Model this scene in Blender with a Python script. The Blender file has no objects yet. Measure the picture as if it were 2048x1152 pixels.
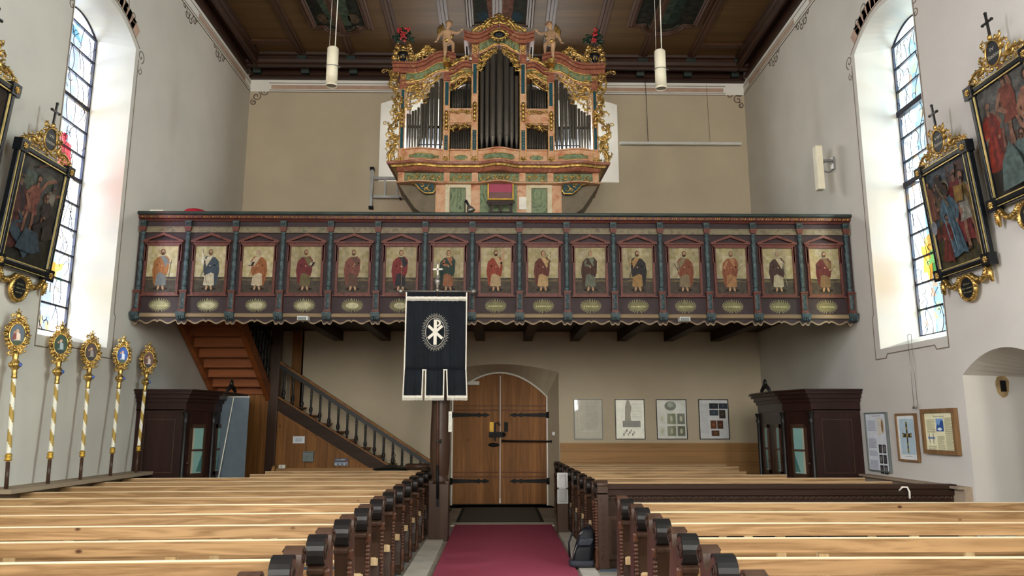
EXPO = 0.72
import bpy, math, random
from mathutils import Vector, Matrix
C = bpy.context.scene.collection
PI = math.pi
def lin(c):
    return c/12.92 if c <= .04045 else ((c+.055)/1.055)**2.4
def hx(s, k=1.0):
    s = s.lstrip('#')
    return tuple(min(1.0, lin(int(s[i:i+2], 16)/255)*k) for i in (0, 2, 4)) + (1.0,)
# ---------------------------------------------------------------- measuring helpers (survey of the nave)
F = 1500.; PITCH = math.radians(10.43); YAW = math.radians(-1.0); EYE = 1.75
_cy, _sy, _cp, _sp = math.cos(YAW), math.sin(YAW), math.cos(PITCH), math.sin(PITCH)
_f = (-_sy*_cp, _cy*_cp, _sp); _r = (_cy, _sy, 0.); _u = (_sy*_sp, -_cy*_sp, _cp)
def ray(px, py):
    a = (px-1024)/F; b = -(py-576)/F
    return [_f[i]+a*_r[i]+b*_u[i] for i in range(3)]
def aty(px, py, Y):
    d = ray(px, py); t = Y/d[1]; return (d[0]*t, Y, EYE+d[2]*t)
def atx(px, py, X):
    d = ray(px, py); t = X/d[0]; return (X, d[1]*t, EYE+d[2]*t)
def atz(px, py, Z):
    d = ray(px, py); t = (Z-EYE)/d[2]; return (d[0]*t, d[1]*t, Z)
# ---------------------------------------------------------------- mesh builder
class MB:
    def __init__(s, col=None):
        s.v = []; s.f = []; s.c = []; s.s = []; s.col = col; s.M = None; s.usecol = False
    def add(s, vs, fs, col=None, smooth=False):
        n = len(s.v)
        if s.M is not None:
            vs = [tuple(s.M @ Vector(v)) for v in vs]
        s.v += [tuple(v) for v in vs]
        c = col if col is not None else s.col
        if isinstance(c, str): c = hx(c)
        if c is not None: s.usecol = True
        for f in fs:
            s.f.append(tuple(i+n for i in f)); s.c.append(c); s.s.append(smooth)
        return s
    def box(s, x0, x1, y0, y1, z0, z1, col=None):
        return s.add([(x0,y0,z0),(x1,y0,z0),(x1,y1,z0),(x0,y1,z0),(x0,y0,z1),(x1,y0,z1),(x1,y1,z1),(x0,y1,z1)],
              [(0,3,2,1),(4,5,6,7),(0,1,5,4),(1,2,6,5),(2,3,7,6),(3,0,4,7)], col)
    def bar(s, p0, p1, w, h, col=None, up=(0,0,1)):
        p0, p1 = Vector(p0), Vector(p1); d = (p1-p0).normalized(); upv = Vector(up)
        sd = d.cross(upv)
        if sd.length < 1e-4: sd = d.cross(Vector((0,1,0)))
        sd.normalize(); u2 = sd.cross(d).normalized()
        vs = []
        for p in (p0, p1):
            for a, b in ((-1,-1),(1,-1),(1,1),(-1,1)): vs.append(tuple(p+sd*a*w/2+u2*b*h/2))
        return s.add(vs, [(0,1,2,3),(7,6,5,4),(0,4,5,1),(1,5,6,2),(2,6,7,3),(3,7,4,0)], col)
    def prism(s, poly, a, b, plane='xz', col=None, smooth=False):
        # poly in the plane, extruded along the third axis from a to b
        def P(p, t):
            if plane == 'xz': return (p[0], t, p[1])
            if plane == 'yz': return (t, p[0], p[1])
            return (p[0], p[1], t)
        n = len(poly); vs = [P(p, a) for p in poly]+[P(p, b) for p in poly]
        fs = [tuple(range(n)), tuple(range(2*n-1, n-1, -1))]
        s.add(vs, fs, col)
        vs2 = vs; fs2 = [(i, (i+1) % n+0, (i+1) % n+n, i+n) for i in range(n)]
        return s.add(vs2, fs2, col, smooth)
    def lathe(s, prof, n=16, at=(0,0,0), col=None, axis=None, smooth=True, tw=0, lobes=0, amp=0):
        vs = []; m = len(prof)
        for k, (r, z) in enumerate(prof):
            for i in range(n):
                t = 2*PI*i/n
                rr = r*(1+amp*math.cos(lobes*t+tw*z)) if lobes else r
                p = Vector((rr*math.cos(t), rr*math.sin(t), z))
                if axis is not None: p = axis @ p
                vs.append((p.x+at[0], p.y+at[1], p.z+at[2]))
        fs = []
        for k in range(m-1):
            for i in range(n):
                j = (i+1) % n
                fs.append((k*n+i, k*n+j, (k+1)*n+j, (k+1)*n+i))
        if prof[0][0] > 1e-5: fs.append(tuple(range(n-1, -1, -1)))
        if prof[-1][0] > 1e-5: fs.append(tuple((m-1)*n+i for i in range(n)))
        return s.add(vs, fs, col, smooth)
    def tube(s, pts, r, n=8, col=None, flat=1.0, smooth=True):
        pts = [Vector(p) for p in pts]; m = len(pts)
        if not isinstance(r, (list, tuple)): r = [r]*m
        vs = []; prev = None
        for k in range(m):
            d = (pts[min(k+1, m-1)]-pts[max(k-1, 0)])
            if d.length < 1e-9: d = Vector((0,0,1))
            d.normalize()
            if prev is None:
                a = Vector((0,1,0)) if abs(d.y) < .9 else Vector((1,0,0))
                u = (a-d*a.dot(d)).normalized()
            else:
                u = prev-d*prev.dot(d)
                u = u.normalized() if u.length > 1e-6 else prev
            prev = u; w = d.cross(u)
            for i in range(n):
                t = 2*PI*i/n
                vs.append(tuple(pts[k]+u*math.cos(t)*r[k]*flat+w*math.sin(t)*r[k]))
        fs = []
        for k in range(m-1):
            for i in range(n):
                j = (i+1) % n
                fs.append((k*n+i, k*n+j, (k+1)*n+j, (k+1)*n+i))
        fs.append(tuple(range(n-1, -1, -1))); fs.append(tuple((m-1)*n+i for i in range(n)))
        return s.add(vs, fs, col, smooth)
    def ball(s, c, r, nu=10, nv=6, col=None, rot=None):
        if not isinstance(r, (list, tuple)): r = (r, r, r)
        vs = [(0,0,1)]
        for k in range(1, nv):
            p = PI*k/nv
            for i in range(nu):
                t = 2*PI*i/nu; vs.append((math.sin(p)*math.cos(t), math.sin(p)*math.sin(t), math.cos(p)))
        vs.append((0,0,-1)); out = []
        for v in vs:
            w = Vector((v[0]*r[0], v[1]*r[1], v[2]*r[2]))
            if rot is not None: w = rot @ w
            out.append((w.x+c[0], w.y+c[1], w.z+c[2]))
        fs = [(0, 1+i, 1+(i+1) % nu) for i in range(nu)]
        for k in range(nv-2):
            for i in range(nu):
                j = (i+1) % nu; a = 1+k*nu
                fs.append((a+i, a+nu+i, a+nu+j, a+j))
        L = len(vs)-1; a = 1+(nv-2)*nu
        fs += [(L, a+(i+1) % nu, a+i) for i in range(nu)]
        return s.add(out, fs, col, True)
    def poly(s, pts, col=None):
        return s.add(pts, [tuple(range(len(pts)))], col)
    def pxz(s, pts, y, col=None):           # flat polygon in an x-z plane, facing -y
        return s.add([(p[0], y, p[1]) for p in pts], [tuple(range(len(pts)))], col)
    def ell(s, cx, cz, rx, rz, y, col=None, n=20, rot=0):
        c, q = math.cos(rot), math.sin(rot)
        return s.pxz([(cx+rx*math.cos(t)*c-rz*math.sin(t)*q, cz+rx*math.cos(t)*q+rz*math.sin(t)*c) for t in [2*PI*i/n for i in range(n)]], y, col)
    def ring(s, cx, cz, rx, rz, w, y, col=None, n=28):
        vs = []; fs = []
        for i in range(n):
            t = 2*PI*i/n
            vs += [(cx+rx*math.cos(t), y, cz+rz*math.sin(t)), (cx+(rx-w)*math.cos(t), y, cz+(rz-w)*math.sin(t))]
            j = (i+1) % n; fs.append((2*i, 2*j, 2*j+1, 2*i+1))
        return s.add(vs, fs, col)
    def line(s, pts, w, y, col=None):
        for a, b in zip(pts[:-1], pts[1:]):
            d = Vector((b[0]-a[0], b[1]-a[1])); 
            if d.length < 1e-6: continue
            d.normalize(); n = Vector((-d.y, d.x))*w/2
            s.pxz([(a[0]+n.x, a[1]+n.y), (a[0]-n.x, a[1]-n.y), (b[0]-n.x, b[1]-n.y), (b[0]+n.x, b[1]+n.y)], y, col)
        return s
    def text(s, body, cx, cz, y, size, col=None, width=None, rotm=None):
        vs, fs = text_mesh(body)
        if not vs: return s
        x0 = min(v[0] for v in vs); x1 = max(v[0] for v in vs); z0 = min(v[1] for v in vs); z1 = max(v[1] for v in vs)
        sx = size; sc = size
        if width: sx = width/(x1-x0)
        out = [((v[0]-(x0+x1)/2)*sx+cx, y, (v[1]-(z0+z1)/2)*sc+cz) for v in vs]
        return s.add(out, fs, col)
    def frame(s, x0, x1, z0, z1, w, y0, y1, col=None):   # mitred rectangular frame round an opening
        for a in ((x0,x1,z1-w,z1),(x0,x1,z0,z0+w),(x0,x0+w,z0+w,z1-w),(x1-w,x1,z0+w,z1-w)):
            s.box(a[0],a[1],y0,y1,a[2],a[3],col)
        return s
    def build(s, name, mat, parent=None, kind=None, bevel=0):
        off = wloc(parent) if parent is not None else Vector((0,0,0))
        if parent is None and s.v:
            xs = [v[0] for v in s.v]; ys = [v[1] for v in s.v]; zs = [v[2] for v in s.v]
            off = Vector(((min(xs)+max(xs))/2, (min(ys)+max(ys))/2, min(zs)))
        me = bpy.data.meshes.new(name)
        me.from_pydata([(v[0]-off.x, v[1]-off.y, v[2]-off.z) for v in s.v], [], s.f)
        me.polygons.foreach_set('use_smooth', s.s)
        if s.usecol:
            at = me.color_attributes.new('Col', 'FLOAT_COLOR', 'CORNER'); buf = []
            for p, c in zip(me.polygons, s.c):
                buf += list(c or (1,1,1,1))*p.loop_total
            at.data.foreach_set('color', buf)
        me.update()
        o = bpy.data.objects.new(name, me); C.objects.link(o)
        if mat is not None: me.materials.append(mat)
        if parent is not None: o.parent = parent
        else: o.location = off
        if kind: o['kind'] = kind
        if bevel:
            b = o.modifiers.new('b', 'BEVEL'); b.width = bevel; b.segments = 2; b.limit_method = 'ANGLE'
        return o
def wloc(o):
    v = Vector((0,0,0))
    while o is not None:
        v = v+o.location; o = o.parent
    return v
_tc = {}
def text_mesh(body):
    if body in _tc: return _tc[body]
    cu = bpy.data.curves.new('t', 'FONT'); cu.body = body; cu.size = 1; cu.resolution_u = 3
    o = bpy.data.objects.new('t', cu); C.objects.link(o)
    dg = bpy.context.evaluated_depsgraph_get(); dg.update()
    me = bpy.data.meshes.new_from_object(o.evaluated_get(dg))
    vs = [tuple(v.co) for v in me.vertices]; fs = [tuple(p.vertices) for p in me.polygons]
    bpy.data.objects.remove(o); bpy.data.curves.remove(cu); bpy.data.meshes.remove(me)
    _tc[body] = (vs, fs); return _tc[body]
def thing(name, label, cat, loc=(0,0,0), group=None, rotz=0):
    o = bpy.data.objects.new(name, None); C.objects.link(o); o.location = loc; o.rotation_euler = (0,0,rotz)
    o.empty_display_size = .2
    return tag(o, label, cat, group)
def tag(o, label, cat, group=None):
    o['label'] = label; o['category'] = cat
    if group: o['group'] = group
    return o
def part(o, label): o['label'] = label; return o
def dup(o, parent=None):
    c = o.copy(); C.objects.link(c)
    if parent is not None: c.parent = parent
    for ch in list(o.children): dup(ch, c)
    return c
def skin(edges, verts, radii, name, mat, parent=None, sub=2):
    me = bpy.data.meshes.new(name); off = wloc(parent) if parent is not None else Vector((0,0,0))
    me.from_pydata([(v[0]-off.x, v[1]-off.y, v[2]-off.z) for v in verts], edges, [])
    o = bpy.data.objects.new(name, me); C.objects.link(o)
    sk = o.modifiers.new('s', 'SKIN'); sk.use_smooth_shade = True
    for i, r in enumerate(radii): me.skin_vertices[0].data[i].radius = (r, r) if not isinstance(r, tuple) else r
    me.skin_vertices[0].data[0].use_root = True
    sb = o.modifiers.new('u', 'SUBSURF'); sb.levels = sub; sb.render_levels = sub
    dg = bpy.context.evaluated_depsgraph_get(); dg.update()
    m2 = bpy.data.meshes.new_from_object(o.evaluated_get(dg)); o.modifiers.clear(); o.data = m2
    bpy.data.meshes.remove(me); m2.materials.append(mat)
    for p in m2.polygons: p.use_smooth = True
    if parent is not None: o.parent = parent
    return o
# ---------------------------------------------------------------- materials
def _new(name):
    m = bpy.data.materials.new(name); m.use_nodes = True; nt = m.node_tree; b = nt.nodes['Principled BSDF']
    return m, nt, b
def _coord(nt, scale=(1,1,1), rnd=True):
    tc = nt.nodes.new('ShaderNodeTexCoord'); mp = nt.nodes.new('ShaderNodeMapping'); mp.inputs['Scale'].default_value = scale
    if rnd:
        oi = nt.nodes.new('ShaderNodeObjectInfo'); mu = nt.nodes.new('ShaderNodeMath'); mu.operation = 'MULTIPLY'; mu.inputs[1].default_value = 37.
        nt.links.new(oi.outputs['Random'], mu.inputs[0]); ad = nt.nodes.new('ShaderNodeVectorMath'); ad.operation = 'ADD'
        nt.links.new(tc.outputs['Object'], ad.inputs[0]); nt.links.new(mu.outputs[0], ad.inputs[1]); nt.links.new(ad.outputs[0], mp.inputs['Vector'])
    else: nt.links.new(tc.outputs['Object'], mp.inputs['Vector'])
    return mp.outputs[0]
def _noise(nt, vec, scale, detail=3, dist=0, rough=.5):
    n = nt.nodes.new('ShaderNodeTexNoise'); n.inputs['Scale'].default_value = scale; n.inputs['Detail'].default_value = detail
    n.inputs['Distortion'].default_value = dist; n.inputs['Roughness'].default_value = rough
    nt.links.new(vec, n.inputs['Vector']); return n.outputs['Fac']
def _ramp(nt, fac, stops):
    r = nt.nodes.new('ShaderNodeValToRGB'); e = r.color_ramp.elements
    while len(e) < len(stops): e.new(.5)
    for i, (p, c) in enumerate(stops): e[i].position = p; e[i].color = hx(c) if isinstance(c, str) else c
    nt.links.new(fac, r.inputs[0]); return r.outputs[0]
def _mix(nt, fac, a, b, mode='MIX'):
    m = nt.nodes.new('ShaderNodeMix'); m.data_type = 'RGBA'; m.blend_type = mode
    for sock, val in ((m.inputs[0], fac), (m.inputs[6], a), (m.inputs[7], b)):
        if isinstance(val, (int, float)): sock.default_value = val
        elif isinstance(val, (tuple, list)): sock.default_value = val
        elif isinstance(val, str): sock.default_value = hx(val)
        else: nt.links.new(val, sock)
    return m.outputs[2]
def _bump(nt, b, h, st, d=.01):
    bp = nt.nodes.new('ShaderNodeBump'); bp.inputs['Strength'].default_value = st; bp.inputs['Distance'].default_value = d
    nt.links.new(h, bp.inputs['Height']); nt.links.new(bp.outputs[0], b.inputs['Normal'])
def mat(name, base, rough=.6, metal=0, var=.12, scale=6, bump=0, stretch=(1,1,1), vcol=False, spec=None, rnd=True, detail=3):
    m, nt, b = _new(name); v = _coord(nt, stretch, rnd); n = _noise(nt, v, scale, detail)
    lo, hi = (max(0, 1-var*1.6),)*3+(1,), (1+var*1.2,)*3+(1,)
    f = _ramp(nt, n, [(.3, lo), (.7, hi)])
    if vcol:
        a = nt.nodes.new('ShaderNodeVertexColor'); a.layer_name = 'Col'; src = a.outputs[0]
    else: src = hx(base)
    nt.links.new(_mix(nt, 1.0, src, f, 'MULTIPLY'), b.inputs['Base Color'])
    b.inputs['Roughness'].default_value = rough; b.inputs['Metallic'].default_value = metal
    b.inputs['Specular IOR Level'].default_value = .3 if spec is None else spec
    if bump: _bump(nt, b, n, bump)
    return m
def wood(name, base, dark, axis='x', rough=.45, knots=True, ring=14, var=.5, knotcol='#4a2c1a', board=0, spec=.28):
    # straight grained timber, grain running along the axis
    st = {'x': (.4, 8, 8), 'y': (8, .4, 8), 'z': (8, 8, .4)}[axis]
    m, nt, b = _new(name); v = _coord(nt, st)
    n1 = _noise(nt, v, 1.4, 4, .8); w = nt.nodes.new('ShaderNodeMath'); w.operation = 'MULTIPLY'; w.inputs[1].default_value = ring
    nt.links.new(n1, w.inputs[0]); sn = nt.nodes.new('ShaderNodeMath'); sn.operation = 'SINE'; nt.links.new(w.outputs[0], sn.inputs[0])
    g = nt.nodes.new('ShaderNodeMath'); g.operation = 'MULTIPLY_ADD'; g.inputs[1].default_value = .5; g.inputs[2].default_value = .5; nt.links.new(sn.outputs[0], g.inputs[0])
    n2 = _noise(nt, v, 9, 5, 0, .7)
    mm = nt.nodes.new('ShaderNodeMath'); mm.operation = 'MULTIPLY'; nt.links.new(g.outputs[0], mm.inputs[0]); nt.links.new(n2, mm.inputs[1])
    k2 = nt.nodes.new('ShaderNodeMath'); k2.operation = 'MULTIPLY'; k2.inputs[1].default_value = var*2; k2.use_clamp = True; nt.links.new(mm.outputs[0], k2.inputs[0])
    col = _mix(nt, k2.outputs[0], base, dark)
    n3 = _noise(nt, v, .5, 2); col = _mix(nt, 1.0, col, _ramp(nt, n3, [(.3, (.82,.82,.82,1)), (.7, (1.12,1.12,1.12,1))]), 'MULTIPLY')
    if knots:
        st2 = {'x': (1.5, 2.6, 2.6), 'y': (2.6, 1.5, 2.6), 'z': (2.6, 2.6, 1.5)}[axis]
        v2 = _coord(nt, st2); vo = nt.nodes.new('ShaderNodeTexVoronoi'); vo.inputs['Scale'].default_value = 1.5; nt.links.new(v2, vo.inputs['Vector'])
        kk = _ramp(nt, vo.outputs['Distance'], [(.03, (1,1,1,1)), (.075, (0,0,0,1))])
        sp = nt.nodes.new('ShaderNodeSeparateColor'); nt.links.new(vo.outputs['Color'], sp.inputs[0])
        gt = nt.nodes.new('ShaderNodeMath'); gt.operation = 'GREATER_THAN'; gt.inputs[1].default_value = .45; nt.links.new(sp.outputs[0], gt.inputs[0])
        mk = nt.nodes.new('ShaderNodeMath'); mk.operation = 'MULTIPLY'; nt.links.new(kk, mk.inputs[0]); nt.links.new(gt.outputs[0], mk.inputs[1])
        col = _mix(nt, mk.outputs[0], col, knotcol)
    if board:   # boards of this width laid side by side
        tc = nt.nodes.new('ShaderNodeTexCoord'); sx = nt.nodes.new('ShaderNodeSeparateXYZ'); nt.links.new(tc.outputs['Object'], sx.inputs[0])
        dv = nt.nodes.new('ShaderNodeMath'); dv.operation = 'DIVIDE'; dv.inputs[1].default_value = board
        nt.links.new(sx.outputs[{'x': 2, 'y': 0, 'z': 0}[axis]], dv.inputs[0])
        fr = nt.nodes.new('ShaderNodeMath'); fr.operation = 'FRACT'; nt.links.new(dv.outputs[0], fr.inputs[0])
        col = _mix(nt, _ramp(nt, fr.outputs[0], [(.0, (1,1,1,1)), (.035, (0,0,0,1))]), col, (.01,.006,.004,1))
    nt.links.new(col, b.inputs['Base Color']); b.inputs['Roughness'].default_value = rough; b.inputs['Specular IOR Level'].default_value = spec
    _bump(nt, b, n2, .15, .004); return m
def marble(name, stops, scale=3, dist=2.5, rough=.35, stretch=(1,1,1)):
    m, nt, b = _new(name); v = _coord(nt, stretch, False); n = _noise(nt, v, scale, 5, dist, .6)
    nt.links.new(_ramp(nt, n, stops), b.inputs['Base Color']); b.inputs['Roughness'].default_value = rough; b.inputs['Specular IOR Level'].default_value = .25; return m
M = {}
M['plaster'] = mat('plaster', '#cbc6bb', .92, var=.03, scale=1.3, bump=.12, rnd=False)
M['plaster_shaded'] = mat('plaster_shaded', '#b9ab93', .92, var=.035, scale=1.3, bump=.12, rnd=False)  # wall plaster with shade and warm bounce put into its colour
M['plaster_line'] = mat('plaster_line', '#7a6c5c', .9, var=.1)
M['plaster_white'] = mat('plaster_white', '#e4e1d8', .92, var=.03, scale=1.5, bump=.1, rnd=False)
M['oil_matte'] = mat('oil_matte', '#ffffff', .9, vcol=True, var=.3, scale=8, rnd=False, detail=6, spec=.05)
M['paint_pink'] = mat('paint_pink', '#b79a86', .9, var=.06)
M['stone'] = mat('stone', '#c4bbab', .75, var=.12, scale=2.5, bump=.08)
M['stone_dark'] = mat('stone_dark', '#5d554a', .8, var=.15, scale=3)
M['carpet'] = mat('carpet', '#9a3d51', .95, var=.08, scale=240, bump=.3)
M['mat_dark'] = mat('mat_dark', '#57534a', .95, var=.15, scale=160, bump=.4)
M['pine'] = wood('pine', '#b28e64', '#70502f', 'x', .55, ring=26, var=.6, spec=.2)
M['pine_lit_edge'] = wood('pine_lit_edge', '#ead6b4', '#cfb288', 'x', .6, knots=False)  # paler pine: light falling on the pew tops put into the colour
M['pine_plain'] = wood('pine_plain', '#cdb185', '#a88657', 'z', .6, knots=False)
M['pine_back'] = wood('pine_back', '#a07748', '#7a5432', 'x', .55, board=.24, ring=10)
M['dado'] = wood('dado', '#9c8a74', '#76634f', 'y', .7, ring=8)
M['walnut'] = wood('walnut', '#463226', '#1e140e', 'z', .36, knots=False, ring=8)
M['walnut_y'] = wood('walnut_y', '#38271e', '#1a100b', 'x', .5, knots=False, ring=8, spec=.15)
M['bead'] = mat('bead', '#4d3122', .3, var=.2)
M['ebony'] = mat('ebony', '#14110f', .42, var=.25, scale=9, spec=.35)
M['stairpine'] = wood('stairpine', '#875a2b', '#573516', 'z', .5, board=.23, ring=12, knotcol='#2a1206', spec=.2)
M['stairsoffit'] = wood('stairsoffit', '#8f5028', '#5e3014', 'x', .5, ring=10, knotcol='#220c06')
M['doorwood'] = wood('doorwood', '#95653a', '#63401f', 'z', .55, ring=14, spec=.15)
M['darkwood'] = wood('darkwood', '#3c2a1e', '#1e130d', 'y', .6, knots=False)
M['ceilboard'] = wood('ceilboard', '#5c4428', '#3a2715', 'x', .55, ring=6, knotcol='#1c110a', var=.35, board=0, spec=.15)
M['ceiltrim'] = wood('ceiltrim', '#4c3020', '#2a190d', 'y', .5, knots=False, var=.4)
M['cornicewood'] = wood('cornicewood', '#3e2418', '#22130c', 'x', .5, knots=False)
M['confess'] = wood('confess', '#2f1914', '#170b09', 'z', .38, knots=False, var=.4)
M['iron'] = mat('iron', '#1d1b1a', .55, .5, var=.25)
M['gold'] = mat('gold', '#c2a05c', .36, .9, var=.4, scale=18)
M['goldpaint'] = mat('goldpaint', '#b8923a', .45, .6, var=.2)
M['silver'] = mat('silver', '#9a968e', .4, .8, var=.2)
M['alu'] = mat('alu', '#9c9c9a', .38, .85, var=.08)
M['pipe'] = mat('pipe', '#5d5850', .5, .6, var=.12, scale=3, stretch=(1,1,.3))
M['paint'] = mat('paint', '#ffffff', .65, vcol=True, var=.13, scale=14, rnd=False, detail=6, spec=.2)
M['painted'] = mat('painted', '#ffffff', .5, vcol=True, var=.05, scale=12)
M['oil'] = mat('oil', '#ffffff', .6, vcol=True, var=.3, scale=14, rnd=False, detail=6, spec=.25)
M['gloss'] = mat('gloss', '#ffffff', .12, vcol=True, var=.02, spec=.8)
M['blackframe'] = mat('blackframe', '#15171a', .25, var=.1)
M['purple'] = mat('purple', '#382d2f', .6, var=.12, scale=5, spec=.2)
M['redmarble'] = marble('redmarble', [(.3, '#3f211e'), (.5, '#673c33'), (.62, '#4e2b26'), (.75, '#815c4e')], 9, 1.5, .5)
M['greenpaint'] = marble('greenpaint', [(.3, '#232f31'), (.55, '#3f4e50'), (.75, '#6a787a')], 16, 1, .5)
M['teal'] = mat('teal', '#28332f', .45, var=.2)
M['beigeband'] = marble('beigeband', [(.3, '#574e40'), (.5, '#7a6f58'), (.7, '#4b4f40')], 5, 2, .5)
M['railbeige'] = mat('railbeige', '#7f6c52', .6, var=.12, stretch=(.3,3,3))
M['organred'] = marble('organred', [(.28, '#5e2d25'), (.42, '#996249'), (.55, '#7a4236'), (.7, '#ad8060')], 4, 2.2, .35)
M['organpeach'] = marble('organpeach', [(.25, '#9c543a'), (.42, '#c08c68'), (.6, '#cba583'), (.75, '#ac7257')], 3, 2.5, .4)
M['organcream'] = marble('organcream', [(.3, '#b8aa80'), (.6, '#cfc5a8')], 3, 2, .4)
M['organgreen'] = marble('organgreen', [(.3, '#38492f'), (.5, '#7d8a68'), (.6, '#4c5f42'), (.75, '#a0a080')], 3, 3, .4, (1,1,.6))
M['organteal'] = mat('organteal', '#12424a', .4, var=.2)
M['organback'] = mat('organback', '#6f6350', .6, var=.1)
M['dark'] = mat('dark', '#0e0c0b', .8, var=.2)
M['flesh'] = mat('flesh', '#b08d6c', .5, var=.18)
M['velvet'] = mat('velvet', '#11161d', .85, var=.2, scale=4)
M['white'] = mat('white', '#e6e1d2', .6, var=.05)
M['lamp'] = mat('lamp', '#ded6bd', .5, var=.03)
M['plastic'] = mat('plastic', '#cfcfcb', .4, var=.04)
M['greymetal'] = mat('greymetal', '#6c7370', .45, .2, var=.06)
M['grey'] = mat('grey', '#55616a', .6, var=.05)
M['bag'] = mat('bag', '#12141a', .55, var=.2, scale=20)
M['baggrey'] = mat('baggrey', '#33363e', .6, var=.15, scale=40)
M['redcloth'] = mat('redcloth', '#8f1024', .7, var=.1)
M['heater'] = mat('heater', '#6f7d8c', .4, .3, var=.05)
def glassmat(name, col=None):
    m, nt, b = _new(name); out = nt.nodes['Material Output']; nt.nodes.remove(b)
    t = nt.nodes.new('ShaderNodeBsdfTransparent'); g = nt.nodes.new('ShaderNodeBsdfGlossy'); g.inputs['Roughness'].default_value = .08
    mx = nt.nodes.new('ShaderNodeMixShader'); mx.inputs[0].default_value = .06
    if col: t.inputs[0].default_value = hx(col)
    else:
        a = nt.nodes.new('ShaderNodeVertexColor'); a.layer_name = 'Col'; nt.links.new(a.outputs[0], t.inputs[0])
    nt.links.new(t.outputs[0], mx.inputs[1]); nt.links.new(g.outputs[0], mx.inputs[2]); nt.links.new(mx.outputs[0], out.inputs[0]); return m
M['stained'] = glassmat('stained'); M['clear'] = glassmat('clear', '#dfe8e4'); M['lead'] = mat('lead', '#2c2a33', .7)
XL, XR, YB, YF, ZC = -5.97, 5.91, 16.9, -7.0, 10.35
def floormat():
    m, nt, b = _new('slabs'); tc = nt.nodes.new('ShaderNodeTexCoord'); br = nt.nodes.new('ShaderNodeTexBrick')
    nt.links.new(tc.outputs['Object'], br.inputs['Vector']); br.inputs['Scale'].default_value = 1.0
    br.inputs['Color1'].default_value = hx('#a79c8c'); br.inputs['Color2'].default_value = hx('#958b7c'); br.inputs['Mortar'].default_value = hx('#5f574c')
    br.inputs['Mortar Size'].default_value = .008; br.inputs['Brick Width'].default_value = .7; br.inputs['Row Height'].default_value = .45
    n = _noise(nt, _coord(nt, (1,1,1), False), 4, 5); nt.links.new(_mix(nt, 1., br.outputs['Color'], _ramp(nt, n, [(.3, (.75,.75,.75,1)), (.7, (1.1,1.1,1.1,1))]), 'MULTIPLY'), b.inputs['Base Color'])
    b.inputs['Roughness'].default_value = .6; return m
M['slabs'] = floormat()
mb = MB(); mb.box(XL-1, XR+2, YF, YB+1.2, -.2, 0); mb.build('floor', M['slabs'], kind='structure')

def sliced(mbx, a0, a1, z0, z1, ops, P):
    # wall face between a0..a1; ops = (lo, hi, bottom(a), top(a))
    cuts = {a0, a1}
    for lo, hi, b, t in ops:
        for i in range(17): cuts.add(lo+(hi-lo)*i/16)
    cs = sorted(c for c in cuts if a0-1e-9 <= c <= a1+1e-9)
    for p, q in zip(cs[:-1], cs[1:]):
        m = (p+q)/2; segs = []; lo_p = lo_q = z0
        for lo, hi, b, t in sorted([o for o in ops if o[0] < m < o[1]], key=lambda o: o[2](m)):
            segs.append((lo_p, lo_q, b(p), b(q))); lo_p, lo_q = t(p), t(q)
        segs.append((lo_p, lo_q, z1, z1))
        for s0, s1, e0, e1 in segs:
            if e0-s0 < 1e-6 and e1-s1 < 1e-6: continue
            mbx.add([P(p, s0), P(q, s1), P(q, e1), P(p, e0)], [(0,1,2,3)])
def seg(c, hw, spring, peak):
    return lambda a: spring+(peak-spring)*max(0., 1-((a-c)/hw)**2)
def outline(lo, hi, bot, topf, n=16):
    return [(lo, bot), (lo, topf(lo))]+[(lo+(hi-lo)*i/n, topf(lo+(hi-lo)*i/n)) for i in range(1, n)]+[(hi, topf(hi)), (hi, bot)]
def reveal(mbx, A, B, PA, PB):
    n = len(A)
    for i in range(n):
        j = (i+1) % n
        mbx.add([PA(A[i]), PA(A[j]), PB(B[j]), PB(B[i])], [(0,1,2,3)])
W0, W1, WB, WS, WP = 9.75, 11.5, 2.92, 7.84, 8.17
WC = (W0+W1)/2
G0, G1, GB, GS, GP = 10.1, 11.15, 3.08, 7.78, 8.0
WSH = [0, -5.4, -10.8]      # window axes: the one in view, then the next bays towards the altar
for side, X, sg in (('left', XL, -1), ('right', XR, 1)):
    m = MB(); ops = []
    for d in WSH: ops.append((W0+d, W1+d, (lambda a: WB), seg(WC+d, (W1-W0)/2, WS, WP)))
    if side == 'right': ops.append((7.95, 9.5, (lambda a: 0.), seg(8.72, .78, 2.39, 2.66)))
    sliced(m, YF, YB, 0, ZC+.2, ops, lambda a, z: (X, a, z))
    for d in WSH:
        A = outline(W0+d, W1+d, WB, seg(WC+d, (W1-W0)/2, WS, WP)); B = outline(G0+d, G1+d, GB, seg((G0+G1)/2+d, (G1-G0)/2, GS, GP))
        reveal(m, A, B, lambda p: (X, p[0], p[1]), lambda p: (X+sg*.45, p[0], p[1]))
        reveal(m, B, B, lambda p: (X+sg*.45, p[0], p[1]), lambda p: (X+sg*.7, p[0], p[1]))
    if side == 'right':
        A = outline(7.95, 9.5, 0, seg(8.72, .78, 2.39, 2.66)); A2 = outline(7.85, 9.5, 0, seg(8.68, .82, 2.36, 2.42))
        reveal(m, A, A2, lambda p: (X, p[0], p[1]), lambda p: (X+1.1, p[0], p[1]))
        m.box(X+1.1, X+1.2, 7.5, 9.8, 0, 2.7)
    m.build('wall_'+side, M['plaster'], kind='structure')
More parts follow.
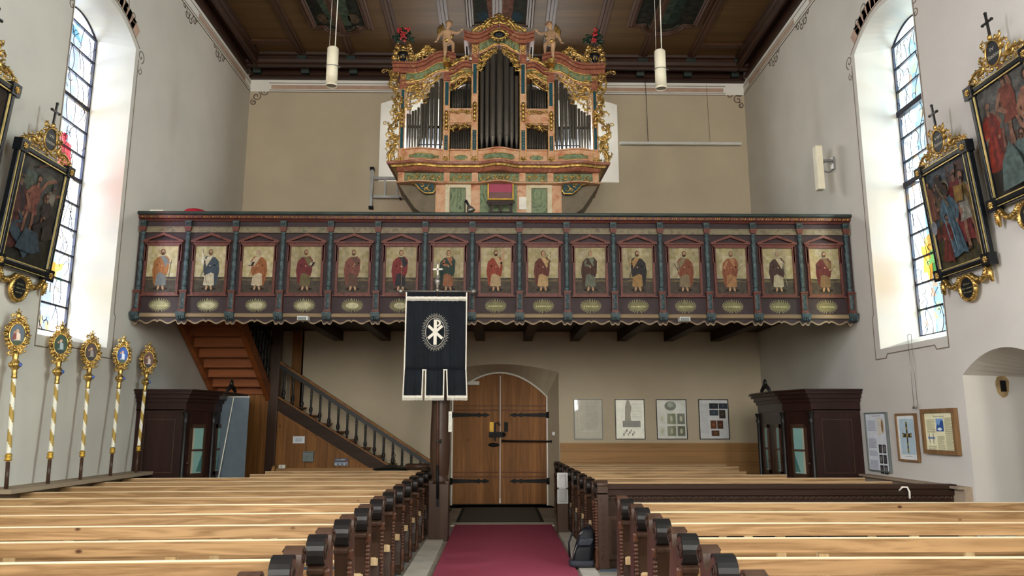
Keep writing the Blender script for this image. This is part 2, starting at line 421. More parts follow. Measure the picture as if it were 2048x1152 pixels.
# back wall with the door recess and the wide window behind the organ
DW = (-1.3, 1.34)
dtop = seg(.02, 1.35, 2.93, 3.12)
def w3top(a): return 9.46-max(0, abs(a)-2.6)*.5
m = MB()
ops = [(DW[0], DW[1], (lambda a: 0.), dtop), (-2.84, 2.82, (lambda a: 7.4), w3top)]
sliced(m, XL, XR, 0, ZC+.2, ops, lambda a, z: (a, YB, z))
A = outline(DW[0], DW[1], 0, dtop); B = outline(-1.05, 1.1, 0, seg(.02, 1.08, 2.43, 2.97))
reveal(m, A, B, lambda p: (p[0], YB, p[1]), lambda p: (p[0], YB+.6, p[1]))
m.build('wall_back', M['plaster_shaded'], kind='structure'); m = MB()
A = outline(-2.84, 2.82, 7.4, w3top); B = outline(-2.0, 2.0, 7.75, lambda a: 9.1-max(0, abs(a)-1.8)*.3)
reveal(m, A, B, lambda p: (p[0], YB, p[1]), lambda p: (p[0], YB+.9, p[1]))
m.build('trim_0', M['plaster_white'], kind='structure')  # reveal coloured whiter than the wall for the window light on it
m = MB(); sliced(m, XL, XR, 0, ZC+.2, [(x-.9, x+.9, (lambda a: 2.6), seg(x, .9, 7.8, 8.4)) for x in (-3.4, 0, 3.4)], lambda a, z: (a, YF, z)); m.build('wall_front', M['plaster'], kind='structure')
for k_, x in enumerate((-3.4, 0, 3.4)):  # unseen choir windows, added as openings for the fill lamps
    m = MB(); m.add([(x-.9, YF-.3, 2.6), (x+.9, YF-.3, 2.6), (x+.9, YF-.3, 8.4), (x-.9, YF-.3, 8.4)], [(0,1,2,3)], '#f2f2ee'); o = m.build('window_%d' % (8+k_), M['stained'], kind='structure')
    m = MB(); [m.box(x-.9, x+.9, YF-.32, YF-.28, z-.015, z+.015) for z in (3.4, 4.2, 5.0, 5.8, 6.6, 7.4)]; m.build('lead_bars', M['lead'], o)

# stained glass windows
random.seed(5)
def window(n, X, sg, d, warm):
    y0, y1 = G0+d, G1+d; c = (y0+y1)/2; hw = (y1-y0)/2; top = seg(c, hw, GS, GP); Xg = X+sg*.46
    g = MB(); rows = 13; zs = [GB+(GS-GB)*i/(rows-1) for i in range(rows)]
    rnd = random.Random(n*7+3)
    base = ['#e9edf8', '#dde5f2', '#d3dcf2', '#efeade'] if sg < 0 else ['#c4e2ec', '#d2e9f0', '#b4d8ea', '#e4ebe4']
    cols, nr = 9, 42
    def P_(i, j):
        jr = random.Random(i*97+j*13+n); di = 0 if i in (0, cols) else jr.uniform(-.32, .32); dj = 0 if j in (0, nr) else jr.uniform(-.3, .3)
        return (y0+(y1-y0)*(i+di)/cols, GB+(GS-GB)*(j+dj)/nr)
    for j in range(nr):
        for i in range(cols):
            t = (j+.5)/nr; u = (i+.5)/cols; col = rnd.choice(base)
            if sg < 0:
                if ((u-.42)/.3)**2+((t-.52)/.1)**2 < 1: col = rnd.choice(['#d0283a', '#e2505a', '#d83a44'])
                elif ((u-.4)/.16)**2+((t-.455)/.03)**2 < 1: col = '#f0b84a'
                elif ((u-.35)/.22)**2+((t-.38)/.07)**2 < 1: col = rnd.choice(['#a8b8e8', '#e8ecfa', '#c8d4f2'])
                elif ((u-.3)/.15)**2+((t-.32)/.02)**2 < 1: col = '#d8643c'
                elif ((u-.62)/.2)**2+((t-.19)/.035)**2 < 1: col = rnd.choice(['#f0d23c', '#f2bc50', '#7cc8b0'])
                elif ((u-.5)/.2)**2+((t-.97)/.02)**2 < 1: col = '#8cc4e0'
                elif rnd.random() < .05: col = rnd.choice(['#f6e2ae', '#f4d6bc'])
            else:
                if ((u-.3)/.25)**2+((t-.42)/.05)**2 < 1: col = rnd.choice(['#e8b84a', '#f0d27a'])
                elif ((u-.4)/.25)**2+((t-.32)/.06)**2 < 1: col = rnd.choice(['#b8dcf0', '#dfeef6', '#e2b45a'])
                elif ((u-.35)/.28)**2+((t-.22)/.045)**2 < 1: col = rnd.choice(['#6cb054', '#8cc46a', '#5a9c50'])
                elif ((u-.65)/.15)**2+((t-.235)/.06)**2 < 1: col = rnd.choice(['#e8a83c', '#d8943c'])
                elif rnd.random() < .06: col = rnd.choice(['#f4dcb0', '#f0c8a8', '#d8e8c4'])
            g.add([(Xg,)+P_(i, j), (Xg,)+P_(i+1, j), (Xg,)+P_(i+1, j+1), (Xg,)+P_(i, j+1)], [(0,1,2,3)], col)
    for i in range(12):
        a0 = y0+(y1-y0)*i/12; a1 = y0+(y1-y0)*(i+1)/12
        g.add([(Xg, a0, GS), (Xg, a1, GS), (Xg, a1, top(a1)), (Xg, a0, top(a0))], [(0,1,2,3)], rnd.choice(base))
    w = g.build('window_%d' % n, M['stained'], kind='structure')
    L = MB()
    for r, z in enumerate(zs):
        t = .028 if r in (9, 6) else .012
        L.box(Xg-.02, Xg+.02, y0, y1, z-t, z+t)
    for zz in range(rows-1):       # flowing lead cames inside each light
        z0 = zs[zz]; z1 = zs[zz+1]
        for k in range(7):
            a = y0+(y1-y0)*(k+.5+rnd.uniform(-.3,.3))/7; b = a+rnd.uniform(-.14, .14); pts = []
            kind = rnd.random(); za = z0 if kind < .6 else z0+(z1-z0)*rnd.uniform(.1,.5); zb = z1 if kind > .3 else z0+(z1-z0)*rnd.uniform(.5,.9)
            bow = rnd.uniform(-.09, .09)
            for i in range(7):
                s = i/6; pts.append((Xg-sg*.012, min(y1, max(y0, a+(b-a)*s+bow*math.sin(PI*s))), za+(zb-za)*s))
            L.tube(pts, .006, 4)
        for k in range(3):
            cy = rnd.uniform(y0+.1, y1-.1); cz = rnd.uniform(z0+.08, z1-.08); R = rnd.uniform(.03, .07); a0 = rnd.uniform(0, 6)
            L.tube([(Xg-sg*.012, cy+R*math.cos(a0+i*.6), cz+R*math.sin(a0+i*.6)) for i in range(7)], .0055, 4)
    for a in (y0, y1): L.box(Xg-.02, Xg+.02, a-.015, a+.015, GB, GS+.05)
    L.tube([(Xg, y0+(y1-y0)*i/12, top(y0+(y1-y0)*i/12)) for i in range(13)], .018, 4)
    if sg > 0:
        for z in (zs[9], zs[6]): L.box(Xg-.05, Xg+.03, y0, y1, z-.03, z+.06)
    L.build('lead_bars', M['lead'], w)
k = 1
for d in WSH:
    window(k, XL, -1, d, 0); k += 1
    window(k, XR, 1, d, 1); k += 1
g = MB(); g.add([(-2, YB+.9, 7.75), (2, YB+.9, 7.75), (2, YB+.9, 9.1), (-2, YB+.9, 9.1)], [(0,1,2,3)], '#f4f4f2')
w = g.build('window_7', M['stained'], kind='structure')
L = MB()
for i in range(9): L.box(-2+i*.5-.012, -2+i*.5+.012, YB+.87, YB+.9, 7.75, 9.1)
for z in (7.75, 8.2, 8.65, 9.1): L.box(-2, 2, YB+.87, YB+.9, z-.012, z+.012)
L.build('lead_bars', M['lead'], w)

# painted borders and friezes
tn = 1
def trim(mbx, material):
    global tn
    o = mbx.build('trim_%d' % tn, material, kind='structure'); tn += 1; return o
def polyline_band(mbx, pts, w, P, t=.004):
    for a, b in zip(pts[:-1], pts[1:]):
        d = Vector((b[0]-a[0], b[1]-a[1])); L_ = d.length
        if L_ < 1e-6: continue
        d /= L_; n = Vector((-d.y, d.x))*w/2; e = d*w*.25
        q = [(a[0]+n.x-e.x, a[1]+n.y-e.y), (a[0]-n.x-e.x, a[1]-n.y-e.y), (b[0]-n.x+e.x, b[1]-n.y+e.y), (b[0]+n.x+e.x, b[1]+n.y+e.y)]
        mbx.add([P(p[0], p[1], 0) for p in q]+[P(p[0], p[1], t) for p in q], [(4,5,6,7),(0,1,5,4),(1,2,6,5),(2,3,7,6),(3,0,4,7)])
def spiral(cx, cz, R, a0, turns, sgn=1, n=14, k=.2):
    return [(cx+R*(1-(1-k)*i/n)*math.cos(a0+sgn*turns*2*PI*i/n), cz+R*(1-(1-k)*i/n)*math.sin(a0+sgn*turns*2*PI*i/n)) for i in range(n+1)]
for X, sg in ((XL, 1), (XR, -1)):
    P = lambda a, z, t, X=X, sg=sg: (X+sg*(t+.001), a, z)
    wm = MB(); lm = MB(); pm = MB()
    lo, hi, bt = W0-.03, W1+.16, 2.77
    pts = [(lo, 7.9), (lo, bt+.0), (lo+.28, bt), (lo+.32, bt+.06), (hi-.36, bt+.06), (hi-.32, bt), (hi, bt), (hi, 3.42), (hi-.05, 3.48), (hi-.05, 7.7)]
    polyline_band(lm, pts, .016, P)
    arch = [(W0-.05+(hi-.05-W0+.05)*i/14, 7.9+.36*(1-((i-7)/7.)**2)) for i in range(15)]
    polyline_band(lm, arch, .014, P)
    polyline_band(pm, [(p[0], p[1]+.13) for p in arch[1:-1]], .2, P, .002)
    for i in range(2, 14, 2):
        q = arch[i]; polyline_band(lm, spiral(q[0], q[1]+.24, .11, i*.5, 1.1, 1 if i % 4 else -1), .016, P)
    for s_ in (1, -1):
        q = (hi+.02, 7.75) if s_ > 0 else (lo-.04, 7.75)
        polyline_band(lm, spiral(q[0], q[1]+.05, .12, -1.2, 1.2, s_), .016, P); polyline_band(lm, spiral(q[0], q[1]-.22, .07, 1.4, 1., -s_), .013, P)
    trim(lm, M['plaster_line']); trim(pm, M['paint_pink'])
    # frieze below the cornice
    a = MB(); a.box(min(X, X+sg*.006), max(X, X+sg*.006), YF, YB, 9.62, 9.92); trim(a, M['plaster_white'])
    a = MB()
    b0 = YB-.4
    for i, (c0, c1) in enumerate(((13.75, b0), (10.9, 13.0), (YF, 10.2))): a.box(min(X, X+sg*.01), max(X, X+sg*.01), c0, c1, 9.70, 9.80)
    trim(a, M['paint_pink'])
    a = MB()
    for z in (9.615, 9.67, 9.83): a.box(min(X, X+sg*.012), max(X, X+sg*.012), YF, YB, z-.007, z+.007)
    for yc in (13.37, 14.9, 10.55):
        for i in range(9):
            aa = 2*PI*i/9; polyline_band(a, spiral(yc+.3*math.cos(aa)*.9, 9.66+.2*math.sin(aa), .1, aa*1.7, 1.1, 1 if i % 2 else -1), .023, P)
    trim(a, M['plaster_line'])
P = lambda a, z, t: (a, YB-t-.001, z)
a = MB(); a.box(XL, XR, YB-.006, YB, 9.62, 9.92); trim(a, M['plaster_white'])
a = MB(); a.box(XL+.5, XR-.5, YB-.01, YB, 9.69, 9.79); trim(a, M['paint_pink'])
a = MB()
for z in (9.615, 9.66, 9.84): a.box(XL+.45, XR-.45, YB-.012, YB, z-.007, z+.007)
for sx, x0 in ((1, XL), (-1, XR)):
    for (dx, dz, R, a0, s_) in ((.14, 9.72, .13, 0, 1), (.34, 9.8, .1, 2, -1), (.16, 9.5, .1, 1, -1), (.36, 9.62, .09, 3, 1), (.1, 9.35, .07, 2, 1), (.48, 9.72, .07, 1, 1), (.27, 9.7, .06, 4, -1)):
        polyline_band(a, spiral(x0+sx*dx, dz, R*1.15, a0, 1.2, s_*sx), .024, P)
trim(a, M['plaster_line'])

# timber ceiling: boards, battens and the moulded cornice
cl = MB(); cl.box(XL, XR, YF, YB, ZC, ZC+.15); ceil = cl.build('ceiling', M['ceilboard'], kind='structure')
bt = MB()
for i in range(-4, 5):
    x = i*1.145-.06
    for dx, h in ((-.07, .035), (0, .06), (.07, .035)): bt.box(x+dx-.03, x+dx+.03, YF, YB-.5, ZC-h, ZC)
for x0, x1 in ((XL+.3, -4.72), (4.6, XR-.3)):
    for y in (15.82, 12.9, 10.): bt.box(x0, x1, y-.08, y+.08, ZC-.05, ZC)
bt.build('ceiling_battens', M['ceiltrim'], ceil)
prof = [(0, 9.92), (.13, 9.92), (.13, 9.97), (.09, 10.01), (.05, 10.03), (.05, 10.2), (.36, 10.06), (.42, 10.06), (.44, 10.1), (.5, 10.13), (.52, 10.2), (.46, 10.23), (.5, 10.28), (.56, 10.3), (.58, 10.35), (0, 10.35)]
a = MB(); a.prism([(YB-p[0], p[1]) for p in prof], XL, XR, 'yz'); 
o1 = trim(a, M['cornicewood'])
for X, sg in ((XL, 1), (XR, -1)):
    a = MB(); a.prism([(X+sg*p[0]*.62, p[1]) for p in prof], YF, YB-.3, 'xz'); trim(a, M['cornicewood'])
a = MB()
for i in range(-5, 6):
    x = i*1.145-.06
    a.prism([(YB-.05, 10.03), (YB-.16, 10.03), (YB-.2, 10.1), (YB-.3, 10.15), (YB-.34, 10.27), (YB-.05, 10.27)], x-.09, x+.09, 'yz'); a.box(x-.11, x+.11, YB-.53, YB-.05, 10.2, 10.34)
trim(a, M['teal'])
# ceiling paintings
def ceiling_painting(cx, hw, y1, lab, bulge, cols):
    t = thing('ceiling_painting', lab, 'painting', (cx, y1-1.2, ZC)); z = ZC-.03
    out = [(cx-hw, y1-2.4), (cx-hw, y1)]+[(cx-bulge*math.cos(PI*i/12), y1+.02+bulge*.8*math.sin(PI*i/12)) for i in range(13)]+[(cx+hw, y1), (cx+hw, y1-2.4)]
    c = MB(); c.add([(p[0], p[1], z) for p in out], [tuple(range(len(out)))], '#24241e')
    c.add([(cx+dx, y1+dy, z-.002) for dx, dy in ((-.22, -.02), (-.3, -1.2), (-.2, -2.0), (.2, -2.0), (.3, -1.2), (.24, -.02))], [(0,1,2,3,4,5)], cols[0])
    c.add([(cx+dx, y1+dy, z-.003) for dx, dy in ((-.1, -.02), (-.16, -1.), (-.02, -1.5), (.08, -1.), (.03, -.02))], [(0,1,2,3,4)], cols[1])
    for s_ in (-1, 1):
        c.add([(cx+s_*(hw-.22)+.12*math.cos(i*PI/5), y1-.3+.2*math.sin(i*PI/5), z-.002) for i in range(10)], [tuple(range(10))], cols[2])
    c.add([(cx+.9*bulge*math.cos(PI*i/10), y1+.0+.7*bulge*math.sin(PI*i/10), z-.003) for i in range(11)]+[(cx+.75*bulge*math.cos(PI*i/10), y1+.5*bulge*math.sin(PI*i/10), z-.003) for i in range(10, -1, -1)], [tuple(range(22))], '#48453a')
    c.build('canvas', M['oil_matte'], t)
    f = MB()
    for k_, (e, w, h) in enumerate(((.05, .04, .07), (.11, .035, .05), (.0, .03, .05))):
        ln = [(cx-hw-e, y1-2.4), (cx-hw-e, y1+e), (cx-bulge-e, y1+e)]+[(cx-(bulge+e)*math.cos(PI*i/14), y1+.03+(bulge*.8+e)*math.sin(PI*i/14)) for i in range(15)]+[(cx+bulge+e, y1+e), (cx+hw+e, y1+e), (cx+hw+e, y1-2.4)]
        f.tube([(p[0], p[1], ZC-h*.6) for p in ln], w, 6, smooth=False)
    f.build('frame', M['ceiltrim'], t)
ceiling_painting(-3.46, .55, 15.1, 'ceiling painting of a green robed figure, leftmost of the three dark panels overhead', .34, ('#3c4638', '#5a604c', '#4c3e30'))
ceiling_painting(0, .58, 14.95, 'ceiling painting of a pink robed figure, the panel directly above the organ', .34, ('#5a3c30', '#6e5242', '#1c2c34'))
ceiling_painting(3.56, .66, 14.9, 'shadowy dark green ceiling painting, rightmost of the three panels overhead', .4, ('#26302a', '#343e34', '#2a2620'))

# pine dado along the side walls
for side, X, sg, y0, y1 in (('left', XL, 1, YF, 12.5), ('right', XR, -1, 9.55, 12.2), ('right', XR, -1, YF, 7.9)):
    a = MB(); a.box(min(X, X+sg*.1), max(X, X+sg*.1), y0, y1, 0, .97); a.box(min(X, X+sg*.17), max(X, X+sg*.17), y0, y1, .97, 1.0)
    a.build('baseboard_'+side, M['dado'], kind='structure')
# doors
door_leafs = []
def leaf(x0, x1, mirror):
    n = 10; tf = seg(.02, 1.08, 2.43, 2.97)
    xs = [x0+(x1-x0)*i/n for i in range(n+1)]
    d = MB(); d.prism([(x0, .03), (x1, .03)]+[(x, tf(x)-.03) for x in reversed(xs)], YB+.52, YB+.58, 'xz')
    o = d.build('door_1' if mirror else 'door_2', M['doorwood'], kind='structure')
    h = MB()
    for z in (.53, 2.0):
        hx0 = x0 if mirror else x1; s_ = 1 if mirror else -1; L_ = .82
        h.prism([(hx0, z-.05), (hx0+s_*.55, z-.03), (hx0+s_*.6, z-.055), (hx0+s_*.66, z-.02), (hx0+s_*.74, z-.05), (hx0+s_*.86, z), (hx0+s_*.74, z+.05), (hx0+s_*.66, z+.02), (hx0+s_*.6, z+.055), (hx0+s_*.55, z+.03), (hx0, z+.05)], YB+.495, YB+.52, 'xz')
        h.tube([(hx0-s_*.02, YB+.48, z-.07), (hx0-s_*.02, YB+.48, z+.07)], .03, 8)
    h.build('strap_hinges', M['iron'], o)
    b = MB()
    for z in (.675, 2.16):
        for q in (-.05, .05): b.box(x0+.02, x1-.02, YB+.49, YB+.52, z+q-.012, z+q+.012)
        pass
    b.build('batten', wood('battenwood', '#70401f', '#4a2812', 'x', .5, knots=False) if mirror else bpy.data.materials['battenwood'], o)
    return o
dl = leaf(-1.05, .025, True); dr = leaf(.045, 1.1, False)
a = MB()
a.box(-.22, .13, YB+.45, YB+.52, 1.5, 1.62); a.box(-.1, -.06, YB+.42, YB+.5, 1.42, 1.82); a.tube([(-.08, YB+.44, 1.8), (-.02, YB+.44, 1.84), (.02, YB+.44, 1.76)], .014, 6)
a.lathe([(0,-.14),(.03,-.1),(.05,0),(.03,.1),(0,.14)], 8, at=(-.11, YB+.5, 1.33), axis=Matrix.Rotation(PI/2, 3, 'Y')); a.ball((.12, YB+.46, 1.56), .045)
a.build('iron_lock', M['iron'], dl)
for x, p in ((-.16, dl), (.17, dr)):
    a = MB(); a.frame(x-.045, x+.045, 1.62, 1.84, .018, YB+.5, YB+.52); a.box(x-.03, x+.03, YB+.51, YB+.52, 1.64, 1.82, None); a.build('keyhole_plate', M['iron'] if x > 0 else M['goldpaint'], p)
a = MB(); a.box(-.7, -.45, YB+.4, YB+.52, 2.68, 2.76); a.bar((-.9, YB+.42, 2.68), (-.55, YB+.4, 2.74), .03, .03); a.build('door_closer', M['white'], dl)
a = MB(); a.box(.026, .044, YB+.49, YB+.59, .05, 2.9); a.box(.02, .05, YB+.47, YB+.5, .05, .16); trim(a, M['plaster_white'])
a = MB(); tf = seg(.02, 1.08, 2.43, 2.97)
a.tube([(-1.05+2.15*i/16, YB+.56, tf(-1.05+2.15*i/16)-.005) for i in range(17)], .022, 6); a.box(-1.07, -1.04, YB+.5, YB+.6, 0, 2.43); a.box(1.09, 1.12, YB+.5, YB+.6, 0, 2.43); trim(a, M['plaster_white'])
a = MB(); a.box(-1.2, 1.25, YB+.6, YB+.7, 0, 3.05); a.build('trim_%d' % tn, M['dark'], kind='structure'); tn += 1
a = MB(); a.tube([(.1, YB+.4, 1.42), (1.2, YB+.38, 1.41)], .018, 8); a.ball((.1, YB+.4, 1.42), .035); a.ball((1.2, YB+.38, 1.41), .035); a.tube([(.42, YB+.4, 1.42), (.42, YB+.5, 1.4)], .014, 6)
o = a.build('door_bar', M['iron']); tag(o, 'long black iron bar across the right door leaf to the jamb', 'bar')
a = MB(); a.box(1.20, 1.26, YB+.2, YB+.26, 1.55, 1.62)
tag(a.build('light_switch', M['plastic']), 'small white switch on the right jamb of the door recess', 'switch')
# ---------------------------------------------------------------- pews (people sit facing the altar, towards -y)
def end_profile():
    P = []
    def arc(cx, cz, r, a0, a1, n=10):
        for i in range(n+1):
            a = math.radians(a0+(a1-a0)*i/n); P.append((cx+r*math.cos(a), cz+r*math.sin(a)))
    P.append((-.05, 0)); P.append((-.06, .07)); P.append((-.02, .11)); P.append((.03, .25)); P.append((.055, .42)); P.append((.03, .6)); P.append((-.01, .70)); P.append((-.03, .76))
    P.append((-.07, .78)); P.append((-.075, .81)); P.append((-.03, .835)); arc(-.015, .925, .098, 235, 35, 14)
    P.append((.105, .915)); P.append((.16, .90)); P.append((.21, .915)); arc(.29, .965, .068, 160, -60, 12)
    P.append((.3, .87)); P.append((.33, .78)); P.append((.35, .62)); P.append((.36, .4)); P.append((.38, .2)); P.append((.43, .1)); P.append((.44, 0))
    return P
EP = end_profile()
def make_end(parent, name='bench_end', x0=0.0, s=1):
    # board .12 thick, outer face (aisle) at x=0, body towards s*+x
    m = MB(); m.prism(EP, x0, x0+s*.11, 'yz'); o = m.build(name, M['walnut'], parent, bevel=.006)
    c = MB()
    for cy, cz, R, a0, a1 in ((-.015, .925, .098, 262, 52), (-.015, .83, .05, 240, 150)):
        pts = [(cy+(R+.005)*math.cos(math.radians(a0+(a1-a0)*i/12)), cz+(R+.005)*math.sin(math.radians(a0+(a1-a0)*i/12))) for i in range(13)]
        pt2 = [(cy+(R-.012)*math.cos(math.radians(a0+(a1-a0)*i/12)), cz+(R-.012)*math.sin(math.radians(a0+(a1-a0)*i/12))) for i in range(13)]
        if R > .06: 
            for i in range(12): c.prism([pts[i], pts[i+1], pt2[i+1], pt2[i]], x0-s*.004, x0+s*.114, 'yz')
    c.build('scroll_cap', M['ebony'], o)
    r = MB()
    for cy, cz, R, sg in ((-.015, .925, .07, 1), (.29, .965, .048, -1)):
        for xx in (x0-s*.004, x0+s*.114):
            pts = [(xx, cy+q[0], cz+q[1]) for q in [((R*(1-.8*i/16))*math.cos(2.2+sg*i*.5), (R*(1-.8*i/16))*math.sin(2.2+sg*i*.5)) for i in range(17)]]
            r.tube(pts, [.010-.005*i/16 for i in range(17)], 6)
    r.tube([(x0-s*.004, .06, .80), (x0-s*.004, .09, .6), (x0-s*.004, .13, .42), (x0-s*.004, .1, .2), (x0-s*.004, .06, .1)], .007, 5)
    r.build('scroll_carving', M['walnut_y'], o)
    b = MB(); b.lathe([(.02,.04),(.028,.06),(.028,.09),(.018,.12),(.02,.2),(.024,.26),(.016,.28),(.026,.3)], 10, at=(x0-s*.012, -.035, 0))
    z = .325
    while z < .72: b.ball((x0-s*.012, -.035, z), (.021, .021, .0185), 8, 5); z += .034
    b.lathe([(.018,.73),(.03,.745),(.02,.77),(.03,.79),(.022,.81)], 10, at=(x0-s*.012, -.035, 0)); b.build('bead_moulding', M['bead'], o)
    return o
def make_pew(L, s, label, group, plainend=False, front=False):
    # s=+1: pew runs to +x from the aisle, s=-1 to -x
    t = thing('pew', label, 'pew', group=group)
    make_end(t, s=s)
    a = lambda m, x0, x1, *r: m.box(min(s*x0, s*x1), max(s*x0, s*x1), *r)
    m = MB(); a(m, .11, L, .222, .266, .86, .955); m.build('back_rail', M['pine'], t, bevel=.003)
    m = MB(); a(m, .11, L, .219, .269, .955, .961); m.build('lit_top_edge', M['pine_lit_edge'], t)  # thin strip added in the paler pine, painted light along the rail top
    m = MB(); a(m, .11, L, .235, .26, .50, .60); m.build('lower_rail', M['pine'], t)
    m = MB(); a(m, .05, L, -.05, .25, .425, .46); a(m, .02, .14, -.08, -.05, .40, .47); m.build('seat', M['pine_plain'], t, bevel=.004)
    for i in range(3):
        x = L*(i+.7)/2.9
        m = MB(); a(m, x-.035, x+.035, .255, .30, .0, .9); m.build('post', M['pine_plain'], t)
    m = MB(); a(m, .11, L, .30, .50, .62, .64); m.build('book_ledge', M['pine_plain'], t)
    m = MB(); a(m, .4, L-.3, .02, .14, .18, .30); m.build('heater', M['heater'], t)
    return t
ordn = ['nearest', 'second', 'third', 'fourth', 'fifth', 'sixth', 'seventh', 'eighth', 'ninth', 'tenth', 'eleventh', 'twelfth', 'thirteenth', 'farthest']
LROT = math.radians(3.2)
proto = {}
def place_pew(kind, L, s, x, y, label, group, rot=0):
    key = (s, round(L, 2))
    if key not in proto:
        t = proto[key] = make_pew(L, s, label, group)
    else:
        t = dup(proto[key]); t['label'] = label; t['group'] = group
    t.location = (x, y, 0); t.rotation_euler = (0, 0, rot); return t
for k in range(13):
    y = 4.52+.83*(k-1)
    full = k < 11
    L = 4.6 if full else 2.95
    lab = 'pine pew on the staircase side of the aisle, %s row counted from the camera' % ordn[k]
    if k == 0: lab = 'pine pew on the staircase side whose scrolled end is cut by the bottom edge'
    if k == 11: lab = 'pine pew on the staircase side, last but one before the stair panelling'
    if k == 12: lab = 'short pine pew right beneath the stair panelling, beside the turned oak column'
    place_pew('l', L, -1, -1.17, y, lab, 'pews on the staircase side', LROT)
for k in range(6):
    y = 4.52+.83*(k-1)
    lab = 'pine pew of the front block across the aisle, %s row counted from the camera' % ordn[k]
    if k == 0: lab = 'pine pew of the front block across the aisle, its end cut by the bottom edge'
    if k == 5: lab = 'pine pew of the front block just before the carved dark panel'
    place_pew('r', 4.55, 1, 1.24, y, lab, 'pews of the front block across the aisle')
for k in range(8):
    y = 10.02+.80*k
    L = [4.55, 4.45, 4.45, 3.55, 3.15, 2.85, 3.55, 3.55][k]
    lab = 'pine pew behind the carved dark panel, %s row counted from that panel' % ordn[k].replace('nearest', 'first')
    if k == 0: lab = 'pine pew directly behind the carved dark panel, its seat hidden by the panel'
    if k == 7: lab = 'pine pew next to the back wall, below the four framed posters'
    place_pew('b', L, 1, 1.24-.012*k, y, lab, 'pews behind the carved panel')
# carved front panel of the rear block
t = thing('carved_pew_panel', 'carved dark wooden front panel of the right rear pews, black backpack beside it', 'pew front', (1.24, 9.78, 0))
x0, x1, y0 = 1.34, 5.84, 9.80
m = MB(); m.box(x0, x1, y0, y0+.05, .05, .92); m.build('panel_board', M['walnut_y'], t)
m = MB(); m.box(x0, x1, y0-.05, y0+.09, .96, 1.02); m.box(x0, x1, y0-.03, y0+.05, .88, .96); m.box(x0, x1, y0-.03, y0+.05, 0, .09); m.build('top_moulding', M['walnut_y'], t, bevel=.01)
m = MB(); i = 0; x = x0+.03
while x < x1-.05:
    m.tube([(x+.045*j/6*1.0, y0-.012, .85+.018*math.sin(PI*j/3)) for j in range(7)], .009, 5); m.ball((x+.06, y0-.01, .85), (.012, .01, .02), 6, 4); x += .075
m.build('carved_band', M['walnut'], t)
m = MB(); x = x0
for i in range(5):
    xa, xb = x+.03, x+.87
    m.frame(xa, xb, .12, .64, .05, y0-.022, y0)
    m.frame(xa+.12, xb-.12, .70, .80, .012, y0-.012, y0)
    for s_ in (-1, 1):
        c_ = (xa+xb)/2+s_*.24
        m.tube([(c_, y0-.004, .76+0*q) for q in (0, 1)], .01, 4)
        m.add([(c_-.05, y0-.002, .72), (c_+.05, y0-.012, .75), (c_-.05, y0-.002, .78), (c_, y0-.02, .75)], [(0,1,3),(1,2,3)])
    m.box((xa+xb)/2-.01, (xa+xb)/2+.01, y0-.018, y0, .16, .6); x += .9
m.build('panel_mouldings', M['walnut'], t)
m = MB(); m.prism([(1.24, 0), (1.38, 0), (1.38, .92), (1.24, .92)], 9.73, 9.87, 'xz'); 
for z in [.15+.1*i for i in range(8)]: m.tube([(1.3+.02*math.cos(q), 9.725, z+.03*math.sin(q)) for q in [i*.7 for i in range(8)]], .005, 4)
m.lathe([(.055, -.07), (.055, .07)], 16, at=(1.31, 9.78, 1.02), axis=Matrix.Rotation(PI/2, 3, 'Y')); m.box(1.24, 1.38, 9.73, 9.83, .9, 1.02); m.build('corner_post', M['walnut'], t, bevel=.006)
m = MB(); z = .3
while z < .85: m.ball((1.225, 9.735, z), (.024, .024, .02), 8, 5); z += .036
m.lathe([(.03, .0), (.03, .05), (.022, .1), (.025, .2), (.018, .25), (.03, .28)], 10, at=(1.225, 9.735, 0)); m.build('bead_moulding', M['bead'], t)
m = MB(); m.tube([(5.1, 9.79, .93), (5.12, 9.72, .99), (5.17, 9.7, .99), (5.2, 9.71, .93), (5.19, 9.7, .85)], .012, 6); tag(m.build('rope_tie', M['white']), 'white cord tied over the dark panel rail at the right end', 'cord')

# runner, kerb stones, mat, podium floor
m = MB(); m.box(-.77, .95, 1.0, 13.85, .012, .03); tag(m.build('carpet_runner', M['carpet']), 'long wine red carpet runner down the centre aisle', 'carpet')
m = MB(); m.box(-.95, 1.05, 14.3, 17.45, .0, .02); pass
t = thing('door_mat', 'dark grey entrance mat in front of the wooden double door', 'doormat', (.03, 15.6, 0)); m = MB(); m.box(-.74, .80, 14.32, 16.86, 0, .02); m.build('pile', M['mat_dark'], t); m = MB(); m.frame(-.78, .84, 0, 2.6, .06, 0, .022); m.v = [(v[0], 14.28+v[2], v[1]+.001) for v in m.v]; m.build('border', M['dark'], t)
m = MB()
for x0, x1 in ((-1.12, -.85), (1.0, 1.2)):
    y = 1.; r = random.Random(3)
    while y < 13.6:
        d = r.uniform(.6, 1.1); m.box(x0, x1, y+.004, min(y+d, 13.7)-.004, 0, .022); y += d
m.box(-.85, 1.0, 13.87, 14.28, 0, .02)
m.build('floor_kerb', M['stone'], kind='structure')
m = MB(); m.box(XL, -1.2, 2.8, 14.2, 0, .008); m.box(1.2, XR, 2.8, 8.2, 0, .008); m.box(1.25, XR, 9.6, 16.6, 0, .008); m.build('floor_boards', M['grey'], kind='structure')

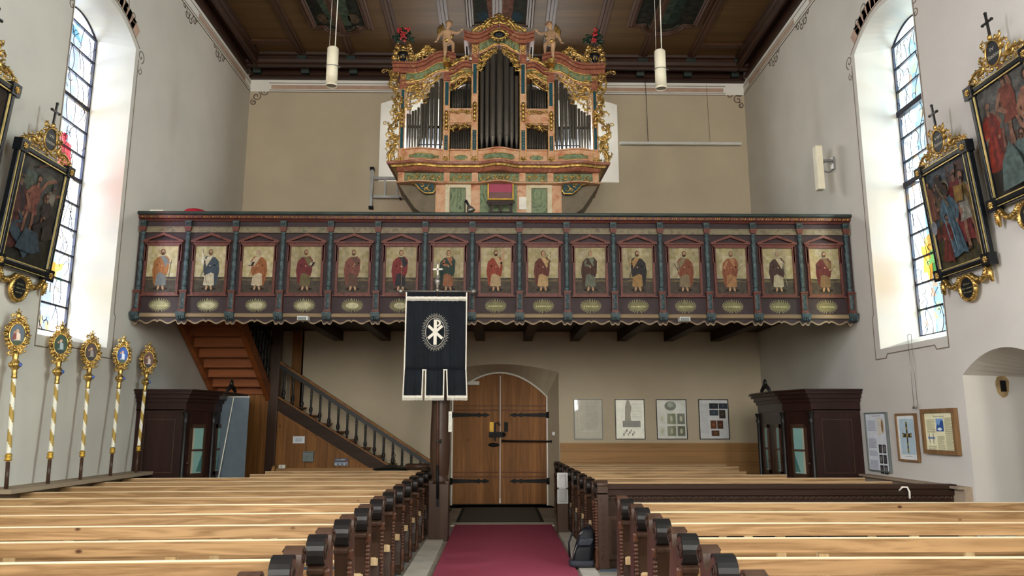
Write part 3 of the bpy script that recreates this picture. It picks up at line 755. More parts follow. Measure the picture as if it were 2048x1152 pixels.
# backpack leaning on the pew front
t = thing('backpack', 'black backpack with grey pockets leaning against the carved pew front', 'backpack', (1.04, 10.3, .03))
t.location = (1.04, 9.86, .03)
def blob(m, c, r, e=.6, nu=20, nv=12, tilt=0, taper=0):
    vs = []; fs = []
    f = lambda v: math.copysign(abs(v)**e, v)
    for k in range(nv+1):
        p = -PI/2+PI*k/nv
        for i in range(nu):
            q = 2*PI*i/nu; z = f(math.sin(p)); k_ = 1-taper*(z+1)/2
            x, y = r[0]*f(math.cos(p))*f(math.cos(q))*k_, r[1]*f(math.cos(p))*f(math.sin(q))*k_
            vs.append((c[0]+x+tilt*(z+1), c[1]+y, c[2]+r[2]*z))
    for k in range(nv):
        for i in range(nu):
            j = (i+1) % nu; fs.append((k*nu+i, k*nu+j, (k+1)*nu+j, (k+1)*nu+i))
    m.add(vs, fs, None, True)
bx, by = 1.04, 9.86
m = MB(); blob(m, (bx, by, .26), (.145, .11, .23), .55, tilt=.045, taper=.35); m.build('bag_body', M['bag'], t)
m = MB(); blob(m, (bx-.01, by-.085, .16), (.115, .05, .12), .5, tilt=.02, taper=.15); m.build('front_pocket', M['bag'], t)
m = MB(); blob(m, (bx+.03, by-.1, .33), (.085, .03, .045), .4, tilt=.02); m.build('upper_pocket', M['baggrey'], t)
m = MB(); blob(m, (bx, by-.03, .07), (.16, .12, .045), .5); m.build('base_panel', M['baggrey'], t)
m = MB(); m.tube([(bx+.06, by+.02, .46), (bx+.08, by+.0, .53), (bx+.12, by, .52), (bx+.12, by+.03, .46)], .011, 6); m.tube([(bx-.09, by+.06, .44), (bx-.15, by+.03, .3), (bx-.14, by+.03, .12)], .014, 6, flat=.4); m.build('strap', M['bag'], t)
m = MB(); m.tube([(bx-.13, by-.1, .1), (bx-.1, by-.125, .2), (bx-.06, by-.11, .3)], .006, 5); m.tube([(bx-.03, by-.11, .42), (bx+.02, by-.1, .455)], .007, 5); m.build('reflective_piping', M['silver'], t)
# ---------------------------------------------------------------- the painted gallery
GY = 12.15
g = thing('organ_gallery', 'painted wooden organ gallery with fifteen saint panels spanning the back of the nave', 'gallery', (0, GY, 3.38))
m = MB(); m.box(XL, XR, GY+.06, YB, 3.86, 3.98); m.build('gallery_floor', M['darkwood'], g)
for i in range(10):
    x = -3.61+1.065*(i-1)
    if x < XR-.1 and x > -4.2 or i == 0 and False:
        m = MB(); m.box(x-.1, x+.1, GY+.12, YB, 3.64, 3.86); m.build('joist', M['darkwood'], g)
m = MB(); m.box(XL, XR, 12.3, 12.55, 3.5, 3.72); m.box(XL, -4.4, 14.3, 14.5, 3.66, 3.86); m.build('cross_beam', M['darkwood'], g)
m = MB(); m.box(XL, XR, GY+.03, GY+.08, 3.44, 5.19); m.build('parapet_board', M['purple'], g)
m = MB(); m.prism([(GY+.12, 5.19), (GY-.08, 5.19), (GY-.1, 5.205), (GY-.1, 5.235), (GY-.08, 5.25), (GY+.2, 5.25), (GY+.2, 5.19)], XL, XR, 'yz'); m.build('cap_rail', M['teal'], g)
m = MB(); m.prism([(GY+.04, 5.10), (GY-.0, 5.10), (GY-.02, 5.13), (GY-.05, 5.14), (GY-.06, 5.19), (GY+.04, 5.19)], XL, XR, 'yz'); m.build('cornice_moulding', marble('cornred', [(.3, '#3b1f1c'), (.6, '#5b3029')], 9), g)
m = MB(); x = XL+.06
while x < XR-.02:
    m.ball((x, GY-.055, 5.163), (.012, .012, .012), 6, 4); x += .1455
for i in range(int((XR-XL)/.036)):
    if i % 4: m.bar((XL+.04+i*.036, GY-.052, 5.148), (XL+.055+i*.036, GY-.058, 5.175), .006, .006)
o = m.build('egg_and_dart_moulding', M['goldpaint'], g)
m = MB(); m.box(XL, XR, GY+.0, GY+.035, 4.915, 4.995); m.box(XL, XR, GY-.01, GY+.03, 4.99, 5.005); m.box(XL, XR, GY-.01, GY+.03, 4.905, 4.918); m.build('marbled_frieze', M['beigeband'], g)
m = MB(); m.prism([(GY+.04, 3.485), (GY-.04, 3.485), (GY-.05, 3.5), (GY-.05, 3.535), (GY-.03, 3.555), (GY+.04, 3.56)], XL, XR, 'yz'); m.build('base_rail', M['railbeige'], g)
NB = 15; X0, DX = -5.93, .7833
cx = [X0+DX*i for i in range(16)]
# scalloped valance with pale edge
def scallop(x, x0):
    u = (x-x0)/DX; u -= math.floor(u); d = abs(u-.5)*2
    # cusp at middle, broad lobes, small lobe under the corbel
    if d < .1: return .062-.045*(1-d/.1)*0+(.0 if d > .05 else -.02)
    if d < .78: return .075*math.sin((d-.1)/.68*PI)**.8*(-1 if False else 1)*0+(.062-.062*math.sin(PI*(d-.1)/.68)**1)*1.0 if False else .02+.05*math.cos((d-.1)/.68*2*PI)*.5+.02
    return .035-.03*math.sin(PI*(d-.78)/.22)
N_ = 15*36
xs = [X0+(cx[15]-X0)*i/N_ for i in range(N_+1)]
low = [3.365+scallop(x, X0) for x in xs]
m = MB(); vs = []; fs = []
for y in (GY+.0, GY+.03):
    for x, z in zip(xs, low): vs += [(x, y, z), (x, y, 3.49)]
n2 = 2*(N_+1)
for i in range(N_): fs += [(2*i, 2*i+2, 2*i+3, 2*i+1), (n2+2*i, n2+2*i+1, n2+2*i+3, n2+2*i+2), (2*i, n2+2*i, n2+2*i+2, 2*i+2)]
m.add(vs, fs); v = m.build('scalloped_valance', M['purple'], g)
m = MB(); vs = []; fs = []
for x, z in zip(xs, low): vs += [(x, GY-.006, z-.004), (x, GY-.006, z+.022), (x, GY+.0, z+.022), (x, GY+.0, z-.004)]
for i in range(N_):
    a = 4*i
    for q in range(4): fs.append((a+q, a+4+q, a+4+(q+1) % 4, a+(q+1) % 4))
m.add(vs, fs); m.build('valance_edging', M['railbeige'], v)
# colonnettes
def colonnette():
    r = MB(); r.box(-.05, .05, -.04, .05, 5.005, 5.105); r.box(-.06, .06, -.05, .05, 5.09, 5.105)
    o = r.build('colonnette', M['teal'], g)
    q = MB(); q.frame(-.045, .045, 5.01, 5.09, .01, -.05, -.04); 
    for i in range(6): q.ball((.02*math.cos(i*1.05), -.045, 5.05+.02*math.sin(i*1.05)), (.01, .008, .01), 6, 4)
    q.build('carved_rosette', M['greenpaint'], o)
    q = MB(); q.prism([(-.06, 5.0), (.06, 5.0), (.06, 4.985), (.05, 4.97), (.045, 4.93), (.035, 4.915), (-.035, 4.915), (-.045, 4.93), (-.05, 4.97), (-.06, 4.985)], -.055, .04, 'xz'); q.build('capital', M['redmarble'], o)
    q = MB(); q.lathe([(.038, 3.93), (.042, 3.945), (.034, 3.96), (.04, 3.975), (.03, 4.0)], 14, at=(0, -.005, 0))
    q.lathe([(.033, 4.0+.86*i/60) for i in range(61)], 16, at=(0, -.005, 0), lobes=3, amp=.13, tw=42)
    q.lathe([(.03, 4.86), (.038, 4.875), (.032, 4.89), (.04, 4.905), (.036, 4.915)], 14, at=(0, -.005, 0)); q.build('twisted_shaft', M['greenpaint'], o)
    q = MB(); q.box(-.06, .06, -.06, .04, 3.90, 3.93); q.box(-.05, .05, -.045, .04, 3.60, 3.90); q.box(-.06, .06, -.06, .04, 3.575, 3.6); q.build('pedestal', M['redmarble'], o)
    q = MB(); q.add([(-.035, -.046, 3.62), (.035, -.046, 3.62), (.035, -.046, 3.88), (-.035, -.046, 3.88), (0, -.062, 3.65), (0, -.062, 3.85)], [(0,1,4),(1,2,5,4),(2,3,5),(3,0,4,5)]); q.build('pedestal_panel', M['greenpaint'], o)
    q = MB(); q.prism([(.03, 3.57), (-.08, 3.57), (-.09, 3.55), (-.08, 3.5), (-.07, 3.46), (-.04, 3.44), (.03, 3.44)], -.065, .065, 'yz'); q.box(-.075, .075, -.095, .03, 3.50, 3.565); 
    for i in (-1, 0, 1): q.ball((i*.035, -.08, 3.47), (.015, .02, .035), 6, 4)
    q.build('corbel', M['greenpaint'], o)
    return o
c0 = colonnette()
for i, x in enumerate(cx):
    o = c0 if i == 0 else dup(c0)
    o.location = (max(XL+.08, min(x, XR-.08)), GY, 0)
# saints
SK, HR = '#c79f7c', '#4a3222'
saints = [ # robe, cloak, hair, attribute, name, ground of gold
 ('#7f8a90', '#b5753c', '#5a3a28', 'staff_r', 'S THADDÄUS'), ('#dcd5bd', '#3f5566', '#6a4c34', 'flag_l', ''), ('#d9c9b0', '#a8663a', '#b8b0a4', 'book_l', ''),
 ('#77704c', '#7a2f38', '#7a5236', 'book_r', ''), ('#6b5148', '#86504a', '#5a4030', 'bare', ''), ('#2c3640', '#852f35', '#5b3f2b', 'sword_c', ''),
 ('#a86c4c', '#2b4a44', '#6b3f2a', 'hands', ''), ('#c2a882', '#9c3f2f', '#4a3020', 'arm_r', 'IOAN BAPTIST'), ('#c9a878', '#6b3a34', '#6b452e', 'lily_r', 'S IOSEPHUS'),
 ('#6f7a6c', '#4d3730', '#8d8272', 'hands', 'S PETRUS'), ('#b08a54', '#2f3338', '#4d3626', 'lance_l', 'S IACOBVS MAI'), ('#8f8268', '#8a4f36', '#3f2d22', 'knife_l', 'S BARTHOLMEUS'),
 ('#b8875a', '#96583c', '#6d5a48', 'lance_r', 'S THOMAS'), ('#c9bfa4', '#4d3a38', '#9a9082', 'saw', 'S SIMON'), ('#8a6f50', '#6a2a2c', '#5a4030', 'axe', 'S MATTHIAS')]
def saint(c, x, z, y, robe, cloak, hair, att, rnd):
    e = iter([y-.0004*i for i in range(1, 60)]); X_ = lambda p: [(x+q[0]*1.12, z+q[1]) for q in p]
    fl = -1 if att.endswith('_l') else 1
    c.ell(x, z+.03, .13, .025, next(e), '#2c241c')
    for s in (-1, 1): c.ell(x+s*.04, z+.045, .018, .035, next(e), SK, rot=s*.3)
    c.pxz(X_([(-.07*fl, .5), (-.13*fl, .44), (-.15*fl, .30), (-.12*fl, .12), (-.09*fl, .07), (0, .09), (.1*fl, .28), (.11*fl, .46), (.06*fl, .52)]), next(e), cloak)
    c.pxz(X_([(-.05, .51), (-.075, .44), (-.06, .33), (-.09, .09), (-.05, .075), (-.02, .085), (.03, .07), (.08, .09), (.06, .33), (.08, .43), (.05, .51)]), next(e), robe)
    dk = tuple(v*.55 for v in hx(robe)[:3])+(1,)
    for f in range(5): c.line(X_([(-.05+f*.025, .30-.02*f), (-.065+f*.032, .1)]), .005, next(e), dk)
    c.pxz(X_([(-.07*fl, .5), (-.03*fl, .5), (.09*fl, .30), (.085*fl, .22), (-.02*fl, .27), (-.1*fl, .24), (-.11*fl, .36)]), next(e), cloak)
    ck = tuple(v*.55 for v in hx(cloak)[:3])+(1,); cl_ = tuple(min(1, v*1.6) for v in hx(cloak)[:3])+(1,)
    c.line(X_([(-.06*fl, .45), (.04*fl, .30), (.07*fl, .24)]), .007, next(e), ck); c.line(X_([(-.09*fl, .42), (-.02*fl, .30), (.02*fl, .26)]), .005, next(e), cl_)
    c.line(X_([(-.11*fl, .34), (-.1*fl, .14)]), .008, next(e), ck)
    # arms
    hand = {'staff_r': (.13, .40), 'flag_l': (-.11, .52), 'book_l': (-.11, .36), 'book_r': (.09, .40), 'bare': (.02, .40), 'sword_c': (.02, .37), 'hands': (.0, .38), 'arm_r': (.13, .62), 'lily_r': (.07, .42), 'lance_l': (-.12, .46), 'knife_l': (-.1, .32), 'lance_r': (-.12, .36), 'saw': (.03, .42), 'axe': (.09, .34)}[att]
    s = 1 if hand[0] > 0 else -1
    c.line(X_([(s*.06, .47), (s*.09, .41), hand]), .036, next(e), robe if att != 'arm_r' else SK); c.ell(x+hand[0], z+hand[1], .013, .013, next(e), SK)
    c.line(X_([(-s*.06, .46), (-s*.08, .37), (-s*.0, .37)]), .034, next(e), cloak); c.ell(x, z+.37, .013, .011, next(e), SK)
    hd = '#5a4028'
    if att == 'staff_r': c.line(X_([(.145, .46), (.10, .08)]), .007, next(e), hd)
    if att == 'flag_l': c.line(X_([(-.125, .62), (-.04, .12)]), .006, next(e), hd); c.pxz(X_([(-.13, .6), (-.14, .42), (-.1, .36), (-.1, .5)]), next(e), '#e8e2cf')
    if att == 'lance_l': c.line(X_([(-.15, .62), (-.1, .08)]), .006, next(e), hd)
    if att == 'lance_r': c.line(X_([(.17, .40), (-.1, .10)]), .007, next(e), hd)
    if att == 'knife_l': c.line(X_([(-.1, .32), (-.16, .42)]), .01, next(e), '#3a3430')
    if att == 'sword_c': c.line(X_([(.01, .5), (.01, .08)]), .005, next(e), '#b8a880')
    if att in ('book_r', 'book_l'): q = hand[0]; c.pxz(X_([(q-.04, .37), (q+.03, .37), (q+.06, .43), (q-.01, .43)]), next(e), '#2c2c2e'); c.pxz(X_([(q-.035, .38), (q+.0, .38), (q+.02, .425), (q-.012, .425)]), next(e), '#c9c2ae')
    if att == 'lily_r':
        c.line(X_([(.06, .32), (.13, .55)]), .004, next(e), '#3c4a2c')
        for i in range(7): c.ell(x+.09+.045*math.cos(i*2), z+.46+i*.02, .012, .006, next(e), '#35452c', rot=i)
    if att == 'saw': c.line(X_([(.08, .44), (.13, .1)]), .014, next(e), '#8d8a80')
    if att == 'axe': c.line(X_([(.09, .3), (.16, .4)]), .007, next(e), hd); c.line(X_([(-.14, .42), (-.1, .36)]), .02, next(e), '#3a3430')
    for q in range(6): c.line(X_([(-.03+q*.018*fl, .42-.03*q), (-.05+q*.02*fl, .33-.03*q)]), .004, next(e), ck if q % 2 else cl_)
    # head
    c.ring(x, z+.575, .058, .058, .004, next(e), '#d9cfa0'); c.ell(x, z+.572, .038, .046, next(e), hair); c.ell(x+.004, z+.57, .027, .036, next(e), SK)
    c.ell(x+.004, z+.549, .02, .018, next(e), hair if att not in ('hands', 'sword_c', 'lily_r') else SK); c.ell(x+.004, z+.558, .009, .003, next(e), '#7a3c30')
    for s in (-1, 1): c.ell(x+.004+s*.009, z+.577, .003, .002, next(e), '#2a1c14')
for b in range(NB):
    rnd = random.Random(40+b); xc = (cx[b]+cx[b+1])/2; robe, cloak, hair, att, nm = saints[b]; y = GY+.0
    f = MB()
    for (a0, a1, z0, z1) in ((-.30, .30, 4.675, 4.73), (-.29, .29, 3.85, 3.90), (-.29, -.25, 3.9, 4.675), (.25, .29, 3.9, 4.675), (-.305, -.27, 4.42, 4.7), (.27, .305, 4.42, 4.7)):
        f.box(xc+a0, xc+a1, y-.015, y+.03, z0, z1)
    f.box(xc-.32, xc+.32, y-.035, y+.03, 3.835, 3.855); f.box(xc-.33, xc+.33, y-.04, y+.03, 4.73, 4.755)
    f.frame(xc-.265, xc+.265, 3.885, 4.685, .012, y-.022, y)
    for s in (-1, 1):
        f.prism([(xc+s*.33, 4.755), (xc+s*.33, 4.768), (xc, 4.898), (xc, 4.852), (xc+s*.245, 4.765), (xc+s*.25, 4.755)][::s], y-.035, y+.03, 'xz')
    o = f.build('picture_frame', M['redmarble'], g)
    c = MB(); n1, n2_ = 9, 12
    for i in range(n1):
        for j in range(n2_):
            a = xc-.25+.5*i/n1; z = 3.9+.775*j/n2_; t = j/n2_
            gold = Vector(hx('#a09468')[:3]).lerp(Vector(hx('#b5a88a')[:3]), rnd.random()); gr = Vector(hx('#3f3830')[:3])
            if t > .28: v_ = gold*(.62+.1*rnd.random()+.1*math.sin(i*.9+b)) if b not in (0, 1, 2) else gold*(.85+.12*rnd.random())
            else: v_ = gr*(.8+.4*rnd.random())
            c.add([(a, y+.004, z), (a+.5/n1, y+.004, z), (a+.5/n1, y+.004, z+.775/n2_), (a, y+.004, z+.775/n2_)], [(0,1,2,3)], tuple(v_)+(1,))
    c.pxz([(xc-.25, 4.1)]+[(xc-.25+.5*i/10, 4.125+.012*math.sin(i*1.3+b)) for i in range(11)]+[(xc+.25, 4.1)], y+.0035, '#5c5038')
    sm = MB(); saint(sm, 0, 0, 0, robe, cloak, hair, att, rnd)
    K = 1.13; c.add([(xc+v[0]*.93, y+.003+v[1], 3.925+v[2]*K) for v in sm.v], sm.f, None); c.c[-len(sm.f):] = [tuple(q*.8 for q in (hx(k) if isinstance(k, str) else k)[:3])+(1,) for k in sm.c]; c.c[-len(sm.f):] = [(lambda q, g_: (q[0]*.62+g_*.13+.004, q[1]*.6+g_*.11, q[2]*.55+g_*.08, 1))(q, sum(q[:3])/3) for q in c.c[-len(sm.f):]]
    c.build('saint_painting', M['paint'], o)
    k = MB(); zc = 3.69
    for i in range(26):
        t = 2*PI*i/26+.1; R = (.135, .075)
        p = Vector((xc+R[0]*math.cos(t), zc+R[1]*math.sin(t))); d = Vector((math.cos(t+.45*(1 if math.cos(t) > 0 else -1)), math.sin(t+.45*(1 if math.cos(t) > 0 else -1)))); nn = Vector((-d.y, d.x))
        q = [p-nn*.005, p+d*.03-nn*.007, p+d*.052, p+d*.03+nn*.007, p+nn*.005]
        k.pxz([tuple(v) for v in q], y+.027, '#857f5c')
    k.ell(xc, zc, .14, .078, y+.026, '#6f6b4c' if b > 3 else '#949070', 26); k.ring(xc, zc, .13, .07, .008, y+.025, '#6b6748')
    if nm: k.text(nm, xc, zc-.004, y+.0235, .034, '#d8cf98', width=min(.24, .026*len(nm)+.03))
    else: k.ell(xc, zc, .105, .05, y+.0245, '#adA788')
    k.build('name_cartouche', M['paint'], g)

# things on the gallery front
for px, lb in ((605, 'small floodlight clamped to the gallery edge above the staircase'), (1370, 'small floodlight clamped to the gallery edge right of the door')):
    p = aty(px, 641, 12.0)
    t = thing('floodlight', lb, 'lamp', (p[0], 12.0, 3.38)); m = MB(); m.box(p[0]-.085, p[0]+.085, 11.98, 12.13, 3.42, 3.49); m.build('lamp_housing', M['plastic'], t, bevel=.006)
    m = MB(); m.box(p[0]-.075, p[0]+.065, 11.972, 11.982, 3.425, 3.475); m.build('lens', M['greymetal'], t)
m = MB(); m.box(-5.84, -5.62, 12.2, 12.4, 5.25, 5.31, '#c9c4b4'); m.box(-5.83, -5.63, 12.19, 12.2, 5.26, 5.30, '#e8e4d8'); tag(m.build('hymn_book', M['painted'], None), 'pale book lying on the left end of the gallery rail', 'book')
m = MB(); m.lathe([(.0, 5.36), (.1, 5.355), (.17, 5.33), (.19, 5.29), (.18, 5.25), (0, 5.25)], 24, at=(-5.14, 12.36, 0), lobes=12, amp=.03); tag(m.build('seat_cushion', M['redcloth']), 'round red cushion on the left part of the gallery rail', 'cushion')

# turned oak column carrying the gallery, and the banner in front of it
cxx, cyy = -.935, 12.28
t = thing('oak_column', 'turned dark oak column under the gallery with square plinth left of the aisle', 'column', (cxx, cyy, 0))
m = MB(); m.box(cxx-.155, cxx+.155, cyy-.155, cyy+.155, 0, .86)
for s in (-1, 1):
    m.prism([(cxx+s*.155, .86), (cxx+s*.155, .9), (cxx+s*.09, .9), (cxx+s*.1, .87), (cxx+s*.13, .86)][::s], cyy-.155, cyy+.155, 'xz')
m.build('plinth', M['walnut'], t, bevel=.008)
m = MB(); m.lathe([(.14, .86), (.14, .92), (.12, .95), (.135, 1.0), (.155, 1.15), (.162, 1.4), (.158, 1.7), (.145, 2.1), (.125, 2.6), (.11, 3.0), (.12, 3.05), (.15, 3.1), (.15, 3.2), (.13, 3.25), (.13, 3.5)], 28, at=(cxx, cyy, 0)); m.build('shaft', M['walnut'], t)
m = MB(); m.box(-.80, -.745, 12.145, 12.155, 1.66, 1.98, '#e4e1d4')
for i in range(12): m.box(-.79, -.76, 12.143, 12.145, 1.69+i*.022, 1.695+i*.022, '#8d8b84')
n_ = m.build('paper_notice', M['painted']); tag(n_, 'narrow paper notice pinned to the turned oak column', 'notice')
bx, by = -1.0, 12.0
t = thing('church_banner', 'black church banner with white chi rho hanging from a pole on the column', 'banner', (bx+.03, 12.06, .55))
P0, P1 = Vector((-.945, 12.10, .56)), Vector((-.995, 11.86, 4.25))
L_ = lambda s: tuple(P0.lerp(P1, s))
m = MB(); m.tube([L_(0), L_(.2), L_(.5), L_(.93)], [.017, .02, .02, .018], 10); m.build('pole', M['bead'], t)
m = MB(); m.box(-.965, -.925, 12.08, 12.13, .52, .66); m.tube([L_(.02), L_(.16)], .022, 8); m.box(-.99, -.90, 12.02, 12.14, 1.5, 1.55); m.build('bracket', M['iron'], t)
m = MB(); q = P0.lerp(P1, .93)
m.lathe([(.018, 0), (.03, .01), (.03, .05), (.018, .06), (.022, .1), (.045, .15), (.05, .18), (.045, .21), (.02, .24), (.03, .26), (.012, .28), (.012, .34)], 14, at=tuple(q+Vector((0, 0, -.13)))); q2 = q+Vector((0, 0, .2))
m.box(q2.x-.012, q2.x+.012, q2.y-.012, q2.y+.012, q2.z-.05, q2.z+.13)
m.box(q2.x-.075, q2.x+.075, q2.y-.012, q2.y+.012, q2.z+.035, q2.z+.06)
for d in ((-.078, .047), (.078, .047), (0, .135)): m.ball((q2.x+d[0], q2.y, q2.z+d[1]), .017, 8, 5)
m.build('cross_finial', M['silver'], t)
zb = 3.88; m = MB(); m.tube([(-1.56, 11.88, zb), (-.43, 11.88, zb)], .015, 8)
for x in (-1.58, -.41): m.ball((x, 11.88, zb), (.045, .04, .045), 12, 8)
m.build('crossbar', M['silver'], t)
x0, x1, z0, z1 = -1.485, -.52, 2.19, 3.86
def clothy(x, z): return 11.865-.012*math.sin(x*29+.6)*(.4+(z1-z)*.5)-.008*math.sin(x*61+z*2)
def strip(mb, xa, xb, za, zb_, y_off, col=None, nx=10, nz=14, skew=0):
    vs = []; fs = []
    for j in range(nz+1):
        for i in range(nx+1):
            z = za+(zb_-za)*j/nz; k_ = 1-j/nz; x = xa+(xb-xa)*i/nx+skew*k_; vs.append((x, clothy(x, z)+y_off, z))
    for j in range(nz):
        for i in range(nx): a = j*(nx+1)+i; fs.append((a, a+1, a+nx+2, a+nx+1))
    mb.add(vs, fs, col, True)
m = MB()
strip(m, x0, x1, 2.62, z1, 0, None, 60, 16)
for a, b, sk in ((x0, x0+.29, -.01), (x0+.335, x0+.62, 0), (x0+.665, x1, .02)): strip(m, a, b, z0, 2.63, 0, None, 20, 10, sk)
o = m.build('banner_cloth', M['velvet'], t); sd = o.modifiers.new('s', 'SOLIDIFY'); sd.thickness = .008
m = MB(); E_ = -.006
strip(m, x0-.01, x0+.01, 2.62, z1, E_, None, 2, 16); strip(m, x1-.01, x1+.01, 2.62, z1, E_, None, 2, 16); strip(m, x0-.01, x1+.01, 3.755, 3.79, E_, None, 60, 2)
for a, b, sk in ((x0, x0+.29, -.01), (x0+.335, x0+.62, 0), (x0+.665, x1, .02)):
    strip(m, a-.01, a+.008, z0, 2.63, E_, None, 2, 10, sk); strip(m, b-.008, b+.01, z0, 2.63, E_, None, 2, 10, sk)
    strip(m, a-.01+sk, b+.01+sk, z0-.005, z0+.03, E_, None, 20, 2)
for a in (x0+.29, x0+.62): strip(m, a-.01, a+.055, 2.61, 2.63, E_, None, 4, 2)
m.build('braid', M['white'], o)
fr = MB(); r = random.Random(8)
x = x0-.005
while x < x1+.01: y = clothy(x, 3.72)-.008; fr.box(x, x+.004, y-.003, y+.003, 3.715+r.uniform(0, .01), 3.757); x += .0075
for a, b, sk in ((x0, x0+.29, -.01), (x0+.335, x0+.62, 0), (x0+.665, x1, .02)):
    x = a+sk-.01
    while x < b+sk+.01: y = clothy(x, z0); fr.box(x, x+.004, y-.006, y, z0-.045+r.uniform(-.006, .006), z0+.003); x += .0075
fr.build('fringe', M['white'], o)
em = MB(); ex, ez, ey = -1.01, 3.215, 11.832
em.box(ex-.025, ex+.025, ey-.004, ey+.008, ez-.2, ez+.2)
c_ = (ex+.02, ez+.143); vs = []; fs = []; n = 16
for i in range(n+1):
    a = PI/2-PI*i/n
    vs += [(c_[0]+.067*math.cos(a), ey-.002, c_[1]+.057*math.sin(a)), (c_[0]+.036*math.cos(a), ey-.002, c_[1]+.034*math.sin(a))]
for i in range(n): fs.append((2*i, 2*i+2, 2*i+3, 2*i+1))
em.add(vs, fs)
for k, s in enumerate((1, -1)): em.prism([(ex-.125, ez-s*.085), (ex-.098, ez-s*.118), (ex+.125, ez+s*.085), (ex+.098, ez+s*.118)], ey-.001-k*.001, ey+.006-k*.001, 'xz')
em.build('chi_rho', M['white'], o)
ry = MB()
for i in range(64):
    a = 2*PI*i/64; k_ = 1 if i % 2 else .93
    ry.line([(ex+.168*math.cos(a), ez+.245*math.sin(a)), (ex+.222*k_*math.cos(a), ez+.305*k_*math.sin(a))], .0035, ey, None)
N = 48
pts = [(ex+.152*math.cos(2*PI*i/N), ez+.225*math.sin(2*PI*i/N)) for i in range(N+1)]; ry.line(pts, .006, ey, None)
ry.build('sunburst', M['white'], o)
# ---------------------------------------------------------------- gilded rococo ornament
def curl(m, cx, cz, y, R, a0, turns, sg, t, leaves=True, n=None, flat=1.):
    n = n or int(10*turns)+6; pts = []; rr = []
    for i in range(n+1):
        s = i/n; r = R*(1-.82*s); a = a0+sg*turns*2*PI*s
        pts.append((cx+r*math.cos(a), y-.5*t*math.sin(PI*s), cz+r*math.sin(a))); rr.append(t*(.35+.9*math.sin(PI*min(1, s*1.1+.08))**.8)*(1-.35*s))
    m.tube(pts, rr, 6, flat=flat); m.ball((pts[-1][0], y-t*.3, pts[-1][2]), t*.9, 7, 5)
    if leaves:
        for i in range(1, int(n*.6), 2):
            a = a0+sg*turns*2*PI*i/n; r = R*(1-.82*i/n)+t*.9
            rot = Matrix.Rotation(-(a+sg*.5), 3, 'Y')
            m.ball((cx+r*math.cos(a), y, cz+r*math.sin(a)), (t*1.5, t*.5, t*.6), 6, 4, rot=rot)
def frond(m, p0, p1, bow, y, t, curls=True, n=12):
    # acanthus stem from p0 to p1 with leaflets and a curl at each end
    p0, p1 = Vector(p0), Vector(p1); d = p1-p0; L_ = d.length; nn = Vector((-d.y, d.x))/L_*bow; pts = []
    for i in range(n+1):
        s = i/n; q = p0+d*s+nn*math.sin(PI*s); pts.append(Vector((q.x, q.y)))
    m.tube([(q.x, y-.4*t, q.y) for q in pts], [t*(.5+.7*math.sin(PI*i/n)) for i in range(n+1)], 6)
    for i in range(1, n, 2):
        tg = (pts[min(n, i+1)]-pts[i-1]).normalized(); nv = Vector((-tg.y, tg.x))
        for s in (-1, 1):
            c = pts[i]+nv*s*t*1.5; dr = (tg*.7+nv*s).normalized(); a = math.atan2(dr.y, dr.x)
            m.ball((c.x, y-.1*t, c.y), (t*1.7, t*.5, t*.55), 6, 4, rot=Matrix.Rotation(-a, 3, 'Y'))
    if curls:
        s_ = 1 if bow > 0 else -1
        a = math.atan2(d.y, d.x); R = t*3.2
        c = p1+nn.normalized()*(-R)*1.0; curl(m, c.x, c.y, y, R, math.atan2((p1-c).y, (p1-c).x), .95, -s_, t*.8, False)
def rosette(m, x, z, y, R, n=6):
    for i in range(n):
        a = 2*PI*i/n; m.ball((x+R*.55*math.cos(a), y, z+R*.55*math.sin(a)), (R*.5, R*.2, R*.24), 6, 4, rot=Matrix.Rotation(-a, 3, 'Y'))
    m.ball((x, y-R*.12, z), R*.25, 7, 5)
# ---------------------------------------------------------------- the organ
OY = 13.85
XCN = aty(740+707/2.742, 20+500/2.742, OY)[0]
def OU(u, v, Y=OY):
    p = aty(740+u/2.742, 20+v/2.742, Y); return (p[0]-XCN, p[2])
org = thing('pipe_organ', 'gilded baroque pipe organ with marbled case and grey pipes on the gallery', 'organ', (XCN, OY, 3.98))
class MS(MB):       # builds both mirrored halves of the case
    def both(s, fn):
        for sg in (-1, 1): s.sg = sg; fn(s, sg)
SEL = [None]
def sel(it):
    it = list(it); return it if SEL[0] is None else [it[SEL[0]]]
def BBs(n, fn, name, material, parent):
    R = []
    for i in range(n):
        SEL[0] = i; R.append(BB(fn, name, material, parent[i] if isinstance(parent, list) else parent))
    SEL[0] = None; return R
def BB(fn, name, material, parent, **k):
    r = {}
    for sg in (-1, 1):
        m = MS(); m.sg = sg; fn(m, sg); r[sg] = m.build(name, material, parent[sg] if isinstance(parent, dict) else parent)
    return r
def X2(sg, p): return (XCN+(p[0] if sg < 0 else -p[0]), p[1])
def crv(us, n=24):
    # smooth curve through (u,v) points
    pts = [Vector(OU(u, v)) for u, v in us]; out = []
    for i in range(len(pts)-1):
        a, b, c, d = pts[max(0, i-1)], pts[i], pts[i+1], pts[min(len(pts)-1, i+2)]
        k = max(2, n//(len(pts)-1))
        for j in range(k):
            t = j/k; out.append(.5*((2*b)+(c-a)*t+(2*a-5*b+4*c-d)*t*t+(3*b-a-3*c+d)*t**3))
    out.append(pts[-1]); return out
def bandpoly(m, sg, top, dz0, dz1, y0, y1, shrink=0):
    a = [X2(sg, (p.x, p.y+dz0)) for p in top]; b = [X2(sg, (p.x, p.y+dz1)) for p in top]
    for i in range(len(a)-1): m.prism([a[i], a[i+1], b[i+1], b[i]], y0, y1, 'xz')
zP0 = OU(700, 838)[1]; zP1 = OU(700, 770)[1]; zF0 = OU(700, 943)[1]; zF1 = OU(700, 893)[1]; zM = OU(700, 840)[1]; zB = 3.98
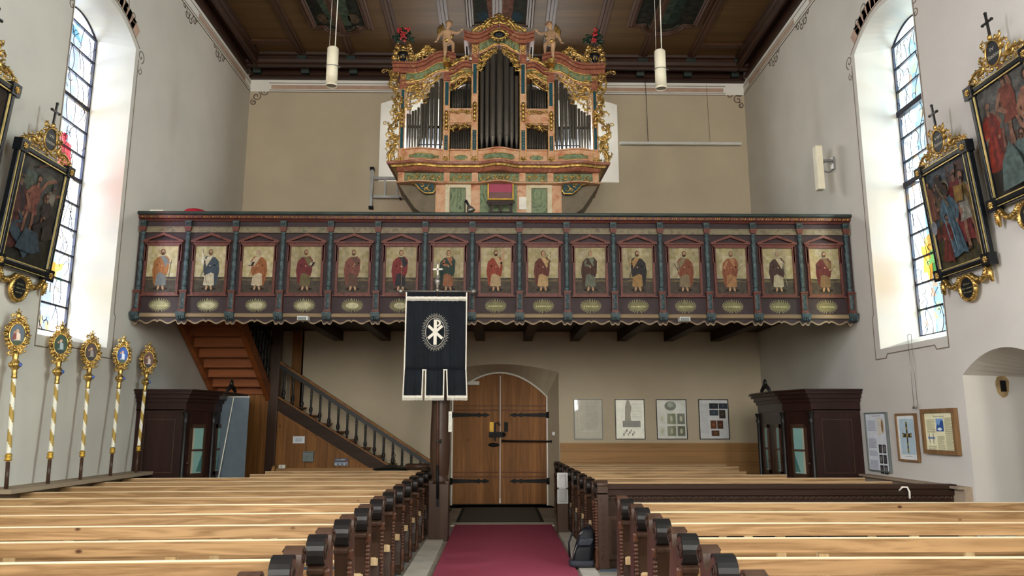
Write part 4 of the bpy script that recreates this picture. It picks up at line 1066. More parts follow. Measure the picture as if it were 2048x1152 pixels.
# plinth case
m = MS(); m.box(XCN-1.22, XCN+1.22, OY+.1, OY+1.3, zB, zF0); m.build('base_case', M['organpeach'], org)
def base(m, sg):
    for (u0, u1) in ((412, 553),):
        a, b = OU(u0, 960)[0], OU(u1, 960)[0]; q = [X2(sg, (a, 0))[0], X2(sg, (b, 0))[0]]; x0, x1 = min(q), max(q); m.box(x0, x1, OY+.07, OY+.12, zB, zF0-.01)
BB(base, 'cream_panel', M['organcream'], org)
def basep(m, sg):
    a, b = OU(440, 960)[0], OU(522, 960)[0]; q = [X2(sg, (a, 0))[0], X2(sg, (b, 0))[0]]; x0, x1 = min(q), max(q)
    z1 = OU(480, 972)[1]; m.box(x0, x1, OY+.06, OY+.08, zB+.3, z1)
BB(basep, 'green_panel', M['organgreen'], org)
for s in (-1, 1):
    m = MS(); a, b = sorted((X2(s, (OU(437, 960)[0], 0))[0], X2(s, (OU(525, 960)[0], 0))[0])); m.frame(a, b, zB+.3, OU(480, 969)[1], .012, OY+.05, OY+.08)
    m.build('panel_fillet', M['organback'], org)
x0, x1 = XCN-.36, XCN+.36
m = MB(); m.box(x0, x1, OY+.08, OY+.11, zB+.1, zF0-.02); m.build('console_niche', M['organgreen'], org)
a, b = OU(645, 943), OU(788, 1040)
m = MB(); m.frame(XCN+a[0], XCN+b[0], b[1], a[1], .025, OY-.0, OY+.08); o = m.build('console_frame', M['goldpaint'], org)
m = MB(); m.box(XCN+a[0]+.02, XCN+b[0]-.02, OY+.03, OY+.06, b[1]+.02, (a[1]+b[1])/2-.02, '#6e4a48'); m.box(XCN+a[0]+.02, XCN+b[0]-.02, OY+.03, OY+.06, (a[1]+b[1])/2-.02, a[1]-.02, '#9c3f55'); m.build('fabric_panel', M['painted'], o)
t = thing('music_stand', 'dark brown carved music stand before the organ console', 'music stand', (XCN, OY-.25, zB))
a, b = OU(640, 1047, OY-.2), OU(795, 1120, OY-.2)
xa, xb, zt = XCN+a[0], XCN+b[0], a[1]
m = MB(); m.box(xa, xb, OY-.22, OY-.16, zt-.04, zt); m.box(xa+.03, xb-.03, OY-.21, OY-.17, zt-.08, zt-.04)
m.box(xa+.04, xb-.04, OY-.2, OY-.17, zt-.24, zt-.2); m.box((xa+xb)/2-.02, (xa+xb)/2+.02, OY-.2, OY-.17, zt-.45, zt-.04)
m.build('rest', M['confess'], t)
for x in (xa+.06, xb-.1):
    m = MB(); m.box(x, x+.045, OY-.21, OY-.16, zB, zt-.06); m.build('leg', M['confess'], t)
# corbelled underside
def flare(m, sg):
    A = [X2(sg, OU(*p)) for p in ((150, 942), (240, 1075), (275, 1100), (358, 1117), (358, 942))]
    f = [(p[0], OY+.12, p[1]) for p in A]; bk = [(p[0], OY+1.25, p[1]) for p in A]
    m.add(f+bk, [(0,1,2,3,4), (9,8,7,6,5)]+[(i, i+5, (i+1) % 5+5, (i+1) % 5) for i in range(5)])
BB(flare, 'corbelled_soffit', M['organback'], org)
def bl(m, sg):
    A = [X2(sg, OU(*p)) for p in ((205, 944), (250, 955), (275, 985), (300, 1003), (345, 1003), (357, 990), (357, 944))]; m.prism(A[::sg], OY+.02, OY+.1, 'xz')
o = BB(bl, 'scroll_bracket', M['organteal'], org)
def blg(m, sg):
    A = [X2(sg, OU(*p)) for p in ((205, 944), (250, 955), (275, 985), (300, 1003), (345, 1003), (357, 985), (350, 950))]
    m.tube([(p[0], OY+.01, p[1]) for p in A], .017, 6)
    for p, R, a0, s in (((330, 978), .07, 1.5, 1), ((283, 962), .05, 2.5, -1), ((305, 985), .04, 0, 1)):
        q = X2(sg, OU(*p)); curl(m, q[0], q[1], OY, R, a0 if sg < 0 else PI-a0, 1.0, s*-sg, .012)
BB(blg, 'gilt_scrolls', M['gold'], o)
# frieze with relief panels and serpentine mouldings above
def serp(u0, u1): return None
bow = [(150, 403, .10), (437, 560, .0), (592, 820, .14)]
def bowy(x):        # plan of the serpentine front
    xx = -abs(x)
    for u0, u1, d in bow:
        a, b = OU(u0, 850)[0], OU(u1, 850)[0]
        if a <= xx <= b: return -d*math.sin(PI*(xx-a)/(b-a))**2
    return 0
def molding(m, xw, zs, n=90, yb=None):
    # zs: list of (protrusion, z)
    vs = []; fs = []; k = len(zs)
    for i in range(n+1):
        x = -xw+2*xw*i/n; b_ = bowy(x)
        for p, z in zs: vs.append((XCN+x*(1+p*.2), OY-p+b_, z))
    for i in range(n):
        for q in range(k-1): fs.append((i*k+q, (i+1)*k+q, (i+1)*k+q+1, i*k+q+1))
    fs.append(tuple(range(k))); fs.append(tuple(n*k+q for q in range(k-1, -1, -1)))
    m.add(vs, fs, None, False)
    # top and bottom shelves
    vs = []; fs = []
    for j in (0, k-1):
        base_ = len(vs)
        for i in range(n+1):
            x = -xw+2*xw*i/n; p, z = zs[j]; vs += [(XCN+x*(1+p*.2), OY-p+bowy(x), z), (XCN+x, OY+.9, z)]
        for i in range(n): fs.append((base_+2*i, base_+2*i+1, base_+2*i+3, base_+2*i+2))
    m.add(vs, fs)
W = abs(OU(150, 920)[0]); W2 = abs(OU(112, 842)[0])
m = MB(); m.box(XCN-W, XCN+W, OY+.04, OY+.9, zF0, zF1+.01); m.build('frieze_board', M['organgreen'], org)
m = MB(); molding(m, W+.02, [(-.02, zF0-.035), (.03, zF0-.03), (.04, zF0-.01), (.0, zF0)]); m.build('lower_moulding', M['organpeach'], org)
h = zM-zF1
m = MB(); molding(m, W, [(-.02, zF1), (.02, zF1+.01), (.03, zF1+h*.12), (.06, zF1+h*.38)]); molding(m, W2, [(.10, zF1+h*.62), (.13, zF1+h*.7), (.14, zF1+h*.9), (.10, zM), (.0, zM)]); m.build('serpentine_moulding', M['organred'], org)
m = MB(); molding(m, (W+W2)/2, [(.06, zF1+h*.38), (.09, zF1+h*.42), (.10, zF1+h*.55), (.11, zF1+h*.63)]); m.build('gilt_moulding', M['gold'], org)
# pedestal zone
def ped(m, sg):
    for u0, u1, d in sel(bow):
        a, b = OU(u0, 800)[0], OU(u1, 800)[0]
        if u0 == 592: a, b = a, 0
        n = 14; vs = []; fs = []
        for i in range(n+1):
            x = a+(b-a)*i/n; p0 = X2(sg, (x, zM)); vs += [(p0[0], OY+bowy(x), zM), (p0[0], OY+bowy(x), zP1-.015), (p0[0], OY+bowy(x)-.03, zP1-.01), (p0[0], OY+bowy(x)-.03, zP1+.015), (p0[0], OY+.3, zP1+.015)]
        for i in range(n):
            for q in range(4): fs.append((5*i+q, 5*i+5+q, 5*i+6+q, 5*i+1+q))
        m.add(vs, fs)
BBs(3, ped, 'pedestal_panel', M['organpeach'], org)
def pedg(m, sg, gold):
    for u0, u1, d in sel(((215, 378, .1), (462, 535, 0), (620, 707, .14))):
        n = 14; top = []; bot = []
        for i in range(n+1):
            u = u0+(u1-u0)*i/n; x = OU(u, 815)[0]; k = 1 if 2 < i < n-2 or u1 == 707 and i >= 2 else .45
            zc = (zM+zP1)/2-.02; hh = .05*k; q = X2(sg, (x, 0))[0]; yy = OY+bowy(x)-.008
            top.append((q, yy, zc+hh)); bot.append((q, yy, zc-hh))
        if gold: m.tube(top, .009, 5); m.tube(bot, .006, 5); 
        else:
            for i in range(n): m.add([bot[i], bot[i+1], top[i+1], top[i]], [(0,1,2,3)])
o = BBs(3, lambda m, s: pedg(m, s, False), 'green_inlay', M['organgreen'], org)
BBs(3, lambda m, s: pedg(m, s, True), 'gilt_outline', M['gold'], o)
# relief ornament on the frieze
def rel(m, sg):
    zc = (zF0+zF1)/2; hh = (zF1-zF0)/2
    for u0, u1 in sel(((200, 400), (445, 553), (600, 707))):
        a, b = OU(u0, 910)[0], OU(u1, 910)[0]; k = max(2, int((b-a)/.12))
        for i in range(k):
            x = a+(b-a)*(i+.5)/k; q = X2(sg, (x, 0))[0]
            curl(m, q, zc+(.015 if i % 2 else -.015), OY+.03+bowy(x)*.3, hh*.62, i*1.3, 1.0, 1 if i % 2 else -1, .010)
            frond(m, (q-.05, zc-.04), (q+.05, zc+.04), .02, OY+.03, .008, False, 6)
BBs(3, rel, 'frieze_relief', M['gold'], org)
def blk(m, sg):
    for u0, u1 in sel(((155, 188), (405, 437), (558, 592))):
        a, b = OU(u0, 910)[0], OU(u1, 910)[0]; q = sorted((X2(sg, (a, 0))[0], X2(sg, (b, 0))[0])); m.box(q[0], q[1], OY+.0, OY+.05, zF0+.01, zF1)
        for i in range(3): m.box(q[0]+(q[1]-q[0])*(.2+.27*i), q[0]+(q[1]-q[0])*(.27+.27*i), OY-.01, OY+.01, zF0+.03, zF1-.02)
BBs(3, blk, 'frieze_block', M['organpeach'], org)
# pilasters: marble strip, blue inlay, gilt capitals and consoles
PIL = [(163, 192, 355, 835), (403, 437, 300, 835), (557, 592, 190, 835)]
def pil(m, sg, what, kk):
    for k, (u0, u1, vt, vb) in enumerate(PIL):
        if k != kk: continue
        xa0, z0 = OU(u0, vb); xb0, _ = OU(u1, vb); xa1, z1 = OU(u0, vt); xb1, _ = OU(u1, vt)
        xa, xb = (xa0+xa1)/2, (xb0+xb1)/2
        q = sorted((X2(sg, (xa, 0))[0], X2(sg, (xb, 0))[0])); w = q[1]-q[0]; c = (q[0]+q[1])/2
        vm = {0: (440, 560, 625, 760), 1: (398, 525, 690, 770), 2: (300, 460, 660, 770)}[k]
        zz = [OU(u0, v)[1] for v in vm]
        if what == 'body': m.box(q[0], q[1], OY-.02, OY+.6, z0, z1)
        if what == 'inlay':
            m.box(c-w*.28, c+w*.28, OY-.03, OY-.01, zz[3], zz[2]) if what == 'inlay' and LOW[0] else m.box(c-w*.28, c+w*.28, OY-.03, OY-.01, zz[1], zz[0])
        if what == 'gold':
            for z_ in (z0+.06, (zz[1]+zz[2])/2, z1-.08):
                rosette(m, c, z_, OY-.04, w*.5); 
            for s in (-1, 1):
                curl(m, c+s*w*.25, (zz[1]+zz[2])/2+.12, OY-.04, w*.25, PI/2, 1, s, .012); curl(m, c-s*w*.2, (zz[1]+zz[2])/2-.12, OY-.05, w*.28, -PI/2, 1, s, .013)
            for j in range(5): m.ball((c, OY-.05, (zz[1]+zz[2])/2-.17+.08*j), (w*.28, .03, .05), 6, 4)
            m.box(q[0]-.006, q[0]+.006, OY-.03, OY, z0, z1); m.box(q[1]-.006, q[1]+.006, OY-.03, OY, z0, z1)
            for j in range(4): m.ball((c, OY-.035, z1-.04-.05*j), (w*.3, .02, .022), 6, 4)
            if k > 0:
                for j in range(7): m.ball((c, OY-.032, zz[3]+(zz[2]-zz[3])*(j+.5)/7), (.008, .008, .014), 5, 4)
        if what == 'red':
            m.box(q[0]-.01, q[1]+.01, OY-.05, OY+.0, zz[0]+.02, zz[0]+.17); m.box(q[0]-.012, q[1]+.012, OY-.06, OY, zz[0]+.17, zz[0]+.2)
LOW = [0]
for kk in range(3):
    P_ = BB(lambda m, g_: pil(m, g_, 'body', kk), 'pilaster', M['organpeach'], org)
    BB(lambda m, g_: pil(m, g_, 'red', kk), 'console', M['organred'], P_); BB(lambda m, g_: pil(m, g_, 'gold', kk), 'gilding', M['gold'], P_)
    for LOW[0] in (0, 1): BB(lambda m, g_: pil(m, g_, 'inlay', kk), 'blue_inlay', M['organteal'], P_)
# curved cornices
B1 = crv([(128, 300), (200, 303), (250, 303), (300, 290), (340, 265), (380, 246), (430, 245), (472, 258)])
B2 = crv([(437, 335), (465, 328), (495, 305), (525, 293), (556, 300)], 16)
B3 = crv([(516, 135), (560, 148), (600, 148), (640, 132), (675, 110), (706, 104)])
def corn(m, sg):
    for B, h, y in sel(((B1, .19, 0), (B2, .13, .02), (B3, .17, -.03))):
        bandpoly(m, sg, B, 0, -.04, OY-.16+y, OY+.75); bandpoly(m, sg, B, -.04, -.10, OY-.12+y, OY+.7); bandpoly(m, sg, B, -.10, -h, OY-.07+y, OY+.65)
BBs(3, corn, 'curved_cornice', M['organred'], org)
def cgreen(m, sg):
    for B, h, e, lo in sel(((B1, .19, .15, 190), (B2, .13, .10, 0), (B3, .17, .15, 590))):
        Bs = [p for p in B if p.x >= OU(max(lo, 0), 300)[0]]
        bandpoly(m, sg, Bs, -h, -h-e, OY-.03, OY+.3)
o = BBs(3, cgreen, 'cornice_frieze', M['organgreen'], org)
def cgold(m, sg):
    for B, h, e, lo in sel(((B1, .19, .15, 190), (B2, .13, .10, 0), (B3, .17, .15, 590))):
        Bs = [p for p in B if p.x >= OU(max(lo, 0), 300)[0]]
        for dz, t in ((-h-e-.02, .018), (-h, .01)): m.tube([(X2(sg, (p.x, 0))[0], OY-.05, p.y+dz) for p in Bs], t, 6)
        for p in Bs[::2]: m.box(X2(sg, (p.x, 0))[0]-.006, X2(sg, (p.x, 0))[0]+.006, OY-.04, OY-.02, p.y-h-e+.02, p.y-h-.02)
BBs(3, cgold, 'gilt_fluting', M['gold'], o)
def cornA(m, sg):
    for B, h, e, lo in sel(((B1, .19, .15, 190), (B2, .13, .10, 0), (B3, .17, .15, 590))):
        Bs = [p for p in B if p.x >= OU(max(lo, 0), 300)[0]]
        bandpoly(m, sg, Bs, -h-e, -h-e-.06, OY-.045, OY+.3)
BBs(3, cornA, 'arch_moulding', M['organpeach'], org)
# middle gallery of the small bays
def mid(m, sg):
    a, b = OU(437, 560)[0], OU(560, 560)[0]; q = sorted((X2(sg, (a, 0))[0], X2(sg, (b, 0))[0])); z1, z0 = OU(500, 545)[1], OU(500, 630)[1]
    m.box(q[0], q[1], OY-.06, OY+.4, z1-.07, z1); m.box(q[0], q[1], OY-.04, OY+.4, z0+.03, z0+.06); m.box(q[0], q[1], OY-.01, OY+.4, z0, z1)
BB(mid, 'bay_transom', M['organpeach'], org)
# case sides and dark interior of the inner bays
def inner(m, sg):
    a, b = OU(437, 560)[0], 0; q = sorted((X2(sg, (a, 0))[0], X2(sg, (b, 0))[0])); m.box(q[0], q[1], OY+.55, OY+.6, zM, OU(500, 340)[1]-.1)
    a = OU(590, 300)[0]; q = sorted((X2(sg, (a, 0))[0], X2(sg, (b, 0))[0])); m.box(q[0], q[1], OY+.56, OY+.6, zM, OU(650, 215)[1])
    x = X2(sg, OU(188, 500))[0]; m.box(x-.02, x+.02, OY+.1, OY+.9, zM, OU(188, 360)[1])
    for u, v in ((530, 200), (437, 330)):
        x = X2(sg, OU(u, v))[0]; m.box(x-.015, x+.015, OY+.05, OY+.7, OU(u, 560)[1], OU(u, v-20 if u == 530 else v)[1]-.05)
BB(inner, 'case_interior', M['dark'], org)
# pipes
def pipe(m, x, w, z0, zm, z1, y):
    r = w/2
    m.lathe([(r*.18, z0), (r*.95, zm-.02), (r, zm), (r, z1), (r*.85, z1+.005)], 14, at=(x, y, 0))
    m.prism([(x-r*.55, zm+.015), (x+r*.55, zm+.015), (x+r*.55, zm+r*1.2), (x, zm+r*2.1), (x-r*.55, zm+r*1.2)], y-r*1.04, y-r*.8, 'xz')
    m.box(x-r*.6, x+r*.6, y-r*1.1, y-r*.8, zm-.008, zm+.008)
pipes = []
for u, w, vt in ((613, 23, 330), (642, 25, 285), (673, 33, 245), (711, 37, 225), (748, 33, 245), (777, 25, 312), (804, 23, 360)):
    vm = {37: 688, 33: 690, 25: 692, 23: 694}[w]
    p = OU(u, 600); pipes.append((p[0], w/2.742*.00975, OU(u, 772)[1], OU(u, vm)[1], OU(u, vt)[1], OY+.06-.06*math.sin(PI*(u-592)/228)))
bay = []
for u, w, vt in ((205, 13, 565), (219, 13, 570), (234, 14, 553), (249, 14, 548), (265, 15, 535), (282, 16, 515), (298, 17, 490), (316, 19, 455), (337, 21, 425), (360, 24, 392), (388, 24, 375)):
    p = OU(u, 600); bay.append((p[0], w/2.742*.00975, OU(u, 775)[1], OU(u, 700-abs(u-360)*.06)[1], OU(u, vt)[1], OY+.06-.05*math.sin(PI*(u-190)/213)))
for q in pipes:
    m = MB(); pipe(m, XCN+q[0], *q[1:]); m.build('organ_pipe', M['pipe'], org)
for sg in (-1, 1):
    for q in bay:
        m = MB(); pipe(m, X2(sg, (q[0], 0))[0], *q[1:]); m.build('organ_pipe', M['pipe'], org)
    for i in range(12):
        for v0, v1, tv in ((775, 640, 0), (545, 395, 0)):
            u = 447+i*9.3; s = i/11; top = v1+ (20 if v1 == 640 else 35)*(1-s)
            p = OU(u, 650); m = MB(); w = .026; z0 = OU(u, v0)[1]; z1 = OU(u, top)[1]; zm = z0+(z1-z0)*.33
            r = w/2; m.lathe([(r*.3, z0), (r, zm), (r, z1)], 8, at=(X2(sg, (p[0], 0))[0], OY+.1, 0)); m.build('small_organ_pipe', M['pipe'], org)
for sg in (-1, 1):
    m = MB(); z = OU(300, 625)[1]
    q = sorted((X2(sg, OU(195, 650))[0], X2(sg, OU(400, 650))[0])); m.box(q[0], q[1], OY+.13, OY+.17, z-.02, z+.02)
    m.build('pipe_rack', M['dark'], org)
# pierced gilt grilles over the pipes
def fill(m, sg, pts, R, t, seed, y=OY-.02):
    r = random.Random(seed)
    for i, p in enumerate(pts):
        q = X2(sg, OU(*p)); curl(m, q[0], q[1], y-r.uniform(0, .04), R*r.uniform(.75, 1.15), r.uniform(0, 6.3), r.uniform(.8, 1.2), r.choice((1, -1)), t*r.uniform(.8, 1.2))
def grille(m, sg):
    def fr(a, b, bw, t=.016):
        p, q = X2(sg, OU(*a)), X2(sg, OU(*b)); frond(m, p, q, bw*-sg, OY-.03, t)
    if SEL[0] == 0:
      # outer bay
      fr((390, 355), (300, 420), .05); fr((330, 395), (292, 500), -.04); fr((300, 470), (215, 520), .05, .014); fr((385, 360), (310, 470), -.03, .012)
      fill(m, sg, [(230, 400), (255, 425), (230, 440), (280, 410), (255, 460), (225, 475), (280, 445), (300, 400), (215, 500), (245, 490), (222, 530), (270, 480), (320, 380), (345, 365), (300, 520-90), (205, 430), (208, 550)], .085, .016, 11)
      fill(m, sg, [(240, 450), (262, 440), (250, 420)], .12, .02, 5, OY-.06)
    if SEL[0] == 1:
      fr((548, 345), (455, 440), .05); fr((540, 380), (470, 395), -.06, .012); fr((455, 360), (540, 340), .03, .012)
      fill(m, sg, [(460, 385), (480, 360), (510, 350), (535, 365), (460, 410), (520, 390), (500, 400), (545, 350)], .06, .013, 13)
    if SEL[0] == 2:
      fill(m, sg, [(450+i*13, 645+(9 if i % 2 else 0)-i*2) for i in range(8)], .055, .013, 17)
      fill(m, sg, [(450+i*11, 565) for i in range(10)], .035, .009, 19, OY-.05)
    if SEL[0] == 3:
      fr((700, 225), (610, 290), -.08, .02); fr((640, 250), (606, 320), .03); fr((680, 222), (640, 270), .05, .012)
      fill(m, sg, [(612, 270), (605, 300), (625, 285), (655, 245), (680, 228), (603, 320), (640, 262)], .06, .015, 23)
BBs(4, grille, 'pipe_shade', M['gold'], org)
# side wings
def wing(m, sg):
    P_ = [(150, 330), (128, 345), (115, 390), (120, 430), (150, 470), (140, 520), (150, 560), (165, 600), (130, 620), (110, 640), (100, 665), (135, 700), (150, 730), (130, 750), (112, 770), (100, 800), (105, 830), (140, 838), (165, 835)]
    q = [X2(sg, OU(*p)) for p in P_]
    m.tube([(p[0], OY+.0, p[1]) for p in q], [.018]*len(q), 6)
    r = random.Random(77)
    for p in [(128, 355), (140, 380), (125, 410), (148, 430), (155, 455), (143, 480), (158, 505), (140, 535), (160, 550), (128, 570), (150, 585), (165, 600), (140, 610), (120, 640), (108, 670), (125, 695), (135, 715), (118, 730), (140, 745), (120, 765), (108, 790), (118, 820), (150, 832), (130, 640), (112, 740)]:
        q = X2(sg, OU(*p)); curl(m, q[0], q[1], OY-r.uniform(0, .07), r.uniform(.05, .1), r.uniform(0, 6.3), 1, r.choice((1, -1)), r.uniform(.014, .022))
    for i in range(34):
        v = 340+i*8.5; u = 145+14*math.sin(i*.9); q = X2(sg, OU(u, v)); m.ball((q[0], OY-.04, q[1]), (.026, .03, .022), 6, 4, rot=Matrix.Rotation(i, 3, 'Y'))
    a, b = X2(sg, OU(150, 375)), X2(sg, OU(86, 330)); frond(m, a, b, .04*sg, OY-.02, .016)
    a, b = X2(sg, OU(115, 660)), X2(sg, OU(95, 620)); frond(m, a, b, .02*sg, OY-.02, .014)
    a, b = X2(sg, OU(165, 690)), X2(sg, OU(105, 700)); frond(m, a, b, -.06*sg, OY-.02, .018)
    a, b = X2(sg, OU(150, 760)), X2(sg, OU(110, 835)); frond(m, a, b, .07*sg, OY-.02, .024)
BB(wing, 'carved_wings', M['gold'], org)
# crest
def crest(m, sg):
    if SEL[0] == 0:
      a, b = X2(sg, OU(700, 60)), X2(sg, OU(620, 118)); frond(m, a, b, .05*sg, OY-.1, .03)
      a, b = X2(sg, OU(640, 95)), X2(sg, OU(562, 133)); frond(m, a, b, .03*sg, OY-.1, .02)
      q = X2(sg, OU(683, 75)); curl(m, q[0], q[1], OY-.12, .12, 1.6, 1.1, sg, .035)
      for i in range(7): q = X2(sg, OU(570+i*17, 128-i*6)); curl(m, q[0], q[1], OY-.1, .045, i, 1, sg, .012)
    if SEL[0] == 1:
      for i in range(7): q = X2(sg, OU(455+i*14, 310-i*6)); curl(m, q[0], q[1]+.02, OY-.1, .05, i*1.2, 1, sg*(-1)**i, .014)
      a, b = X2(sg, OU(545, 290)), X2(sg, OU(450, 325)); frond(m, a, b, .05*sg, OY-.1, .018)
    if SEL[0] == 2:
      a, b = X2(sg, OU(225, 285)), X2(sg, OU(340, 225)); frond(m, a, b, -.05*sg, OY-.05, .022)
      for p in ((232, 262), (250, 280), (275, 270), (290, 240), (310, 250), (325, 222), (345, 235), (300, 232), (318, 215)): q = X2(sg, OU(*p)); curl(m, q[0], q[1], OY-.05, .07, p[0], 1, sg*(-1)**p[0], .017)
      for p in ((320, 220), (245, 270)): q = X2(sg, OU(*p)); rosette(m, q[0], q[1], OY-.1, .08)
BBs(3, crest, 'gilt_crest', M['gold'], org)
# central cartouche
q = OU(707, 163); m = MB()
for i in range(14): a = 2*PI*i/14; curl(m, XCN+.15*math.cos(a)*1.0, q[1]+.10*math.sin(a), OY-.2, .035, a, .8, 1, .012)
m.tube([(XCN+.13*math.cos(2*PI*i/24), OY-.2, q[1]+.085*math.sin(2*PI*i/24)) for i in range(25)], .02, 6)
o = m.build('cartouche_frame', M['gold'], org)
m = MB(); m.M = Matrix.Translation((XCN, 0, q[1])); m.lathe([(0, -.02), (.125, -.01), (.125, .03)], 24, at=(0, OY-.19, 0), axis=Matrix.Rotation(-PI/2, 3, 'X') @ Matrix.Diagonal((1, .68, 1)), col='#0e1012')
[m.ball((dx, OY-.212, dz), (.022, .008, .012), 8, 5, '#3c4652') for dx, dz in ((-.05, 0), (0, .018), (.05, 0))]; m.M = None
m.build('cartouche_plate', M['painted'], o)
# urns with flowers, standing on the outer cornices
for sg in (-1, 1):
    q = X2(sg, OU(180, 300)); x, z = q[0], q[1]+.005
    t = thing('flower_urn', 'gilded dark urn with red berries and leaves on the %s end of the organ cornice' % ('left' if sg < 0 else 'right'), 'urn', (x, OY+.02, z), 'urns on the organ cornice')
    m = MB(); m.lathe([(.07, z), (.07, z+.03), (.03, z+.05), (.04, z+.08), (.09, z+.13), (.11, z+.2), (.10, z+.26), (.06, z+.29), (.05, z+.33), (.03, z+.34)], 16, at=(x, OY+.02, 0)); m.build('vase', M['blackframe'], t)
    m = MB()
    for i in range(10): a = 2*PI*i/10; m.ball((x+.095*math.cos(a), OY+.02+.095*math.sin(a), z+.14), (.016, .016, .05), 6, 4)
    for s in (-1, 1):
        for j, (dx, dz, R) in enumerate(((.17, .28, .08), (.19, .16, .07), (.14, .38, .06), (.2, .05, .05))): curl(m, x+s*dx, z+dz, OY, R, 1.57, 1, s, .022)
    m.lathe([(.03, z+.33), (.05, z+.36), (.04, z+.40), (.02, z+.42)], 10, at=(x, OY+.02, 0)); m.lathe([(.105, z+.25), (.12, z+.265), (.10, z+.28)], 16, at=(x, OY+.02, 0)); m.build('gilt_handles', M['gold'], t)
    m = MB(); r = random.Random(3 if sg < 0 else 4)
    for i in range(26):
        a = r.uniform(-.25, PI+.25); R = r.uniform(.08, .24); cx_, cz_ = x+R*math.cos(a)*.75, z+.62+R*math.sin(a)-.08
        m.ball((cx_, OY+.02+r.uniform(-.06, .06), cz_), (.075, .02, .03), 6, 4, rot=Matrix.Rotation(-a+r.uniform(-.7, .7), 3, 'Y'))
    m.tube([(x, OY+.02, z+.4), (x, OY+.02, z+.6)], .015, 6); m.build('leaves', mat('leafgreen', '#1d3326', .5, var=.3) if sg < 0 else bpy.data.materials['leafgreen'], t)
    m = MB()
    for i in range(34 if sg < 0 else 24):
        if sg < 0: k = r.choice(((-.09, .70), (.08, .71), (0, .62), (0, .52))); cx_, cz_ = x+k[0]+r.uniform(-.05, .05), z+k[1]+r.uniform(-.05, .05)
        else: s = r.random(); cx_, cz_ = x+.05*s-.02+r.uniform(-.035, .035), z+.48+s*.3
        m.ball((cx_, OY-.05+r.uniform(-.03, .02), cz_), .024, 6, 5)
    m.build('berries', mat('berry', '#b3383a', .35, var=.25) if sg < 0 else bpy.data.materials['berry'], t)
